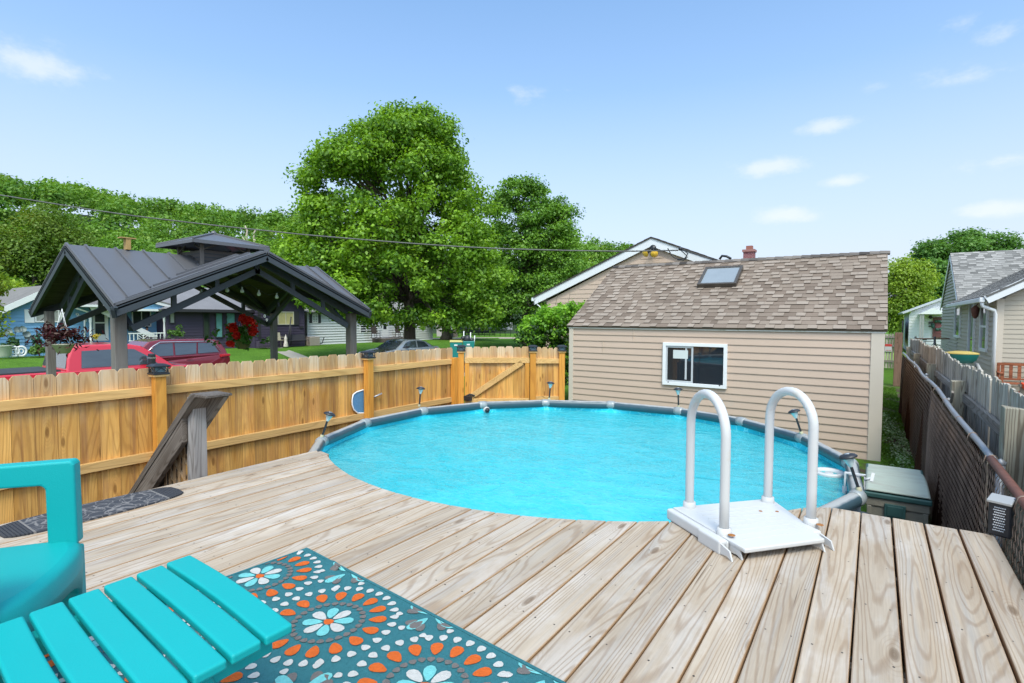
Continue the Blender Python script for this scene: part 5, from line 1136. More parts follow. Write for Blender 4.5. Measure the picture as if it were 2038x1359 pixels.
mb = MB()
for sd_ in (1, -1): mb.tube([P(.6, sd_*.68, 1.83), P(.75, sd_*.68, 1.87), P(2.4, sd_*.68, 1.88), P(2.55, sd_*.68, 1.84)], .015, 6)
mb.build('roof_rails', M_blk, sv_)
for sd_ in (1, -1):
    mb = MB(); mb.tube([P(3.35, sd_*.965, 1.17), P(2.9, sd_*.90, 1.60), P(2.65, sd_*.84, 1.74), P(.7, sd_*.83, 1.72), P(.42, sd_*.93, 1.3)], .018, 6); mb.build('window_chrome', mat('chrome', (.7, .7, .72), .15, .9), sv_)
    mb = MB(); mb.beam(P(.02, sd_*.93, 1.12), P(.45, sd_*.96, 1.10), .10, .10); mb.build('tail_light', M_lampr, sv_, bevel=.02)
    c = P(3.05, sd_*1.06, 1.24); mb = MB(); mb.box(c[0]-.10, c[0]+.10, c[1]-.09, c[1]+.09, c[2]-.09, c[2]+.09); mb.build('mirror', M_blk, sv_, bevel=.04)
    mb = MB(); mb.beam(P(.5, sd_*1.0, .42), P(1.5, sd_*1.0, .42), .03, .08); mb.build('sill_trim', M_blk, sv_)
    for u in (1.55, 2.4): mb = MB(); mb.beam(P(u, sd_*.985, 1.08), P(u+.2, sd_*.985, 1.08), .03, .03); mb.build('door_handle', M_red2, sv_)
Yr_ = onx(876, 690, -21.4)[1]
sn_, P, hc, hw = vehicle('parked_sedan', 'silver grey sedan parked nose left behind the cedar fence under the big tree', 'car', M_silv, -21.4, Yr_, -1, -.42, 1.84,
    [(4.8, .4), (4.85, .66), (4.6, .82), (3.7, .95), (3.3, .98), (.9, 1.0), (.15, 1.03), (0, .95), (0, .45)],
    [(.35, .94), (1.0, 1.33), (1.5, 1.46), (2.3, 1.47), (2.7, 1.40), (3.55, .92)],
    [[(.86, 1.04), (1.18, 1.32), (1.75, 1.39), (1.80, 1.02)], [(1.88, 1.02), (1.84, 1.39), (2.35, 1.38), (2.65, 1.30), (3.0, 1.04)]], ((3.45, .98), (2.72, 1.39)), ((.42, 1.0), (1.02, 1.33)), (.95, 3.8), .33, taper=.72)
for sd_ in (1, -1):
    mb = MB(); mb.beam(P(.0, sd_*.82, .88), P(.4, sd_*.89, .90), .08, .10); mb.build('tail_light', M_lampr, sn_, bevel=.02)
    c = P(2.75, sd_*.98, 1.08); mb = MB(); mb.box(c[0]-.09, c[0]+.09, c[1]-.08, c[1]+.08, c[2]-.06, c[2]+.07); mb.build('mirror', M_blk, sn_, bevel=.03)
    for u in (1.2, 2.1): mb = MB(); mb.beam(P(u, sd_*.90, .92), P(u+.18, sd_*.90, .92), .03, .03); mb.build('door_handle', M_silv, sn_)
mb = MB(); mb.add([P(3.48, .75, 1.0), P(3.48, -.75, 1.0), P(4.55, -.68, .86), P(4.55, .68, .86)], [(0, 1, 2, 3)]); mb.build('hood_panel', mat('dark_hood', (.05, .055, .05), .25, .3, coat=.5), sn_)

# ================================================================== HOUSES ACROSS THE STREET
def bx(mb, x0, y0, x1, y1, X, t0=0, t1=.05, r=None):
    """box on the wall plane X spanning the picture rectangle"""
    xm, ym = (x0+x1)/2, (y0+y1)/2; ya, yb = onx(x0, ym, X)[1], onx(x1, ym, X)[1]; zt_, zb_ = onx(xm, y0, X)[2], onx(xm, y1, X)[2]
    mb.box(X+t0, X+t1, ya, yb, zb_, zt_, r); return ya, yb, zb_, zt_
def housewin(parent, x0, y0, x1, y1, X, frame, glassm, shutters=None, mull=1):
    mb = MB(); ya, yb, zb_, zt_ = bx(mb, x0, y0, x1, y1, X, .0, .05); f = .06; mb = MB()
    for (a, b, c, d) in ((ya, yb, zt_-f, zt_), (ya, yb, zb_, zb_+f), (ya, ya+f, zb_+f, zt_-f), (yb-f, yb, zb_+f, zt_-f)): mb.box(X, X+.07, a, b, c, d)
    for i in range(mull): m_ = ya+(yb-ya)*(i+1)/(mull+1); mb.box(X, X+.06, m_-.025, m_+.025, zb_+f, zt_-f)
    w_ = mb.build('window', frame, parent); mb = MB(); mb.box(X+.01, X+.03, ya+f, yb-f, zb_+f, zt_-f); mb.build('pane', glassm, w_)
    if shutters:
        for (a, b) in ((ya-shutters[1]-.03, ya-.03), (yb+.03, yb+.03+shutters[1])): mb = MB(); mb.box(X, X+.06, a, b, zb_-.03, zt_+.03); mb.build('shutter', shutters[0], parent)
    return w_
M_blue = mat('blue_siding', (.15, .33, .52), .6, var=.05, scale=2); M_purp = mat('purple_siding', (.050, .038, .070), .65, var=.08, scale=2); M_whs = mat('white_siding', (.62, .63, .64), .6, var=.05, scale=2)
M_roofb = shingle_mat('grey_brown_roof', (.15, .14, .135), (.19, .18, .17), (.23, .215, .20)); M_roofp = shingle_mat('slate_roof', (.17, .165, .175), (.20, .195, .205), (.235, .23, .24)); M_wt = mat('white_paint', (.74, .74, .73), .5, var=.04); M_dk = mat('dark_trim', (.03, .028, .034), .6)
M_gcurt = mat('lace_curtain_glass', (.32, .33, .30), .25, var=.3, scale=7, spec=.7); M_gyel = mat('yellow_curtain_glass', (.50, .44, .20), .3, var=.25, scale=4); M_gdark = mat('dark_room_glass', (.025, .03, .035), .07, var=.3, coat=.5); M_gteal = mat('teal_curtain_glass', (.12, .30, .29), .3, var=.35, scale=5)
BX = -40.0
blue = thing('blue_house', (BX-3, 9, 0), 'light blue sided house with white trim, shutters and a gabled porch at the left', 'house')
yl_, yr_ = onx(-120, 640, BX)[1], onx(178, 640, BX)[1]; zt1 = onx(100, 607, BX)[2]
mb = MB(); mb.cr = .5; pkY = onx(62, 570, BX)[1]
zl_ = onx(0, 618, BX+.3)[2]; za, zb = onx(0, 615, BX)[2], onx(75, 583, BX)[2]
ya, yb = onx(0, 600, BX)[1], onx(75, 600, BX)[1]; slp = (zb-za)/(yb-ya); pY = onx(105, 600, BX)[1]; pZ = za+slp*(pY-ya)
def bclip(z): 
    if z < za-slp*(ya-yl_)-.1: return (0, yr_-yl_)
    l = max(0, pY-(pZ-z)/slp-yl_); return (l, min(yr_-yl_, 2*(pY-yl_)-l))
lap(mb, (BX, yl_), (BX, yr_), 0, pZ-.1, (1, 0), .20, .03, bclip); mb.box(BX-8, BX-.02, yl_, yr_, 0, 2.3); mb.build('wall', M_blue, blue)
for s, y2 in ((-1, yl_-.6), (1, 2*pY-yl_+.6)):
    z2 = pZ-slp*abs(y2-pY); mb = MB(); mb.slab([(BX+.45, pY, pZ+.12), (BX+.45, y2, z2+.12), (BX-8, y2, z2+.12), (BX-8, pY, pZ+.12)], .10, .5); mb.build('roof', M_roofb, blue)
    mb = MB(); mb.beam((BX+.47, pY, pZ-.06), (BX+.47, y2, z2-.06), .05, .30); mb.build('rake_trim', M_wt, blue)
housewin(blue, 69, 617, 118, 641, BX+.02, M_wt, M_gcurt, (M_wt, .42), 1)
mb = MB(); bx(mb, -12, 606, 0, 632, BX+.02); mb.build('window', M_gdark, blue)
# recessed wall, porch roof, columns, gable, railing
PXB = BX+.9
mb = MB(); mb.cr = .5; y1, y2 = yr_, onx(334, 640, BX)[1]; lap(mb, (BX-.6, y1), (BX-.6, y2), 0, 2.75, (1, 0), .20, .03); mb.box(BX-8, BX-.62, y1, y2, 0, 2.7); mb.build('wall', M_blue, blue)
gL, gP, gR = onx(178, 612, PXB), onx(262, 588, PXB), onx(350, 612, PXB)
mb = MB(); mb.cr = .5; zz = onx(250, 614, PXB)[2]; pk_ = gP[2]-.12; half = (gR[1]-gL[1])/2
lap(mb, (PXB, gL[1]+.2), (PXB, gR[1]-.2), zz, pk_, (1, 0), .16, .02, lambda z: ((z-zz)/(pk_-zz)*(half-.2), 2*(half-.2)-(z-zz)/(pk_-zz)*(half-.2))); mb.build('porch_gable', M_blue, blue)
for q in (gL, gR):
    mb = MB(); mb.beam((PXB+.10, gP[1], gP[2]-.02), (PXB+.10, q[1], q[2]-.02), .05, .22); mb.build('rake_trim', M_wt, blue)
    mb = MB(); mb.slab([(PXB+.15, gP[1], gP[2]+.14), (PXB+.15, q[1], q[2]+.14), (PXB-7, q[1], q[2]+.14), (PXB-7, gP[1], gP[2]+.14)], .08, .5); mb.build('porch_roof', M_roofb, blue)
mb = MB(); mb.box(PXB-.04, PXB+.06, gL[1]+.1, gR[1]-.1, zz-.14, zz); mb.build('porch_beam', M_wt, blue)
mb = MB(); a, b = onx(128, 606, PXB+.2), onx(182, 600, PXB+.2); mb.slab([(PXB+.3, a[1], 3.0), (PXB+.3, b[1]+.4, 3.0), (PXB-3, b[1]+.4, 4.0), (PXB-3, a[1], 4.0)], .08, .3); mb.build('side_roof', M_roofb, blue)
mb = MB(); mb.box(PXB+.25, PXB+.40, a[1], b[1]+.5, 2.86, 3.0); mb.build('gutter', M_wt, blue)
mb = MB(); mb.tube([(PXB+.3, a[1]+.3, 2.86), (PXB-.2, a[1]+1.5, 2.45), (PXB-.5, onx(175, 640, PXB)[1], 2.2), (PXB-.5, onx(173, 640, PXB)[1], .1)], .05, 6); mb.build('downspout', M_wt, blue)
for x in (180, 327):
    mb = MB(); q = onx(x, 640, PXB-.15); mb.lathe([(.09, .1), (.09, .5), (.06, .55), (.08, 1.0), (.055, 1.9), (.08, 2.0), (.08, 2.55)], (q[0], q[1], 0), 10); mb.build('porch_column', M_wt, blue)
mb = MB(); fy0, fy1 = onx(184, 680, PXB)[1], onx(336, 680, PXB)[1]; mb.box(BX-.55, PXB+.05, fy0, fy1, 0, .35); mb.build('porch_floor', mat('porch_boards', (.35, .34, .33), .8), blue)
X_ = BX-.58
mb = MB(); ya, yb, z0, z1 = bx(mb, 184, 617, 215, 678, X_, 0, .06); dr = mb.build('door', M_wt, blue)
mb = MB(); mb.box(X_+.06, X_+.075, ya+.12, yb-.2, z0+1.18, z1-.15); mb.box(X_+.06, X_+.075, ya+.12, yb-.2, z0+.40, z0+1.10); mb.build('storm_glass', M_gdark, dr)
housewin(blue, 262, 618, 300, 650, X_, M_wt, M_gdark, None, 1); housewin(blue, 313, 615, 324, 640, X_, M_wt, M_gyel, None, 0)
mb = MB(); ra0, ra1 = onx(256, 668, PXB)[1], onx(326, 668, PXB)[1]; zt_ = onx(290, 662, PXB)[2]; zb_ = onx(290, 680, PXB)[2]+.05
mb.box(PXB-.06, PXB+.0, ra0, ra1, zt_-.07, zt_); mb.box(PXB-.05, PXB-.01, ra0, ra1, zb_, zb_+.06)
y = ra0+.05
cyc = (onx(279, 668, PXB)[1], onx(292, 668, PXB)[1])
while y < ra1:
    if not cyc[0] < y < cyc[1]: mb.box(PXB-.045, PXB-.015, y, y+.045, zb_, zt_)
    y += .22
mid_ = (cyc[0]+cyc[1])/2; mb.box(PXB-.045, PXB-.015, mid_-.025, mid_+.025, zb_, zt_)
for s in (-1, 1):
    for k in range(4): z = zb_-.02+.17*k; mb.beam((PXB-.03, mid_, min(z, zt_)), (PXB-.03, mid_+s*.3, min(z+.24, zt_)), .03, .04, up=(1, 0, 0))
mb.build('porch_railing', M_wt, blue)
def digits(txt, parent, pts, X, size, m_):
    for ch_, (x, y) in zip(txt, pts):
        q = onx(x, y, X); cu = bpy.data.curves.new('number', 'FONT'); cu.body = ch_; cu.size = size; cu.extrude = .02; cu.align_x = 'CENTER'
        t_ = bpy.data.objects.new('house_number', cu); C.objects.link(t_); dg = bpy.context.evaluated_depsgraph_get(); me = bpy.data.meshes.new_from_object(t_.evaluated_get(dg)); bpy.data.objects.remove(t_)
        me.materials.clear(); me.materials.append(m_); o = bpy.data.objects.new('house_number', me); C.objects.link(o); o.rotation_euler = (math.pi/2, 0, math.pi/2); o.parent = parent; o.location = Vector(q-WL[parent.name])
digits('9093', blue, [(154, 631), (160, 635), (165, 639), (170, 641)], BX+.08, .36, M_wt)
mb = MB(); bx(mb, 222, 642, 226, 650, X_, 0, .1); mb.build('mailbox', M_wt, blue)
# --- purple house
PXW = -39.0; PXG = -37.5
pur = thing('purple_house', (PXW-3, 18, 0), 'dark purple sided house with black trim behind the pavilion', 'house')
y0_, y1_ = onx(333, 650, PXW)[1], onx(520, 650, PXW)[1]; ze = onx(420, 618, PXW)[2]
mb = MB(); mb.cr = .5; lap(mb, (PXW, y0_), (PXW, y1_), 0, ze, (1, 0), .20, .03); mb.box(PXW-8, PXW-.02, y0_, y1_, 0, ze); mb.build('wall', M_purp, pur)
a, b = onx(322, 616, PXW+.5), onx(512, 618, PXW+.5); tp = onx(440, 574, PXW-4); mb = MB()
mb.slab([(PXW+.5, a[1], ze+.05), (PXW+.5, b[1], ze+.05), (PXW-4, b[1]+.5, tp[2]), (PXW-4, a[1]+4.0, tp[2])], .1, .5); mb.slab([(PXW+.5, a[1], ze+.05), (PXW-4, a[1]+4.0, tp[2]), (PXW-8.5, a[1], ze+.05)], .1, .5); mb.slab([(PXW-8.5, a[1], ze+.05), (PXW-8.5, b[1], ze+.05), (PXW-4, b[1]+.5, tp[2]), (PXW-4, a[1]+4.0, tp[2])], .1, .5); mb.build('roof', M_roofp, pur)
mb = MB(); mb.box(PXW+.45, PXW+.60, a[1], b[1], ze-.12, ze+.08); mb.build('gutter', M_dk, pur)
gp, gl, gr = onx(566, 585, PXG), onx(498, 640, PXG), onx(612, 610, PXG); sl2 = (gp[2]-gr[2])/(gr[1]-gp[1]); yg0, yg1 = onx(507, 650, PXG)[1], onx(606, 650, PXG)[1]; zwt = gp[2]-.1
mb = MB(); mb.cr = .5; lap(mb, (PXG, yg0), (PXG, yg1), 0, zwt, (1, 0), .20, .03, lambda z: (max(0, gp[1]-(zwt-z)/sl2-yg0), min(yg1-yg0, gp[1]+(zwt-z)/sl2-yg0))); mb.box(PXG-8, PXG-.02, yg0, yg1, 0, 2.5); mb.build('wall', M_purp, pur)
for s in (-1, 1):
    y2 = gp[1]+s*(gr[1]-gp[1]+.15); z2 = gp[2]-sl2*abs(y2-gp[1]); mb = MB(); mb.slab([(PXG+.5, gp[1], gp[2]+.08), (PXG+.5, y2, z2+.08), (PXG-9, y2, z2+.08), (PXG-9, gp[1], gp[2]+.08)], .1, .2); mb.build('roof', M_roofp, pur)
    mb = MB(); mb.beam((PXG+.52, gp[1], gp[2]-.05), (PXG+.52, y2, z2-.05), .05, .22); mb.build('rake_trim', M_dk, pur)
housewin(pur, 552, 620, 584, 646, PXG+.02, mat('cream_frame', (.55, .52, .42), .5), M_gyel, (M_dk, .42), 1)
housewin(pur, 336, 618, 348, 644, PXW+.02, M_dk, M_gcurt, None, 0)
for (x0, y0, x1, y1, gm) in ((404, 622, 417, 672, M_gdark), (428, 622, 443, 672, M_gteal), (449, 622, 468, 660, M_gteal)):
    housewin(pur, x0, y0, x1, y1, PXW+.03, M_dk, gm, None, 0)
mb = MB(); bx(mb, 449, 628, 452, 633, PXW+.12, 0, .02); bx(mb, 449, 638, 452, 643, PXW+.12, 0, .02); bx(mb, 449, 648, 452, 653, PXW+.12, 0, .02); mb.build('hanging_ornament', M_dk, pur)
digits('9094', pur, [(522, 622), (527, 632), (531, 640), (534, 645)], PXG+.08, .34, M_wt)
mb = MB(); bx(mb, 513, 618, 519, 676, PXG, 0, .03); mb.build('door', M_dk, pur)
for k in range(3): mb = MB(); bx(mb, 510, 678+k*4, 532-2*k+8, 683+k*4, PXG+.5+.3*k, 0, .3); mb.build('porch_step', mat('purple_step', (.06, .045, .07), .7), pur)
mb = MB(); bx(mb, 596, 649, 602, 653, PXG, 0, .1); mb.build('mailbox', M_dk, pur)
# --- white house
WXH = -38.4; wht = thing('white_house', (WXH-3, 28, 0), 'long white sided house with grey roof and porch behind the big tree', 'house')
y0_, y1_ = onx(611, 650, WXH)[1], onx(861, 650, WXH)[1]; ze = onx(700, 621, WXH)[2]; zf = 0.0
mb = MB(); mb.cr = .5; lap(mb, (WXH, y0_), (WXH, y1_), zf, ze, (1, 0), .22, .065); mb.box(WXH-7, WXH-.02, y0_, y1_, zf, ze); mb.build('wall', M_whs, wht)
mb = MB(); mb.slab([(WXH+.5, y0_-.4, ze), (WXH+.5, y1_+.4, ze), (WXH-3.5, y1_-1.5, ze+1.25), (WXH-3.5, y0_+1.6, ze+1.25)], .1, .8); mb.slab([(WXH+.5, y0_-.4, ze), (WXH-3.5, y0_+1.6, ze+1.25), (WXH-7.5, y0_-.4, ze)], .1, .8); mb.slab([(WXH+.5, y1_+.4, ze), (WXH-3.5, y1_-1.5, ze+1.25), (WXH-7.5, y1_+.4, ze)], .1, .8); mb.slab([(WXH-7.5, y0_-.4, ze), (WXH-7.5, y1_+.4, ze), (WXH-3.5, y1_-1.5, ze+1.25), (WXH-3.5, y0_+1.6, ze+1.25)], .1, .8); mb.build('roof', M_roofb, wht)
housewin(wht, 621, 624, 632, 642, WXH+.02, M_wt, M_gcurt, (M_dk, .25), 1); housewin(wht, 716, 634, 752, 662, WXH+.02, M_wt, M_gdark, None, 2)
mb = MB(); bx(mb, 760, 640, 772, 668, WXH, 0, .06); d_ = mb.build('door', M_wt, wht); mb = MB(); bx(mb, 763, 644, 769, 655, WXH+.06, 0, .01); mb.build('door_glass', M_gdark, d_)
for x in (640, 688): mb = MB(); bx(mb, x, 684, x+10, 688, WXH, 0, .04); mb.build('crawl_vent', M_dk, wht)
mb = MB(); mb.box(WXH, WXH+1.8, onx(740, 670, WXH)[1], onx(800, 670, WXH)[1], zf, zf+.35); mb.build('porch_floor', mat('dark_porch', (.10, .08, .07), .8), wht)
# --- things on the lawns
def seat_chair(name, x, y, X, h, w_, m_, label, cat, rock=False):
    q = onx(x, y, X); o = thing(name, q, label, cat, None); zz = q[2]; Y = q[1]
    mb = MB(); mb.box(X-.24, X+.24, Y-w_/2, Y+w_/2, zz+.40, zz+.44); mb.build('seat', m_, o)
    mb = MB(); mb.slab([(X-.20, Y-w_/2, zz+.44), (X-.20, Y+w_/2, zz+.44), (X-.34, Y+w_/2, zz+h), (X-.34, Y-w_/2, zz+h)], .03); mb.build('backrest', m_, o)
    for a in (-1, 1):
        for b in (-.22, .22): mb = MB(); mb.box(X+b-.02, X+b+.02, Y+a*w_/2-.02, Y+a*w_/2+.02, zz, zz+.42); mb.build('leg', m_, o)
        mb = MB(); mb.box(X-.25, X+.26, Y+a*w_/2-.025, Y+a*w_/2+.025, zz+.62, zz+.65); mb.beam((X+.22, Y+a*w_/2, zz+.42), (X+.22, Y+a*w_/2, zz+.63), .03, .03); mb.build('armrest', m_, o)
        if rock: mb = MB(); mb.tube([(X-.45, Y+a*w_/2, zz+.07), (X, Y+a*w_/2, zz-.0), (X+.4, Y+a*w_/2, zz+.05)], .02, 6); mb.build('rocker', m_, o)
    return o
M_tan = mat('tan_sling', (.36, .33, .24), .8); M_dbr = mat('dark_chair_wood', (.05, .035, .03), .7)
seat_chair('lawn_chair', 555, 688, -36.6, .98, .62, M_tan, 'tan sling lawn chair in front of the purple wall', 'chair')
seat_chair('rocking_chair', 748, 673, WXH+1.1, 1.15, .6, M_dbr, 'dark rocking chair on the white house porch, left of the door', 'chair', True)
seat_chair('rocking_chair', 795, 671, WXH+1.1, 1.15, .6, M_dbr, 'dark rocking chair on the white house porch, beside the big trunk', 'chair', True)
b0 = seat_chair('dark_bench', 590, 688, -36.8, .85, 1.9, M_dk, 'dark slatted bench against the purple house wall', 'bench')
mb = MB(); q = onx(569, 690, -36.3); mb.lathe([(.16, 0), (.18, .1), (.12, .35), (.10, .5), (.12, .6), (.03, .85), (0, .95)], q, 10); tag(mb.build('garden_gnome', mat('pale_gnome', (.62, .55, .50), .7, var=.4, scale=8)), 'small pale garden figure beside the lawn chair', 'garden figure')
mb = MB(); q = onx(572, 688, -36.9); mb.tube([q, q+np.array([.0, .35, 2.2])], .05, 6); mb.tube([q+(0, .3, .05), q+(0, .30, 1.6)], .04, 6); tag(mb.build('folded_umbrella', M_dk), 'dark folded umbrella leaning on the purple house wall', 'umbrella')
q = onx(536, 688, -36.7); po = thing('potted_plant', q, 'small potted plant on the purple house step', 'potted plant'); mb = MB(); mb.lathe([(.1, 0), (.15, .28), (.13, .28)], q, 10); mb.build('pot', M_black, po); p, nr, s_, tn = blob_leaves([q+(0, 0, .5)], .25, 90, .06); leaf_mesh('foliage', foliage('pot_leaves', (.05, .12, .03), (.16, .28, .06)), p, nr, s_, tn, po)
q = onx(622, 676, WXH+.8); ac = thing('air_conditioner', (q[0], q[1], 0), 'tan air conditioner box beside the white house wall', 'air conditioner'); mb = MB(); mb.box(q[0]-.35, q[0]+.35, q[1]-.5, q[1]+.45, 0, .72); mb.build('casing', mat('tan_metal', (.36, .31, .27), .6), ac, bevel=.03); mb = MB(); mb.tube([(q[0], q[1]+.5, .1), (q[0], q[1]+.9, .15), (q[0], q[1]+1.1, .65)], .04, 6); mb.build('hose', M_dk, ac)
# paths
def strip(name, pts, wd, col, X=None):
    mb = MB(); prev = None
    for a, b in zip(pts[:-1], pts[1:]):
        a = np.array(a[:2]); b = np.array(b[:2]); u = (b-a)/np.linalg.norm(b-a); n = np.array([-u[1], u[0]])*wd/2
        mb.poly([(*(q), ground_z(*q)+.02) for q in (a-n, b-n, b+n, a+n)], .5)
    return struct(mb.build(name, mat(name+'_surface', col, .9, var=.15, scale=3, bump=.3)))
w1 = atz(545, 692, 0); w2 = atz(628, 719, -.2); strip('front_walk', [w1, (w1+w2)/2, w2, w2+(w2-w1)*1.0], 1.1, (.36, .33, .27))
a1, a2 = atz(838, 674, 0), atz(1010, 672, 0); strip('gravel_drive', [a1+(a1-a2)*.2, a1, a2, a2+(a2-a1)*.6], 2.6, (.42, .34, .26))
# white scroll bench, planters and flowers before the blue wall
sbx = BX+1.6; sbn = thing('scroll_bench', onx(34, 709, sbx), 'white ornate planter bench with round scroll ends on the blue house lawn', 'garden bench')
a, b = onx(15, 700, sbx)[1], onx(54, 700, sbx)[1]; zb_, zt_ = onx(34, 710, sbx)[2], onx(34, 692, sbx)[2]
mb = MB(); mb.box(sbx-.25, sbx+.02, a+.3, b-.3, zb_+.05, zb_+.28); mb.box(sbx-.22, sbx-.16, a+.3, b-.3, zb_+.3, zt_-.05); mb.build('panel', M_wt, sbn)
for y in (a+.25, b-.25):
    mb = MB(); zc = (zb_+zt_)/2+.05; mb.tube([(sbx+.02, y+.22*math.cos(g), zc+.26*math.sin(g)) for g in np.linspace(0, 2*math.pi, 15)[:-1]], .055, 6, closed=True); mb.tube([(sbx+.02, y+.10*math.cos(g), zc+.12*math.sin(g)) for g in np.linspace(0, 2*math.pi, 11)[:-1]], .035, 6, closed=True); mb.box(sbx-.1, sbx+.05, y-.1, y+.1, zb_, zc-.2); mb.build('scroll_end', M_wt, sbn)
mb = MB(); q = onx(7, 710, sbx); mb.lathe([(.28, 0), (.33, .1), (.36, .55), (.42, .6), (.38, .62)], q, 12); tag(mb.build('planter_pot', mat('sage_pot', (.42, .46, .36), .7)), 'sage green planter pot left of the scroll bench', 'planter')
mb = MB(); a, b = onx(67, 690, sbx)[1], onx(87, 690, sbx)[1]; zt_ = onx(75, 689, sbx)[2]; zb_ = onx(75, 700, sbx)[2]; mb.box(sbx-.3, sbx, a, b, zb_, zt_); tag(mb.build('white_planter_box', M_wt), 'white planter box between flower bed and pavilion post', 'planter')
M_bed = foliage('bed_leaves', (.05, .13, .02), (.20, .36, .07))
def shrub(px, py, X, r, n, label, m_=None, sz=.07, nm='shrub'):
    q = onx(px, py, X); k = 9; cs = q+(0, 0, r*.8)+rng.normal(size=(k, 3))*r*.45; p, nr, s_, tn = blob_leaves(cs, r*.5, n//k, sz); o = leaf_mesh(nm, m_ or M_bed, p, nr, s_, tn, loc=q); return tag(o, label, 'shrub')
shrub(24, 693, BX+.9, .36, 500, 'low green shrub behind the scroll bench', foliage('dull_leaves', (.03, .09, .03), (.10, .2, .06)))
shrub(66, 706, BX+1.7, .30, 700, 'bright leafy hosta beside the scroll bench')
shrub(80, 705, BX+1.8, .28, 500, 'leafy hosta nearest the left pavilion post')
shrub(74, 686, BX+1.0, .27, 400, 'bluish green bush under the shuttered window', foliage('blue_leaves', (.03, .10, .07), (.10, .25, .17)))
shrub(347, 672, PXW+.5, .45, 350, 'pale flowering bush at the corner of the purple house')
for (x, yt, yb) in ((30, 660, 692), (50, 671, 690)):
    a, b = onx(x, yb, BX+.8), onx(x, yt, BX+.8); fo = thing('flower_ornament', a, 'tall metal flower stake with %s against the blue wall' % ('three blossoms' if x == 30 else 'one curled blossom'), 'garden stake')
    mb = MB(); mb.tube([a, b], .015, 5); mb.build('stake', M_dk, fo)
    mb = MB()
    for (dy, dz) in (((-.3, 0), (.1, .1), (.3, .12)) if x == 30 else ((.12, 0), (.05, .15))): mb.lathe([(.0, .0), (.17, .03), (.19, .06)], b+np.array([.03, dy, dz]), 9, (1, 0, .4))
    mb.build('blossom', mat('painted_metal_flower', (.14, .18, .17), .5, var=.5, scale=6), fo)
q = onx(197, 672, PXB-.2); shrub(190, 674, PXB+.4, .22, 140, 'yellow flowers on the blue house porch step', foliage('yellow_flowers', (.5, .38, .03), (.75, .6, .08)), .05)
# person on the porch
def person():
    q = onx(293, 668, PXB-.75); X, Y = q[0], q[1]; zf = .35; o = thing('person', (X, Y, zf), 'person in a dark shirt sitting behind the white porch railing', 'person')
    pts = {'pel': (0, 0, .47), 'ch': (-.05, -.02, .80), 'nk': (-.05, 0, .98), 'hd0': (-.05, .02, 1.06), 'hd1': (-.05, .03, 1.20), 'ls': (-.03, -.19, .90), 'le': (.04, -.27, .66), 'lh': (.24, -.16, .62), 'rs': (-.03, .17, .90), 're': (.05, .27, .67), 'rh': (.26, .20, .66), 'lk': (.42, -.11, .50), 'lf': (.42, -.11, .08), 'lt': (.56, -.11, .04), 'rk': (.42, .13, .50), 'rf': (.40, .13, .08), 'rt': (.54, .14, .04)}
    rad = {'pel': .15, 'ch': .15, 'nk': .055, 'hd0': .075, 'hd1': .088, 'ls': .065, 'le': .045, 'lh': .03, 'rs': .065, 're': .045, 'rh': .03, 'lk': .07, 'lf': .045, 'lt': .04, 'rk': .07, 'rf': .045, 'rt': .04}
    ed = [('pel', 'ch'), ('ch', 'nk'), ('nk', 'hd0'), ('hd0', 'hd1'), ('ch', 'ls'), ('ls', 'le'), ('le', 'lh'), ('ch', 'rs'), ('rs', 're'), ('re', 'rh'), ('pel', 'lk'), ('lk', 'lf'), ('lf', 'lt'), ('pel', 'rk'), ('rk', 'rf'), ('rf', 'rt')]
    for hnd in ('lh', 'rh'):
        for k in range(5):
            nm = hnd+str(k); b_ = pts[hnd]; pts[nm] = (b_[0]+(.085 if k else .05), b_[1]+(k-2)*.018-(.02 if k == 0 else 0), b_[2]-.01-.004*abs(k-2)); rad[nm] = .009; ed.append((hnd, nm))
    def sk(keys, eds, scale, name, m_):
        me = bpy.data.meshes.new(name); idx = {k: i for i, k in enumerate(keys)}; me.from_pydata([pts[k] for k in keys], [(idx[a], idx[b]) for a, b in eds], []); ob = bpy.data.objects.new(name, me); C.objects.link(ob); ob.parent = o; WL[ob.name] = WL[o.name]
        mo = ob.modifiers.new('skin', 'SKIN'); 
        for i, k in enumerate(keys): me.skin_vertices[0].data[i].radius = (rad[k]*scale,)*2; me.skin_vertices[0].data[i].use_root = (i == 0)
        s2 = ob.modifiers.new('sub', 'SUBSURF'); s2.levels = 1; s2.render_levels = 1; me.materials.append(m_); return ob
    sk(list(pts), ed, 1, 'body', mat('skin', (.32, .16, .10), .6))
    sk(['pel', 'ch', 'ls', 'le', 'rs', 're'], [('pel', 'ch'), ('ch', 'ls'), ('ls', 'le'), ('ch', 'rs'), ('rs', 're')], 1.18, 'shirt', mat('dark_shirt', (.02, .022, .03), .8))
    sk(['pel', 'lk', 'lf', 'rk', 'rf'], [('pel', 'lk'), ('lk', 'lf'), ('pel', 'rk'), ('rk', 'rf')], 1.15, 'trousers', mat('dark_trousers', (.04, .045, .07), .8))
    mb = MB(); mb.sphere((X-.07, Y+.02, zf+1.24), .105, 12, 8, (1, 1, .75)); mb.build('hair', mat('dark_hair', (.03, .015, .01), .8), o)
    mb = MB(); mb.lathe([(.0, .02), (.012, .0), (.016, -.02)], (X+.045, Y+.05, zf+1.15), 6, (1, .3, 0)); mb.build('nose', mat('skin', (.32, .16, .10), .6), o)
    seat_chair('porch_chair', 293, 668, PXB-.75, .95, .55, M_dk, 'dark chair under the person on the blue porch', 'chair').location.z = zf
person()
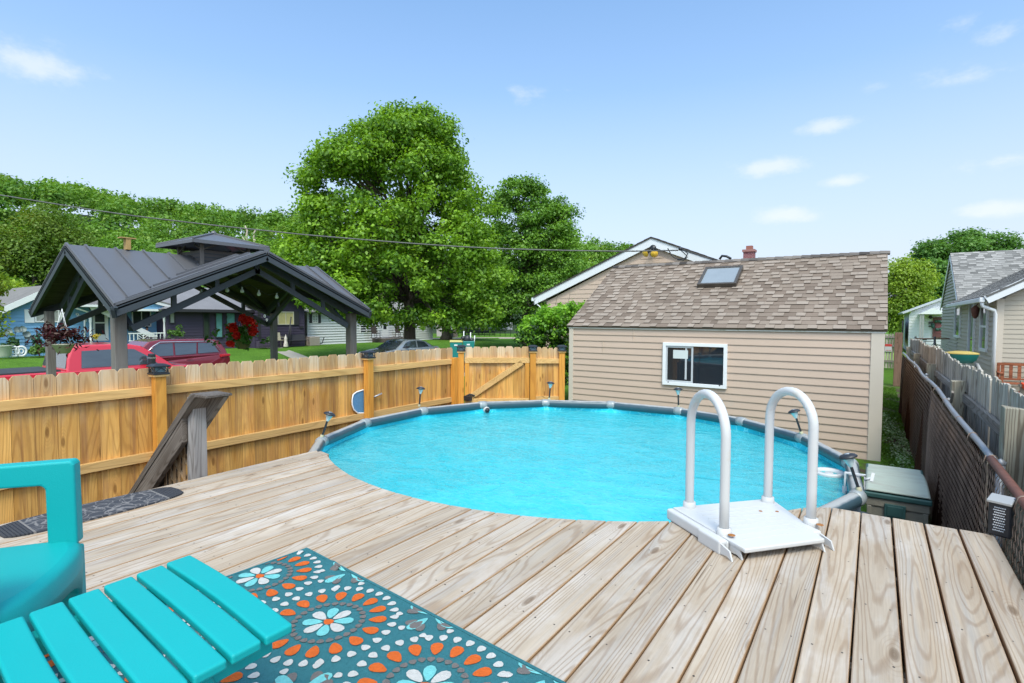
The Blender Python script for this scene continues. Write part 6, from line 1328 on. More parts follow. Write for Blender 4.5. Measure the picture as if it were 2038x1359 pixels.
# teal recycling carts with things in them
M_teal = mat('teal_bin_plastic', (.01, .20, .18), .45, var=.1)
qa, qb = polar(908, 27, -.1), polar(928, 27, -.1); dd = (qb-qa)/np.linalg.norm(qb-qa)
def cart(c, w_, h_, label, lid):
    o = thing('recycling_cart', c, label, 'recycling cart'); n = np.array([-dd[1], dd[0], 0]); mb = MB(); v = []
    for z, s in ((.08, .82), (h_, 1.0)): v += [c+dd*a*w_/2*s+n*b*.28*s+(0, 0, z) for a, b in ((-1, -1), (1, -1), (1, 1), (-1, 1))]
    v2 = v; mb.add(v2, [(0, 3, 2, 1), (4, 5, 6, 7), (0, 1, 5, 4), (1, 2, 6, 5), (2, 3, 7, 6), (3, 0, 4, 7)]); mb.build('bin', M_teal, o, bevel=.03, recalc=True)
    for s in (-1, 1): mb = MB(); mb.lathe([(.0, -.03), (.11, -.03), (.11, .03), (0, .03)], c+dd*s*w_*.36-n*.26+(0, 0, .11), 14, dd); mb.build('wheel', M_tyre, o)
    if lid: mb = MB(); p = c+(0, 0, h_+.02); mb.slab([p-dd*w_*.53-n*.3, p+dd*w_*.53-n*.3, p+dd*w_*.53+n*.3+(0, 0, .05), p-dd*w_*.53+n*.3+(0, 0, .05)], .05); mb.build('lid', mat('yellow_lid', (.58, .50, .18), .5), o, bevel=.015)
    mb = MB(); p = c-n*.285+(0, 0, h_*.86); mb.beam(p-dd*.1, p+dd*.06, .02, .07); mb.build('sticker', M_wt, o); return o
cart(qa, .62, 1.19, 'teal recycling cart with closed yellow lid behind the cedar fence', True); cart(qb+dd*.12, .58, 1.22, 'open teal recycling cart filled with dark clutter', False)
cl2 = thing('cart_clutter', qb+(0, 0, 1.1), 'jumble of dark bags and white sticks poking out of the teal cart', 'clutter'); c = qb+dd*.0
mb = MB(); mb.sphere(c+dd*.05+(0, 0, 1.30), .19, 8, 6, (1, 1, 1.2)); mb.sphere(c-dd*.16+(0, 0, 1.36), .12); mb.sphere(c+dd*.26+(0, 0, 1.25), .11); mb.build('bag', M_black, cl2); mb = MB(); mb.sphere(c+dd*.0-(0, 0, -1.22), .09, 8, 6); mb.build('red_cloth', mat('red_cloth', (.4, .03, .04), .8), cl2)
for k, (d_, zt_) in enumerate(((-.14, 1.72), (.20, 1.66), (.40, 1.5))): mb = MB(); mb.tube([c+dd*d_+(0, 0, 1.0), c+dd*(d_+.02)+(0, 0, zt_)], .025, 6); mb.build('stick', M_wt, cl2)
# far yard: garages, trampoline, wire fence
def farbox(name, x0, x1, yt, yb, dist, depth, label, cat, m_, roofm=None, rise=1.0):
    a, b = polar(x0, dist), polar(x1, dist); zt_ = H+(632-yt)*dist*np.dot(ray(x0, 632)[:2], ray(x0, 632)[:2])**-.5/F*1.0; u = (b-a)/np.linalg.norm(b-a); n = np.array([-u[1], u[0], 0]); n = n if np.dot(n, a) > 0 else -n
    o = thing(name, (a+b)/2, label, cat); c_ = [a, b, b+n*depth, a+n*depth]; mb = MB(); mb.add([q+(0, 0, 0) for q in c_]+[q+(0, 0, zt_) for q in c_], [(0, 3, 2, 1), (4, 5, 6, 7), (0, 1, 5, 4), (1, 2, 6, 5), (2, 3, 7, 6), (3, 0, 4, 7)]); mb.build('wall', m_, o)
    m1 = (c_[0]+c_[3])/2; m2 = (c_[1]+c_[2])/2; mb = MB()
    for p, q in ((c_[0], c_[1]), (c_[3], c_[2])): mb.slab([p+(0, 0, zt_), q+(0, 0, zt_), m2+(0, 0, zt_+rise), m1+(0, 0, zt_+rise)], .1)
    mb.build('roof', roofm or M_roofb, o); return o, a, u
farbox('grey_garage', 869, 903, 634, 660, 66, 6, 'pale pinkish garage wall under the second tree', 'garage', mat('pinkish_wall', (.44, .38, .38), .8))
farbox('grey_shed', 982, 1020, 638, 657, 84, 5, 'small grey shed beyond the far lawn by the green bush', 'shed', mat('grey_wall', (.40, .42, .46), .8))
q = polar(896, 62); gr_ = thing('grill', q, 'dark kettle grill with pale lid in front of the pinkish garage', 'grill'); mb = MB(); mb.lathe([(.3, .5), (.4, .75), (.42, .9)], q, 12); mb.box(q[0]-.25, q[0]+.25, q[1]-.25, q[1]+.25, 0, .5); mb.build('bowl', M_black, gr_); mb = MB(); mb.lathe([(.42, .92), (.35, 1.15), (.0, 1.28)], q, 12); mb.build('lid', M_wt, gr_)
q = polar(905, 63); mb = MB(); mb.box(q[0]-.25, q[0]+.25, q[1]-.25, q[1]+.25, 0, 1.75); mb.box(q[0]-.30, q[0]+.30, q[1]-.30, q[1]+.30, 1.75, 1.83); tag(mb.build('stone_pillar', mat('brown_stone', (.20, .16, .14), .9, var=.4, scale=5)), 'brown stone pillar at the right of the pinkish garage', 'pillar')
q = polar(956, 72); tp_ = thing('trampoline', q, 'round trampoline with dark safety net on the far lawn', 'trampoline'); mb = MB(); mb.tube([q+np.array([2.1*math.cos(a), 2.1*math.sin(a), .85]) for a in np.linspace(0, 2*math.pi, 25)[:-1]], .06, 6, closed=True); mb.lathe([(0, .83), (2.05, .83)], q, 24); mb.build('bed', M_black, tp_)
mb = MB(); mb.lathe([(2.1, .9), (2.1, 2.1)], q, 24); mb.build('safety_net', mat('dark_net', (.06, .10, .09), .9, var=.4, scale=2), tp_)
for k in range(6): a = k*math.pi/3; mb = MB(); mb.tube([q+np.array([2.12*math.cos(a), 2.12*math.sin(a), 0]), q+np.array([2.12*math.cos(a), 2.12*math.sin(a), 2.4])], .045, 6); mb.build('pole', M_black, tp_)
a, b = polar(912, 66), polar(1016, 66); wf = thing('wire_fence', (a+b)/2, 'low wire fence of thin dark posts crossing the far lawn', 'fence')
for k in range(11): q = a+(b-a)*k/10; mb = MB(); mb.tube([q, q+(0, 0, 1.25)], .03, 5); mb.build('post', M_black, wf)
mb = MB()
for z in (.15, .7, 1.22): mb.tube([a+(0, 0, z), b+(0, 0, z)], .018, 4)
mb.build('wire', M_black, wf)
# power line
A_ = ony(1350, 498, GY-.5); B_ = polar(-260, 27, 0); B2 = np.array([B_[0], B_[1], 0]); dirp = B2-np.array([A_[0], A_[1], 0]); nrm_ = np.array([-dirp[1], dirp[0], 0])
L = [onp(x, y, (A_[0], A_[1], 0), nrm_) for x, y in ((1350, 498), (1240, 500), (1130, 498.5), (1000, 495), (900, 490), (800, 483), (700, 475), (600, 466.5), (540, 460), (460, 452), (380, 443), (270, 430), (180, 417), (90, 402.5), (0, 388), (-120, 368), (-260, 344))]
mb = MB(); mb.tube(L, .022, 6); tag(mb.build('power_line', mat('cable_sheath', (.10, .10, .095), .5, var=.6, scale=8)), 'twisted overhead power cable crossing from the left to the white gable', 'cable')
up_ = thing('utility_pole', (L[-1][0], L[-1][1], -.1), 'wooden utility pole holding the power cable beyond the left edge', 'utility pole'); mb = MB(); mb.tube([(L[-1][0], L[-1][1], -.3), (L[-1][0], L[-1][1], L[-1][2]+.6)], [.16, .12], 12); mb.build('pole', M_oldpost, up_)

# ================================================================== NEIGHBOURING HOUSE, RIGHT
NX = 2.75
nb = thing('neighbour_house', (NX+4, 24, 0), 'grey tan sided neighbouring house with grey shingle roof, gutter and downspout at the right edge', 'house')
pkN = onx(1895, 507, NX); far = onx(1875, 612, NX); hl = far[1]-pkN[1]; slN = (pkN[2]-far[2])/hl; nearY = pkN[1]-hl; zeN = far[2]; EX = NX-.07
mb = MB(); mb.cr = .5; L0 = far[1]-nearY-.6
lap(mb, (NX, nearY+.3), (NX, far[1]-.3), .2, pkN[2]-.12, (-1, 0), .14, .035, lambda z: (max(0, (z-zeN+.1)/slN-.3), L0-max(0, (z-zeN+.1)/slN-.3)))
mb.box(NX+.02, NX+12, nearY+.3, far[1]-.3, 0, zeN); mb.build('wall', mat('taupe_siding', (.42, .37, .30), .6, var=.05, scale=2), nb)
for s in (-1, 1):
    y2 = pkN[1]+s*hl; mb = MB(); mb.cr = None; e0, e1, r0, r1 = (EX, y2, zeN+.05), (NX+12, y2, zeN+.05), (EX, pkN[1], pkN[2]+.08), (NX+12, pkN[1], pkN[2]+.08); mb.slab([e0, e1, r1, r0], .07, .2)
    if s < 0: shingle_roof(mb, e0, e1, r0, r1, .16, .33, .008)
    mb.build('roof', M_shgg, nb)
    mb = MB(); mb.beam((EX+.0, pkN[1], pkN[2]-.08), (EX+.0, y2, zeN-.10), .03, .14); mb.build('rake_trim', M_whitev, nb)
mb = MB(); v = onx(1992, 508, 5.2); yv = pkN[1]-.8; zv = pkN[2]+.08-slN*.8; mb.lathe([(.11, -.3), (.11, .3)], (6.3, yv, zv+.12), 12, (1, 0, 0)); mb.box(6.05, 6.6, yv-.13, yv+.13, zv-.05, zv+.1); mb.build('roof_vent', M_black, nb)
# near wing with gutter, downspout, siding wall facing us
q0 = atz(1985, 760, .3); WY = 19.3
wx = NX
mb = MB(); mb.cr = .5; zr0 = ony(1963, 594, WY-.3); zr1 = ony(2038, 561, WY-.3); slw = (zr1[2]-zr0[2])/(zr1[0]-zr0[0]); ztop = zr0[2]-.15+slw*(wx-zr0[0])
lap(mb, (wx+.10, WY), (wx+7, WY), .0, ztop+slw*4, (0, -1), .127, .013, lambda z: (max(0, (z-ztop+.05)/slw-.1), 7-max(0, (z-ztop+.05)/slw-7+7-.1)))
mb.box(wx+.05, wx+7, WY+.02, nearY+.3, 0, ztop-.05); lap(mb, (wx, WY+.1), (wx, nearY+.3), 0, ztop-.05, (-1, 0), .14, .03); mb.build('wing_wall', mat('beige_siding', (.46, .40, .32), .6, var=.04, scale=2), nb)
mb = MB(); mb.box(wx-.03, wx+.12, WY-.02, WY+.1, 0, ztop-.02); mb.build('corner_trim', M_trim, nb)
mb = MB(); p0, p1 = np.array([zr0[0], WY-.32, zr0[2]-.03]), np.array([zr0[0]+4, WY-.32, zr0[2]-.03+slw*4]); mb.beam(p0, p1, .04, .22); mb.build('rake_trim', M_alu, nb)
mb = MB(); a0 = (zr0[0]-.02, WY-.35, zr0[2]+.07); a1 = (zr0[0]-.02, nearY+.6, zr0[2]+.07); b0_ = (zr0[0]+4, WY-.35, zr0[2]+.07+4*slw); b1_ = (zr0[0]+4, nearY+3.6, zr0[2]+.07+4*slw); mb.slab([a0, a1, b1_, b0_], .05, .2); shingle_roof(mb, a0, a1, b0_, b1_, .16, .33, .008); mb.build('wing_roof', M_shgg, nb)
mb = MB(); gx = zr0[0]-.02; mb.box(gx-.12, gx, WY-.3, nearY+.2, zr0[2]-.10, zr0[2]+.03); mb.build('gutter', M_alu, nb, bevel=.02)
mb = MB(); gq = ony(1970, 606, WY-.1); mb.tube([(gx-.06, WY-.22, zr0[2]-.08), (gx-.04, WY-.2, zr0[2]-.20), (gx+.22, WY-.10, zr0[2]-.32), (wx-.06, WY-.06, zr0[2]-.42), (wx-.06, WY-.05, .1)], .045, 8); mb.build('downspout', M_whitev, nb)
# covered porch side wall with windows and door (faces the yard)
def nwin(x0, y0, x1, y1, X, split=False, nm='window'):
    ya, yb = onx(x1, (y0+y1)/2, X)[1], onx(x0, (y0+y1)/2, X)[1]; zt_, zb_ = onx((x0+x1)/2, y0, X)[2], onx((x0+x1)/2, y1, X)[2]; f = .09; mb = MB()
    for (a, b, c, d) in ((ya, yb, zt_-f, zt_), (ya, yb, zb_, zb_+f), (ya, ya+f, zb_+f, zt_-f), (yb-f, yb, zb_+f, zt_-f)): mb.box(X-.07, X, a, b, c, d)
    if split: m_ = (zt_+zb_)/2; mb.box(X-.06, X, ya+f, yb-f, m_-.03, m_+.03)
    w_ = mb.build(nm, M_whitev, nb); mb = MB(); mb.box(X-.035, X-.01, ya+f, yb-f, zb_+f, zt_-f); mb.build('pane', M_gdark if nm == 'window' else M_glass, w_)
nwin(1903, 607, 1914, 672, NX); nwin(1931, 600, 1942, 720, NX, nm='door'); nwin(1955, 600, 1969, 700, NX-.0, True)
q = onx(1941, 622, NX-.2); wl = thing('porch_lantern', q, 'ornate brown porch lantern beside the neighbour door', 'lantern'); mb = MB(); mb.lathe([(.02, .22), (.10, .14), (.11, .12), (.08, -.10), (.03, -.18)], q, 8); mb.build('cage', M_rpipe, wl); mb = MB(); mb.tube([q+(0, 0, .2), q+(.08, 0, .3), q+(.2, 0, .22)], .015, 6); mb.build('bracket', M_rpipe, wl)
# green tub with a yellow lid on a stack of resin chairs
TY = 15.5; ta, tb = ony(1878, 705, TY), ony(1950, 705, TY); tz = ony(1912, 722, TY)[2]; tcx = (ta[0]+tb[0])/2; tw = (tb[0]-ta[0])/2
tub = thing('plastic_tub', (tcx, TY, tz), 'dark green oval plastic tub with a yellow lid on grey lawn chairs', 'tub')
def oval(mb, prof, n=28):
    vs = [(tcx+tw*f*math.cos(2*math.pi*k/n), TY+tw*.62*f*math.sin(2*math.pi*k/n), tz+h) for f, h in prof for k in range(n)]
    mb.smooth = True; mb.add(vs, [(i_*n+k, i_*n+(k+1) % n, (i_+1)*n+(k+1) % n, (i_+1)*n+k) for i_ in range(len(prof)-1) for k in range(n)]); mb.smooth = False
mb = MB(); oval(mb, [(.0, 0), (.62, 0), (.86, .07), (.98, .18), (.99, .20)]); mb.build('basin', mat('green_tub', (.006, .12, .105), .4, var=.15), tub)
mb = MB(); oval(mb, [(1.0, .20), (1.01, .215), (.9, .235), (.4, .265), (0, .27)]); mb.build('lid', mat('yellow_tub_lid', (.42, .31, .07), .6, var=.3, scale=4), tub)
rk = thing('stacked_lawn_chairs', (tcx, TY+.1, 0), 'stack of weathered grey resin lawn chairs under the green tub', 'chairs')
M_rack = mat('grey_resin', (.36, .355, .33), .7, var=.25, scale=6)
for k in range(6): mb = MB(); mb.slab([(tcx-tw*.7, TY-.3, tz-.62+.11*k), (tcx+tw*.7, TY-.3, tz-.62+.11*k), (tcx+tw*.7, TY+.25, tz-.66+.11*k), (tcx-tw*.7, TY+.25, tz-.66+.11*k)], .03); mb.build('seat', M_rack, rk)
for x in (tcx-tw*.92, tcx+tw*.92):
    mb = MB(); mb.tube([(x-.02, TY-.42, 0), (x, TY-.38, tz-.35), (x, TY-.25, tz-.10), (x, TY+.1, tz-.03)], .035, 8); mb.build('arm', M_rack, rk); mb = MB(); mb.tube([(x, TY+.45, 0), (x, TY+.3, tz-.3), (x, TY+.1, tz-.03)], .03, 8); mb.build('rear_leg', M_rack, rk)
# red-brown bench against the wing wall
bw = thing('wooden_bench', (wx+.9, WY-.5, 0), 'reddish brown slatted wooden bench against the neighbour wall at the right edge', 'bench'); M_bn = wood('bench_stain', (.24, .075, .035), (.33, .11, .05), (.12, .035, .015), 'x', ring=.5, knots=.2)
bzt, bzs = ony(2010, 722, WY-.35)[2], ony(2010, 757, WY-.5)[2]; b0x = ony(1984, 740, WY-.4)[0]
mb = MB(); mb.box(b0x, b0x+1.5, WY-.38, WY-.34, bzt-.07, bzt); mb.build('top_rail', M_bn, bw); mb = MB(); mb.box(b0x, b0x+1.5, WY-.38, WY-.34, bzs, bzs+.05); mb.build('lower_rail', M_bn, bw)
for k in range(9): mb = MB(); x = b0x+.08+k*.165; mb.box(x, x+.07, WY-.37, WY-.35, bzs+.05, bzt-.07); mb.build('back_slat', M_bn, bw)
for k in range(4): mb = MB(); mb.box(b0x+.03, b0x+1.47, WY-.85+.12*k, WY-.76+.12*k, bzs-.07, bzs-.05); mb.build('seat_slat', M_bn, bw)
for x in (b0x, b0x+1.45):
    mb = MB(); mb.box(x, x+.06, WY-.40, WY-.34, 0, bzt); mb.box(x, x+.06, WY-.9, WY-.84, 0, bzs+.18); mb.box(x-.01, x+.07, WY-.92, WY-.34, bzs+.18, bzs+.21); mb.build('end_frame', M_bn, bw)
q = onx(2036, 782, 1.6); mb = MB()
for k in range(5): mb.tube([q+np.array([.02*math.sin(3*a), (.16-.012*k)*math.cos(a), .13*math.sin(a)-.01*k]) for a in np.linspace(0, 2*math.pi, 19)[:-1]], .014, 6, closed=True)
hz = thing('orange_hose', (q[0], q[1], 0), 'coil of orange hose on a stake behind the old fence at the right edge', 'hose'); mb.build('coil', mat('orange_hose', (.75, .08, .02), .5), hz); mb = MB(); mb.box(q[0]-.03, q[0]+.03, q[1]-.03, q[1]+.03, 0, q[2]+.16); mb.box(q[0]-.04, q[0]+.10, q[1]-.05, q[1]+.05, q[2]+.08, q[2]+.11); mb.build('stake', M_oldpost, hz)
# white house with red door behind the neighbour yard
Yw = 46.0; wh2 = thing('white_cottage', (ony(1840, 640, Yw)[0], Yw+3, 0), 'small white cottage with gabled porch and a dark red door, far right', 'house')
ax = ony(1809, 640, Yw)[0]; ez2 = ony(1812, 622, Yw)[2]; pk2 = ony(1895, 590, Yw); sl3 = (pk2[2]-ez2)/(pk2[0]-ax)
mb = MB(); mb.cr = .5; lap(mb, (ax, Yw), (pk2[0]+6, Yw), 0, pk2[2], (0, -1), .2, .02, lambda z: (max(0, (z-ez2)/sl3), 2*(pk2[0]-ax)-max(0, (z-ez2)/sl3))); mb.box(ax+.02, ax+9, Yw+.02, Yw+8, 0, ez2); mb.build('wall', M_whs, wh2)
mb = MB(); mb.slab([(ax-.4, Yw-.3, ez2+.02), (ax-.4, Yw+8, ez2+.02), (pk2[0], Yw+8, pk2[2]+.15), (pk2[0], Yw-.3, pk2[2]+.15)], .12); mb.slab([(2*pk2[0]-ax+.4, Yw-.3, ez2+.02), (2*pk2[0]-ax+.4, Yw+8, ez2+.02), (pk2[0], Yw+8, pk2[2]+.15), (pk2[0], Yw-.3, pk2[2]+.15)], .12); mb.build('roof', mat('pale_roof', (.48, .50, .52), .7), wh2)
p0_, p1_, pz = ony(1830, 625, Yw-1.5), ony(1885, 625, Yw-1.5), ony(1858, 612, Yw-1.5)[2]; mb = MB(); mb.extr([(p0_[0], p0_[2]), (p1_[0], p0_[2]), ((p0_[0]+p1_[0])/2, pz)], 'y', Yw-1.5, Yw); mb.build('porch_gable', M_wt, wh2)
for x in (1832, 1837): mb = MB(); q = ony(x, 640, Yw-1.4-.0); mb.box(q[0]-.05, q[0]+.05, Yw-1.45, Yw-1.35, 0, p0_[2]); mb.build('porch_post', mat('grey_post', (.3, .3, .3)), wh2)
d0, d1 = ony(1857, 631, Yw-.05), ony(1876, 672, Yw-.05); mb = MB(); mb.box(d0[0], d1[0], Yw-.08, Yw-.01, d1[2], d0[2]); dr = mb.build('door', mat('red_brown_door', (.14, .05, .05), .5), wh2); mb = MB(); mb.box(d0[0]+.15, d1[0]-.1, Yw-.10, Yw-.08, d1[2]+.3, d0[2]-.15); mb.build('storm_glass', mat('reddish_glass', (.22, .07, .08), .3, var=.6, scale=2), dr)
mb = MB()
for k in range(14): a = random.random()*6.3; r = .28; q = np.array([(d0[0]+d1[0])/2+r*math.cos(a), Yw-.12, d0[2]-.55+r*math.sin(a)]); mb.sphere(q, .1, 6, 4)
mb.build('wreath', mat('wreath_green', (.05, .12, .10), .8, var=.5), dr)
for (x0, y0, x1, y1) in ((1848, 640, 1857, 642), (1848, 643, 1857, 645), (1848, 648, 1854, 650)): mb = MB(); a, b = ony(x0, y0, Yw-.03), ony(x1, y1, Yw-.03); mb.box(a[0], b[0], Yw-.06, Yw-.03, b[2], a[2]); mb.build('name_plaque', M_dk, wh2)
q = ony(1852, 631, Yw-.1); mb = MB(); mb.sphere(q, .12); mb.build('wall_lamp', M_dk, wh2)
mb = MB(); q = ony(1806, 655, Yw-.3); mb.box(q[0]-.3, q[0]-.2, Yw+.2, Yw+6, .6, 2.2); mb.build('side_windows', M_gdark, wh2)
M_bike = mat('bike_frame', (.10, .10, .10), .5); q = ony(1847, 671, Yw-1.8); bk_ = thing('bicycle', (q[0], q[1], 0), 'small bicycle leaning on the white cottage porch', 'bicycle')
for dx in (-.5, .5): mb = MB(); mb.tube([q+np.array([dx+.3*math.cos(a), 0, .33+.3*math.sin(a)])-(0, 0, q[2]) for a in np.linspace(0, 6.283, 17)[:-1]], .03, 5, closed=True); mb.build('wheel', M_tyre, bk_)
q_ = np.array([q[0], q[1], 0]); mb = MB(); mb.tube([q_+(-.5, 0, .33), q_+(-.15, 0, .85), q_+(.4, 0, .85), q_+(.5, 0, .33)], .03, 6); mb.tube([q_+(-.15, 0, .85), q_+(.0, 0, .33), q_+(.4, 0, .85), q_+(.38, 0, 1.05), q_+(.25, 0, 1.08)], .03, 6); mb.build('frame', M_bike, bk_); mb = MB(); mb.box(q_[0]-.28, q_[0]-.05, q_[1]-.06, q_[1]+.06, .92, .98); mb.build('saddle', M_blk, bk_)
# wire gate between the far corner of the neighbour house and the old fence
Yg2 = 30.0; a, b = ony(1822, 674, Yg2), ony(1900, 674, Yg2); wg = thing('wire_gate_fence', (a[0], Yg2, 0), 'low chain link fence with a dark top rail in front of the far lawn', 'fence')
mb = MB(); mb.tube([a, b], .03, 8); mb.build('top_rail', M_redpost, wg)
for q in (a, (a+b)/2, b): mb = MB(); mb.tube([(q[0], Yg2, 0), (q[0], Yg2, q[2]+.1)], .04, 8); mb.build('post', M_blackm, wg)
mb = MB(); x = a[0]
while x < b[0]:
    for s in (1, -1): mb.tube([(x, Yg2, 0.02), (x+s*a[2]*.9, Yg2, a[2])], .004, 3, caps=False)
    x += .11
mb.build('mesh', M_wire, wg)
mb = MB(); mb.poly([(1.2, 31, .02), (5, 31, .02), (5, 44, .02), (-.5, 44, .02)]); struct(mb.build('grass', mat('bright_lawn', (.20, .34, .03), .95, var=.35, scale=4, bump=.5)))
# ================================================================== TREES
M_bark = wood('bark', (.085, .065, .05), (.15, .12, .095), (.035, .025, .02), 'z', ring=1.6, knots=.0, lines=.6, freq=.5)
M_fol1 = foliage('maple_leaves', (.055, .16, .010), (.33, .56, .035), .38); M_fol2 = foliage('second_tree_leaves', (.045, .14, .015), (.27, .50, .05), .38)
M_fol3 = foliage('dark_tree_leaves', (.06, .16, .025), (.18, .36, .06), .4); M_fol4 = foliage('yellow_green_leaves', (.15, .26, .02), (.42, .56, .06), .45)
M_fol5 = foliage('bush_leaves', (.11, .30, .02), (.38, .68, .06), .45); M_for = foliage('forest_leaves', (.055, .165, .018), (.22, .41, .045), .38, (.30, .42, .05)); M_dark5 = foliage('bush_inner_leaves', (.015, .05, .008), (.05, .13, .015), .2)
def tree(name, px, dist, prof, label, fm, ncl=200, per=130, lsize=.15, clr=.85, trunk_r=.35, trunk_px=None, base_z=None, shell=.62, limbs=36, flat=.62, mat2=None, lean=0):
    q = polar(px, dist); bz = ground_z(q[0], q[1]) if base_z is None else base_z; Zd = float(np.dot(q-np.array([0, 0, 0]), np.array([Fw[0], Fw[1], 0]))); sc_ = Zd/F
    rt = np.array([_r[0], _r[1], 0]); fw2 = np.array([-_r[1], _r[0], 0]); px0 = trunk_px or px
    Zz = lambda y: H+(632-y)*sc_
    o = thing(name, (q[0]+(px0-px)*sc_*rt[0], q[1]+(px0-px)*sc_*rt[1], bz), label, 'tree')
    ys_ = np.array([p[0] for p in prof], float); xl = np.array([p[1] for p in prof], float); xr = np.array([p[2] for p in prof], float)
    cs = []; wgt = []
    while len(cs) < ncl:
        y = rng.uniform(ys_[0]+clr/sc_*.45, ys_[-1]); a, b = np.interp(y, ys_, xl), np.interp(y, ys_, xr); R = (b-a)/2*sc_
        if rng.random()*np.max(xr-xl) > (b-a): continue
        top = y < ys_[0]+(ys_[-1]-ys_[0])*.14
        ang = rng.uniform(0, 2*math.pi); rr = R*(rng.uniform(shell, 1) if rng.random() < .72 and not top else math.sqrt(rng.random()))*1.0; rr = max(0, rr-clr*.62)
        c = q+rt*(((a+b)/2-px)*sc_+rr*math.cos(ang))+fw2*rr*.85*math.sin(ang); c[2] = Zz(y)-clr*.25; cs.append(c)
    cs = np.array(cs); rad = clr*(.55+.8*rng.random(ncl)); p, nr, s_, tn = blob_leaves(cs, rad, per*(rad/clr)**2, lsize, .55, flat, .35)
    drp = np.clip((p[:, 2]-np.median(p[:, 2]))*0, 0, 0)
    leaf_mesh('crown', fm, p, nr, s_, tn, o)
    mb = MB(); base = np.array(WL[o.name]); zc0 = Zz(ys_[-1]); ht = Zz(ys_[0])
    n = 9; pts = [base+np.array([.12*math.sin(i*1.3)*i/n, .12*math.cos(i*.9)*i/n, (zc0+(ht-zc0)*.62-bz)*i/n]) for i in range(n+1)]; rad_ = [trunk_r*(1.35 if i == 0 else 1-.075*i*1.15) for i in range(n+1)]
    mb.tube(pts, [max(r_, .03) for r_ in rad_], 12)
    for k in range(limbs):
        e = cs[rng.integers(ncl)]; t_ = rng.uniform(.3, .95); s0 = pts[0]+(pts[-1]-pts[0])*t_
        if e[2] < s0[2]-1.0: s0 = pts[0]+(pts[-1]-pts[0])*.33
        m1 = s0+(e-s0)*.35+np.array([0, 0, np.linalg.norm(e-s0)*.16]); r0 = trunk_r*.34*(1.15-t_); mb.tube([s0, m1, s0+(e-s0)*.72+np.array([0, 0, .12*np.linalg.norm(e-s0)]), e], [r0, r0*.7, r0*.4, .015], 6)
        for j in range(2): e2 = e+rng.normal(size=3)*clr*.3; mb.tube([m1+(e-m1)*.4, e2], [r0*.35, .01], 5)
    mb.build('trunk', M_bark, o); return o
tree('maple_tree', 815, 34, [(205, 795, 862), (235, 752, 902), (262, 705, 926), (290, 660, 944), (320, 618, 952), (355, 592, 960), (400, 578, 985), (450, 568, 1005), (500, 556, 1015), (545, 560, 1026), (590, 580, 1032), (618, 625, 1015), (636, 690, 975)],
     'huge bright green maple with a wide rounded crown in the middle', M_fol1, 640, 215, .11, .92, .42, limbs=120, flat=.6, shell=.70)
tree('shade_tree', 1045, 48, [(346, 1010, 1078), (368, 985, 1108), (400, 962, 1135), (440, 955, 1162), (475, 955, 1158), (520, 955, 1162), (570, 950, 1160), (620, 925, 1160), (640, 915, 1150)],
     'darker green tall tree standing right behind the huge maple', M_fol2, 360, 190, .12, 1.0, .33, limbs=80, flat=.6, shell=.7)
tree('yard_tree', 888, 56, [(560, 850, 930), (590, 835, 960), (615, 840, 990), (630, 850, 990)], 'low dark tree with a thick trunk under the maple crown right side', M_fol2, 110, 110, .18, 1.2, .55, limbs=24)
tree('yard_tree', 925, 82, [(540, 880, 990), (580, 870, 1010), (620, 880, 1015), (640, 890, 1000)], 'distant shade tree behind the trampoline', M_fol2, 90, 180, .2, 1.6, .5, limbs=16)
tree('locust_tree', 1788, 60, [(500, 1770, 1815), (520, 1755, 1850), (560, 1742, 1868), (595, 1740, 1840), (625, 1742, 1812), (645, 1750, 1800)], 'yellow green airy tree beyond the brown post at the shed right end', M_fol4, 130, 150, .11, 1.0, .2, limbs=50)
tree('locust_tree', 1845, 68, [(505, 1825, 1880), (540, 1815, 1895), (600, 1815, 1895), (630, 1825, 1885)], 'mid green leafy tree just right of the yellow green one', M_fol3, 100, 180, .15, 1.15, .25, limbs=24)
tree('tall_tree', 1915, 78, [(452, 1880, 1948), (470, 1835, 2000), (492, 1822, 2040), (520, 1820, 2070), (560, 1830, 2080), (620, 1850, 2080)], 'dark green spreading tree rising above the neighbour roof', M_fol3, 260, 210, .155, 1.2, .35, limbs=60)
# climbing bush left of the shed
bq = polar(1080, 15.0); bu = thing('climbing_bush', (bq[0], bq[1], 0), 'bright green leafy bush climbing between the cedar gate and the shed', 'bush'); Zb = float(np.dot(bq[:2], Fw[:2])); rt = np.array([_r[0], _r[1], 0]); fw2 = np.array([-_r[1], _r[0], 0]); cs = []
prof = [(603, 1105, 1180), (618, 1040, 1180), (640, 1022, 1175), (665, 1018, 1165), (690, 1016, 1160), (760, 1020, 1150)]
for k in range(260):
    y = random.uniform(603, 760); a = np.interp(y, [p[0] for p in prof], [p[1] for p in prof])+12; b = np.interp(y, [p[0] for p in prof], [p[2] for p in prof]); c = bq+rt*((random.uniform(a, b)-1080)*Zb/F)+fw2*random.uniform(-.55, .5); c[2] = H+(632-y)*Zb/F-.05; cs.append(c)
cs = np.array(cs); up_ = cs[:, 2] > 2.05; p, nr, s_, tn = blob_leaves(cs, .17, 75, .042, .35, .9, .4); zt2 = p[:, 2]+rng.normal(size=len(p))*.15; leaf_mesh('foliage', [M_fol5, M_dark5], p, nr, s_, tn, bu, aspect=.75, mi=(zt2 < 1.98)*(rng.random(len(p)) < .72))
mb = MB()
for k in range(26): e = cs[random.randrange(260)]; mb.tube([(bq[0]+random.uniform(-.5, .5), bq[1]+random.uniform(-.3, .3), 0), (e[0]*.5+bq[0]*.5, e[1]*.5+bq[1]*.5, e[2]*.6), e], [.02, .014, .005], 5)
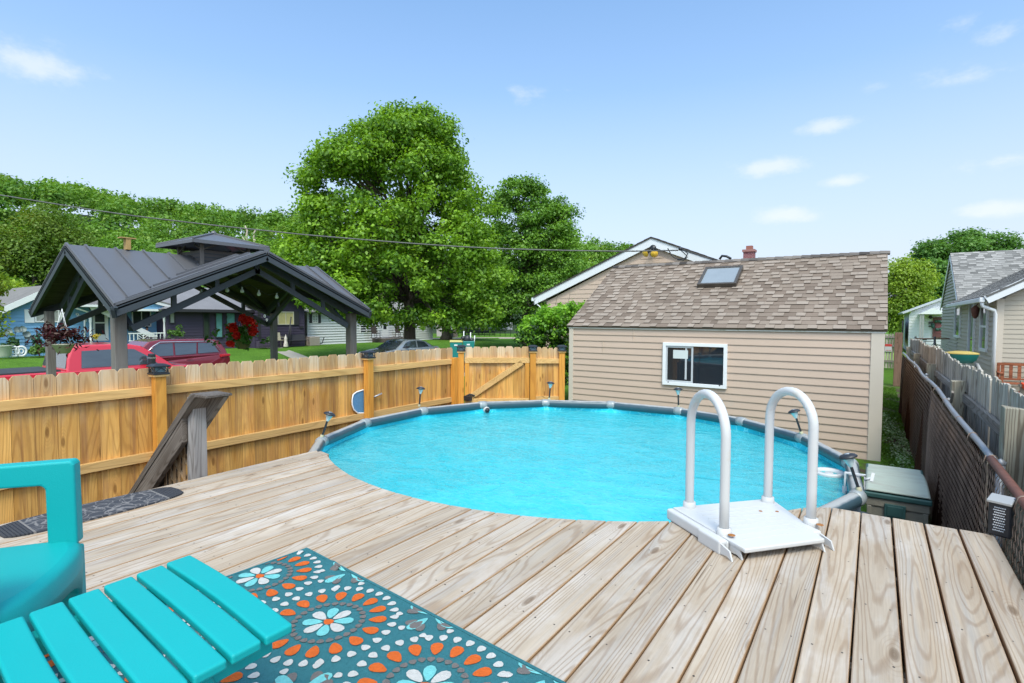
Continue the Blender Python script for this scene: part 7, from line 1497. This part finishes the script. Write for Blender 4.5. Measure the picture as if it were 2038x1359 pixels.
for k in range(14): e = bq+rt*random.uniform(-.4, 1.1)+fw2*random.uniform(-.3, .3); e[2] = random.uniform(2.35, 2.75); mb.tube([e, e+(random.uniform(-.15, .2), random.uniform(-.1, .1), random.uniform(.15, .35))], [.006, .003], 4)
mb.build('stems', M_bark, bu)
# leafy branch tips at the left frame edge, dead tree, small garden tree
tree('young_tree', -25, 20, [(505, -70, 8), (540, -70, 12), (600, -70, 6), (640, -60, 8), (672, -50, -8)], 'bright yellow green branches of a young tree at the left edge', M_fol4, 42, 60, .07, .32, .05, limbs=20)
dt = thing('dead_tree', polar(500, 95, 4), 'pale bare dead tree against the wooded hill behind the cupola', 'tree'); q = WL['dead_tree']; mb = MB(); rt = np.array([_r[0], _r[1], 0]); Zd = 95*.88
Dp = lambda x, y: q*np.array([1, 1, 0])+rt*((x-500)*Zd/F)+np.array([0, 0, H+(632-y)*Zd/F])
for ln in ([(502, 560), (501, 510), (498, 490), (491, 478), (484, 470)], [(498, 490), (493, 470), (495, 458), (491, 448)], [(501, 505), (508, 480), (509, 462), (513, 455)], [(495, 484), (487, 483), (482, 478)], [(509, 475), (511, 490), (511, 500)]):
    mb.tube([Dp(*c) for c in ln], [.22-.04*i for i in range(len(ln))], 6)
mb.build('trunk', mat('dead_wood', (.42, .36, .28), .9, var=.2), dt)
# ---- wooded hill
HX = [-500, -300, 0, 90, 180, 250, 330, 400, 480, 560, 700, 900, 1060, 1160, 1200, 1250, 1350, 1600]; HYt = [340, 345, 352, 362, 368, 392, 408, 412, 420, 424, 430, 450, 465, 478, 483, 492, 510, 560]
def hill_h(px, d):
    th = math.atan((px-CX)/F); Zf = 205*math.cos(th); top = H+(632-np.interp(px, HX, HYt))*Zf/F-10.5; t_ = min(1, max(0, (d-72)/133)); return -.2+max(top, .5)*(t_*t_*(3-2*t_)) if d < 205 else -.2+max(top, .5)*(1-.0*(d-205)/100)
cols = list(range(-500, 1700, 40)); rows = [66, 72, 80, 90, 100, 112, 125, 140, 155, 170, 185, 200, 215, 240, 280, 340]
vs = []; 
for d in rows:
    for c_ in cols: q = polar(c_, d); vs.append((q[0], q[1], (hill_h(c_, d) if d > 66 else -.6)))
n = len(cols); mb = MB(); mb.smooth = True; mb.add(vs, [(j*n+i, j*n+i+1, (j+1)*n+i+1, (j+1)*n+i) for j in range(len(rows)-1) for i in range(n-1)], .5); struct(mb.build('hill', mat('forest_floor', (.018, .04, .008), .95, var=.4, scale=.2), loc=(0, 0, 0)))
P_, N_, S_, T_2 = [], [], [], []
def crown(q, r, h, per, ls, tone):
    k = 9; d = rng.normal(size=(k, 3)); d /= np.linalg.norm(d, axis=1, keepdims=True); d[:, 2] = np.abs(d[:, 2])*.9-.25; cs = q+np.array([0, 0, h*.55])+d*np.array([r*.58, r*.58, h*.36]); p, nr, s_, tn = blob_leaves(cs, r*.48, per//k, ls, .6, .85, .7); keep = p[:, 2] > q[2]; P_.append(p[keep]); N_.append(nr[keep]); S_.append(s_[keep]); T_2.append(np.clip(tn[keep]*.55+tone*.45, 0, 1))
for ri, d in enumerate([74, 82, 91, 101, 112, 124, 137, 151, 166, 182, 196, 205]):
    step = 8.2/d*F*(1.0)
    x = -420+random.uniform(0, 40)
    while x < 1420:
        if (x < 640 or x > 1120) or ri in (5, 11):
            th = math.atan((x-CX)/F); st_ = 7.4/d*F/math.cos(th)**1.2
            xx = x+random.uniform(-.2, .2)*st_; dd_ = d+random.uniform(-4, 4); q = polar(xx, dd_); q[2] = hill_h(xx, dd_); r = random.uniform(3.6, 5.4); h = random.uniform(8, 12.5) if ri else random.uniform(6, 10)
            crown(q, r, h, 1700 if d < 110 else (1100 if d < 150 else 700), .12+d*.00165, random.random()); x += st_
        else: x += 40
forest = leaf_mesh('forest', M_for, np.concatenate(P_), np.concatenate(N_), np.concatenate(S_), np.concatenate(T_2), loc=(0, 0, 0)); tag(forest, 'dense green wood covering the hillside behind the houses', 'forest', kind='stuff')
P_, N_, S_, T_2 = [], [], [], []
for px, d, r, h, nm, lab, fm, n_ in ((72, 78, 5.2, 15.5, 'round_tree', 'rounded yellow green tree standing at the foot of the wooded hill, left', foliage('rounded_tree_leaves', (.06, .13, .012), (.19, .30, .03), .35, (.24, .26, .03)), 5200), (230, 70, 4.6, 12.5, 'hillside_tree', 'full green tree at the hill foot behind the pavilion ridge', M_for, 3600), (545, 68, 4.6, 12, 'hillside_tree', 'green tree on the hill foot just left of the huge maple', M_fol1, 3600), (10, 62, 3, 6, 'hillside_bush', 'yellow green bushes above the blue house roof at the left edge', M_fol4, 1600), (62, 60, 2.2, 4.6, 'hillside_bush', 'small yellow green bush beside the blue house roof peak', M_fol4, 1200)):
    P_, N_, S_, T_2 = [], [], [], []; q = polar(px, d); q[2] = hill_h(px, d); o = thing(nm, q, lab, 'tree' if 'tree' in nm else 'bush'); 
    for j in range(4): crown(q+np.array([random.uniform(-1, 1)*r*.4, random.uniform(-1, 1)*r*.4, h*.06*j]), r*.8, h*.85, n_, .15, random.random())
    leaf_mesh('crown', fm, np.concatenate(P_), np.concatenate(N_), np.concatenate(S_), np.concatenate(T_2), o); mb = MB(); mb.tube([q-(0, 0, .5), q+(0, 0, h*.6)], [r*.07, r*.03], 8); mb.build('trunk', M_bark, o)
# ---- grass blades in the side passage, with a few clover leaves
n = 15000; gx = rng.uniform(.13, .62, n); gy = 8.6+rng.random(n)**1.5*13; nz = np.sin(gx*9+gy*1.7)+np.sin(gy*2.9+gx*4)+.6*np.sin(gy*6.1); k = (nz > -.7)|(rng.random(n) < .12); gx, gy = gx[k], gy[k]; n = len(gx)
c_ = np.stack([gx, gy, .022+.02*rng.random(n)], 1); v = rng.normal(size=(n, 3))*np.array([1, 1, .35]); leaf_mesh('grass', foliage('grass_blades', (.05, .13, .015), (.16, .32, .03), .3), c_, v, .034, rng.random(n), loc=(0, 0, 0), aspect=.20)['kind'] = 'stuff'
n = 1500; cc = np.array([[.35, 13.2], [.42, 10.9], [.25, 14.5], [.5, 12.2]])[rng.integers(0, 4, n)]+rng.normal(size=(n, 2))*np.array([.09, .5]); c_ = np.stack([cc[:, 0], cc[:, 1], .04+.02*rng.random(n)], 1); v = rng.normal(size=(n, 3))*.4+(0, 0, 1); leaf_mesh('clover', foliage('clover_leaves', (.10, .22, .05), (.38, .48, .32), .2), c_, v, .022, rng.random(n), loc=(0, 0, 0), aspect=.8)['kind'] = 'stuff'
n = 2600; c_ = np.stack([rng.uniform(.66, .84, n), rng.uniform(.5, 15, n), .01+.05*rng.random(n)], 1); leaf_mesh('leaf_litter', mat('dead_leaves', (.16, .10, .05), .9, var=.5, rnd=.5), c_, rng.normal(size=(n, 3))+(0, 0, 1), .03, rng.random(n), loc=(0, 0, 0))['kind'] = 'stuff'
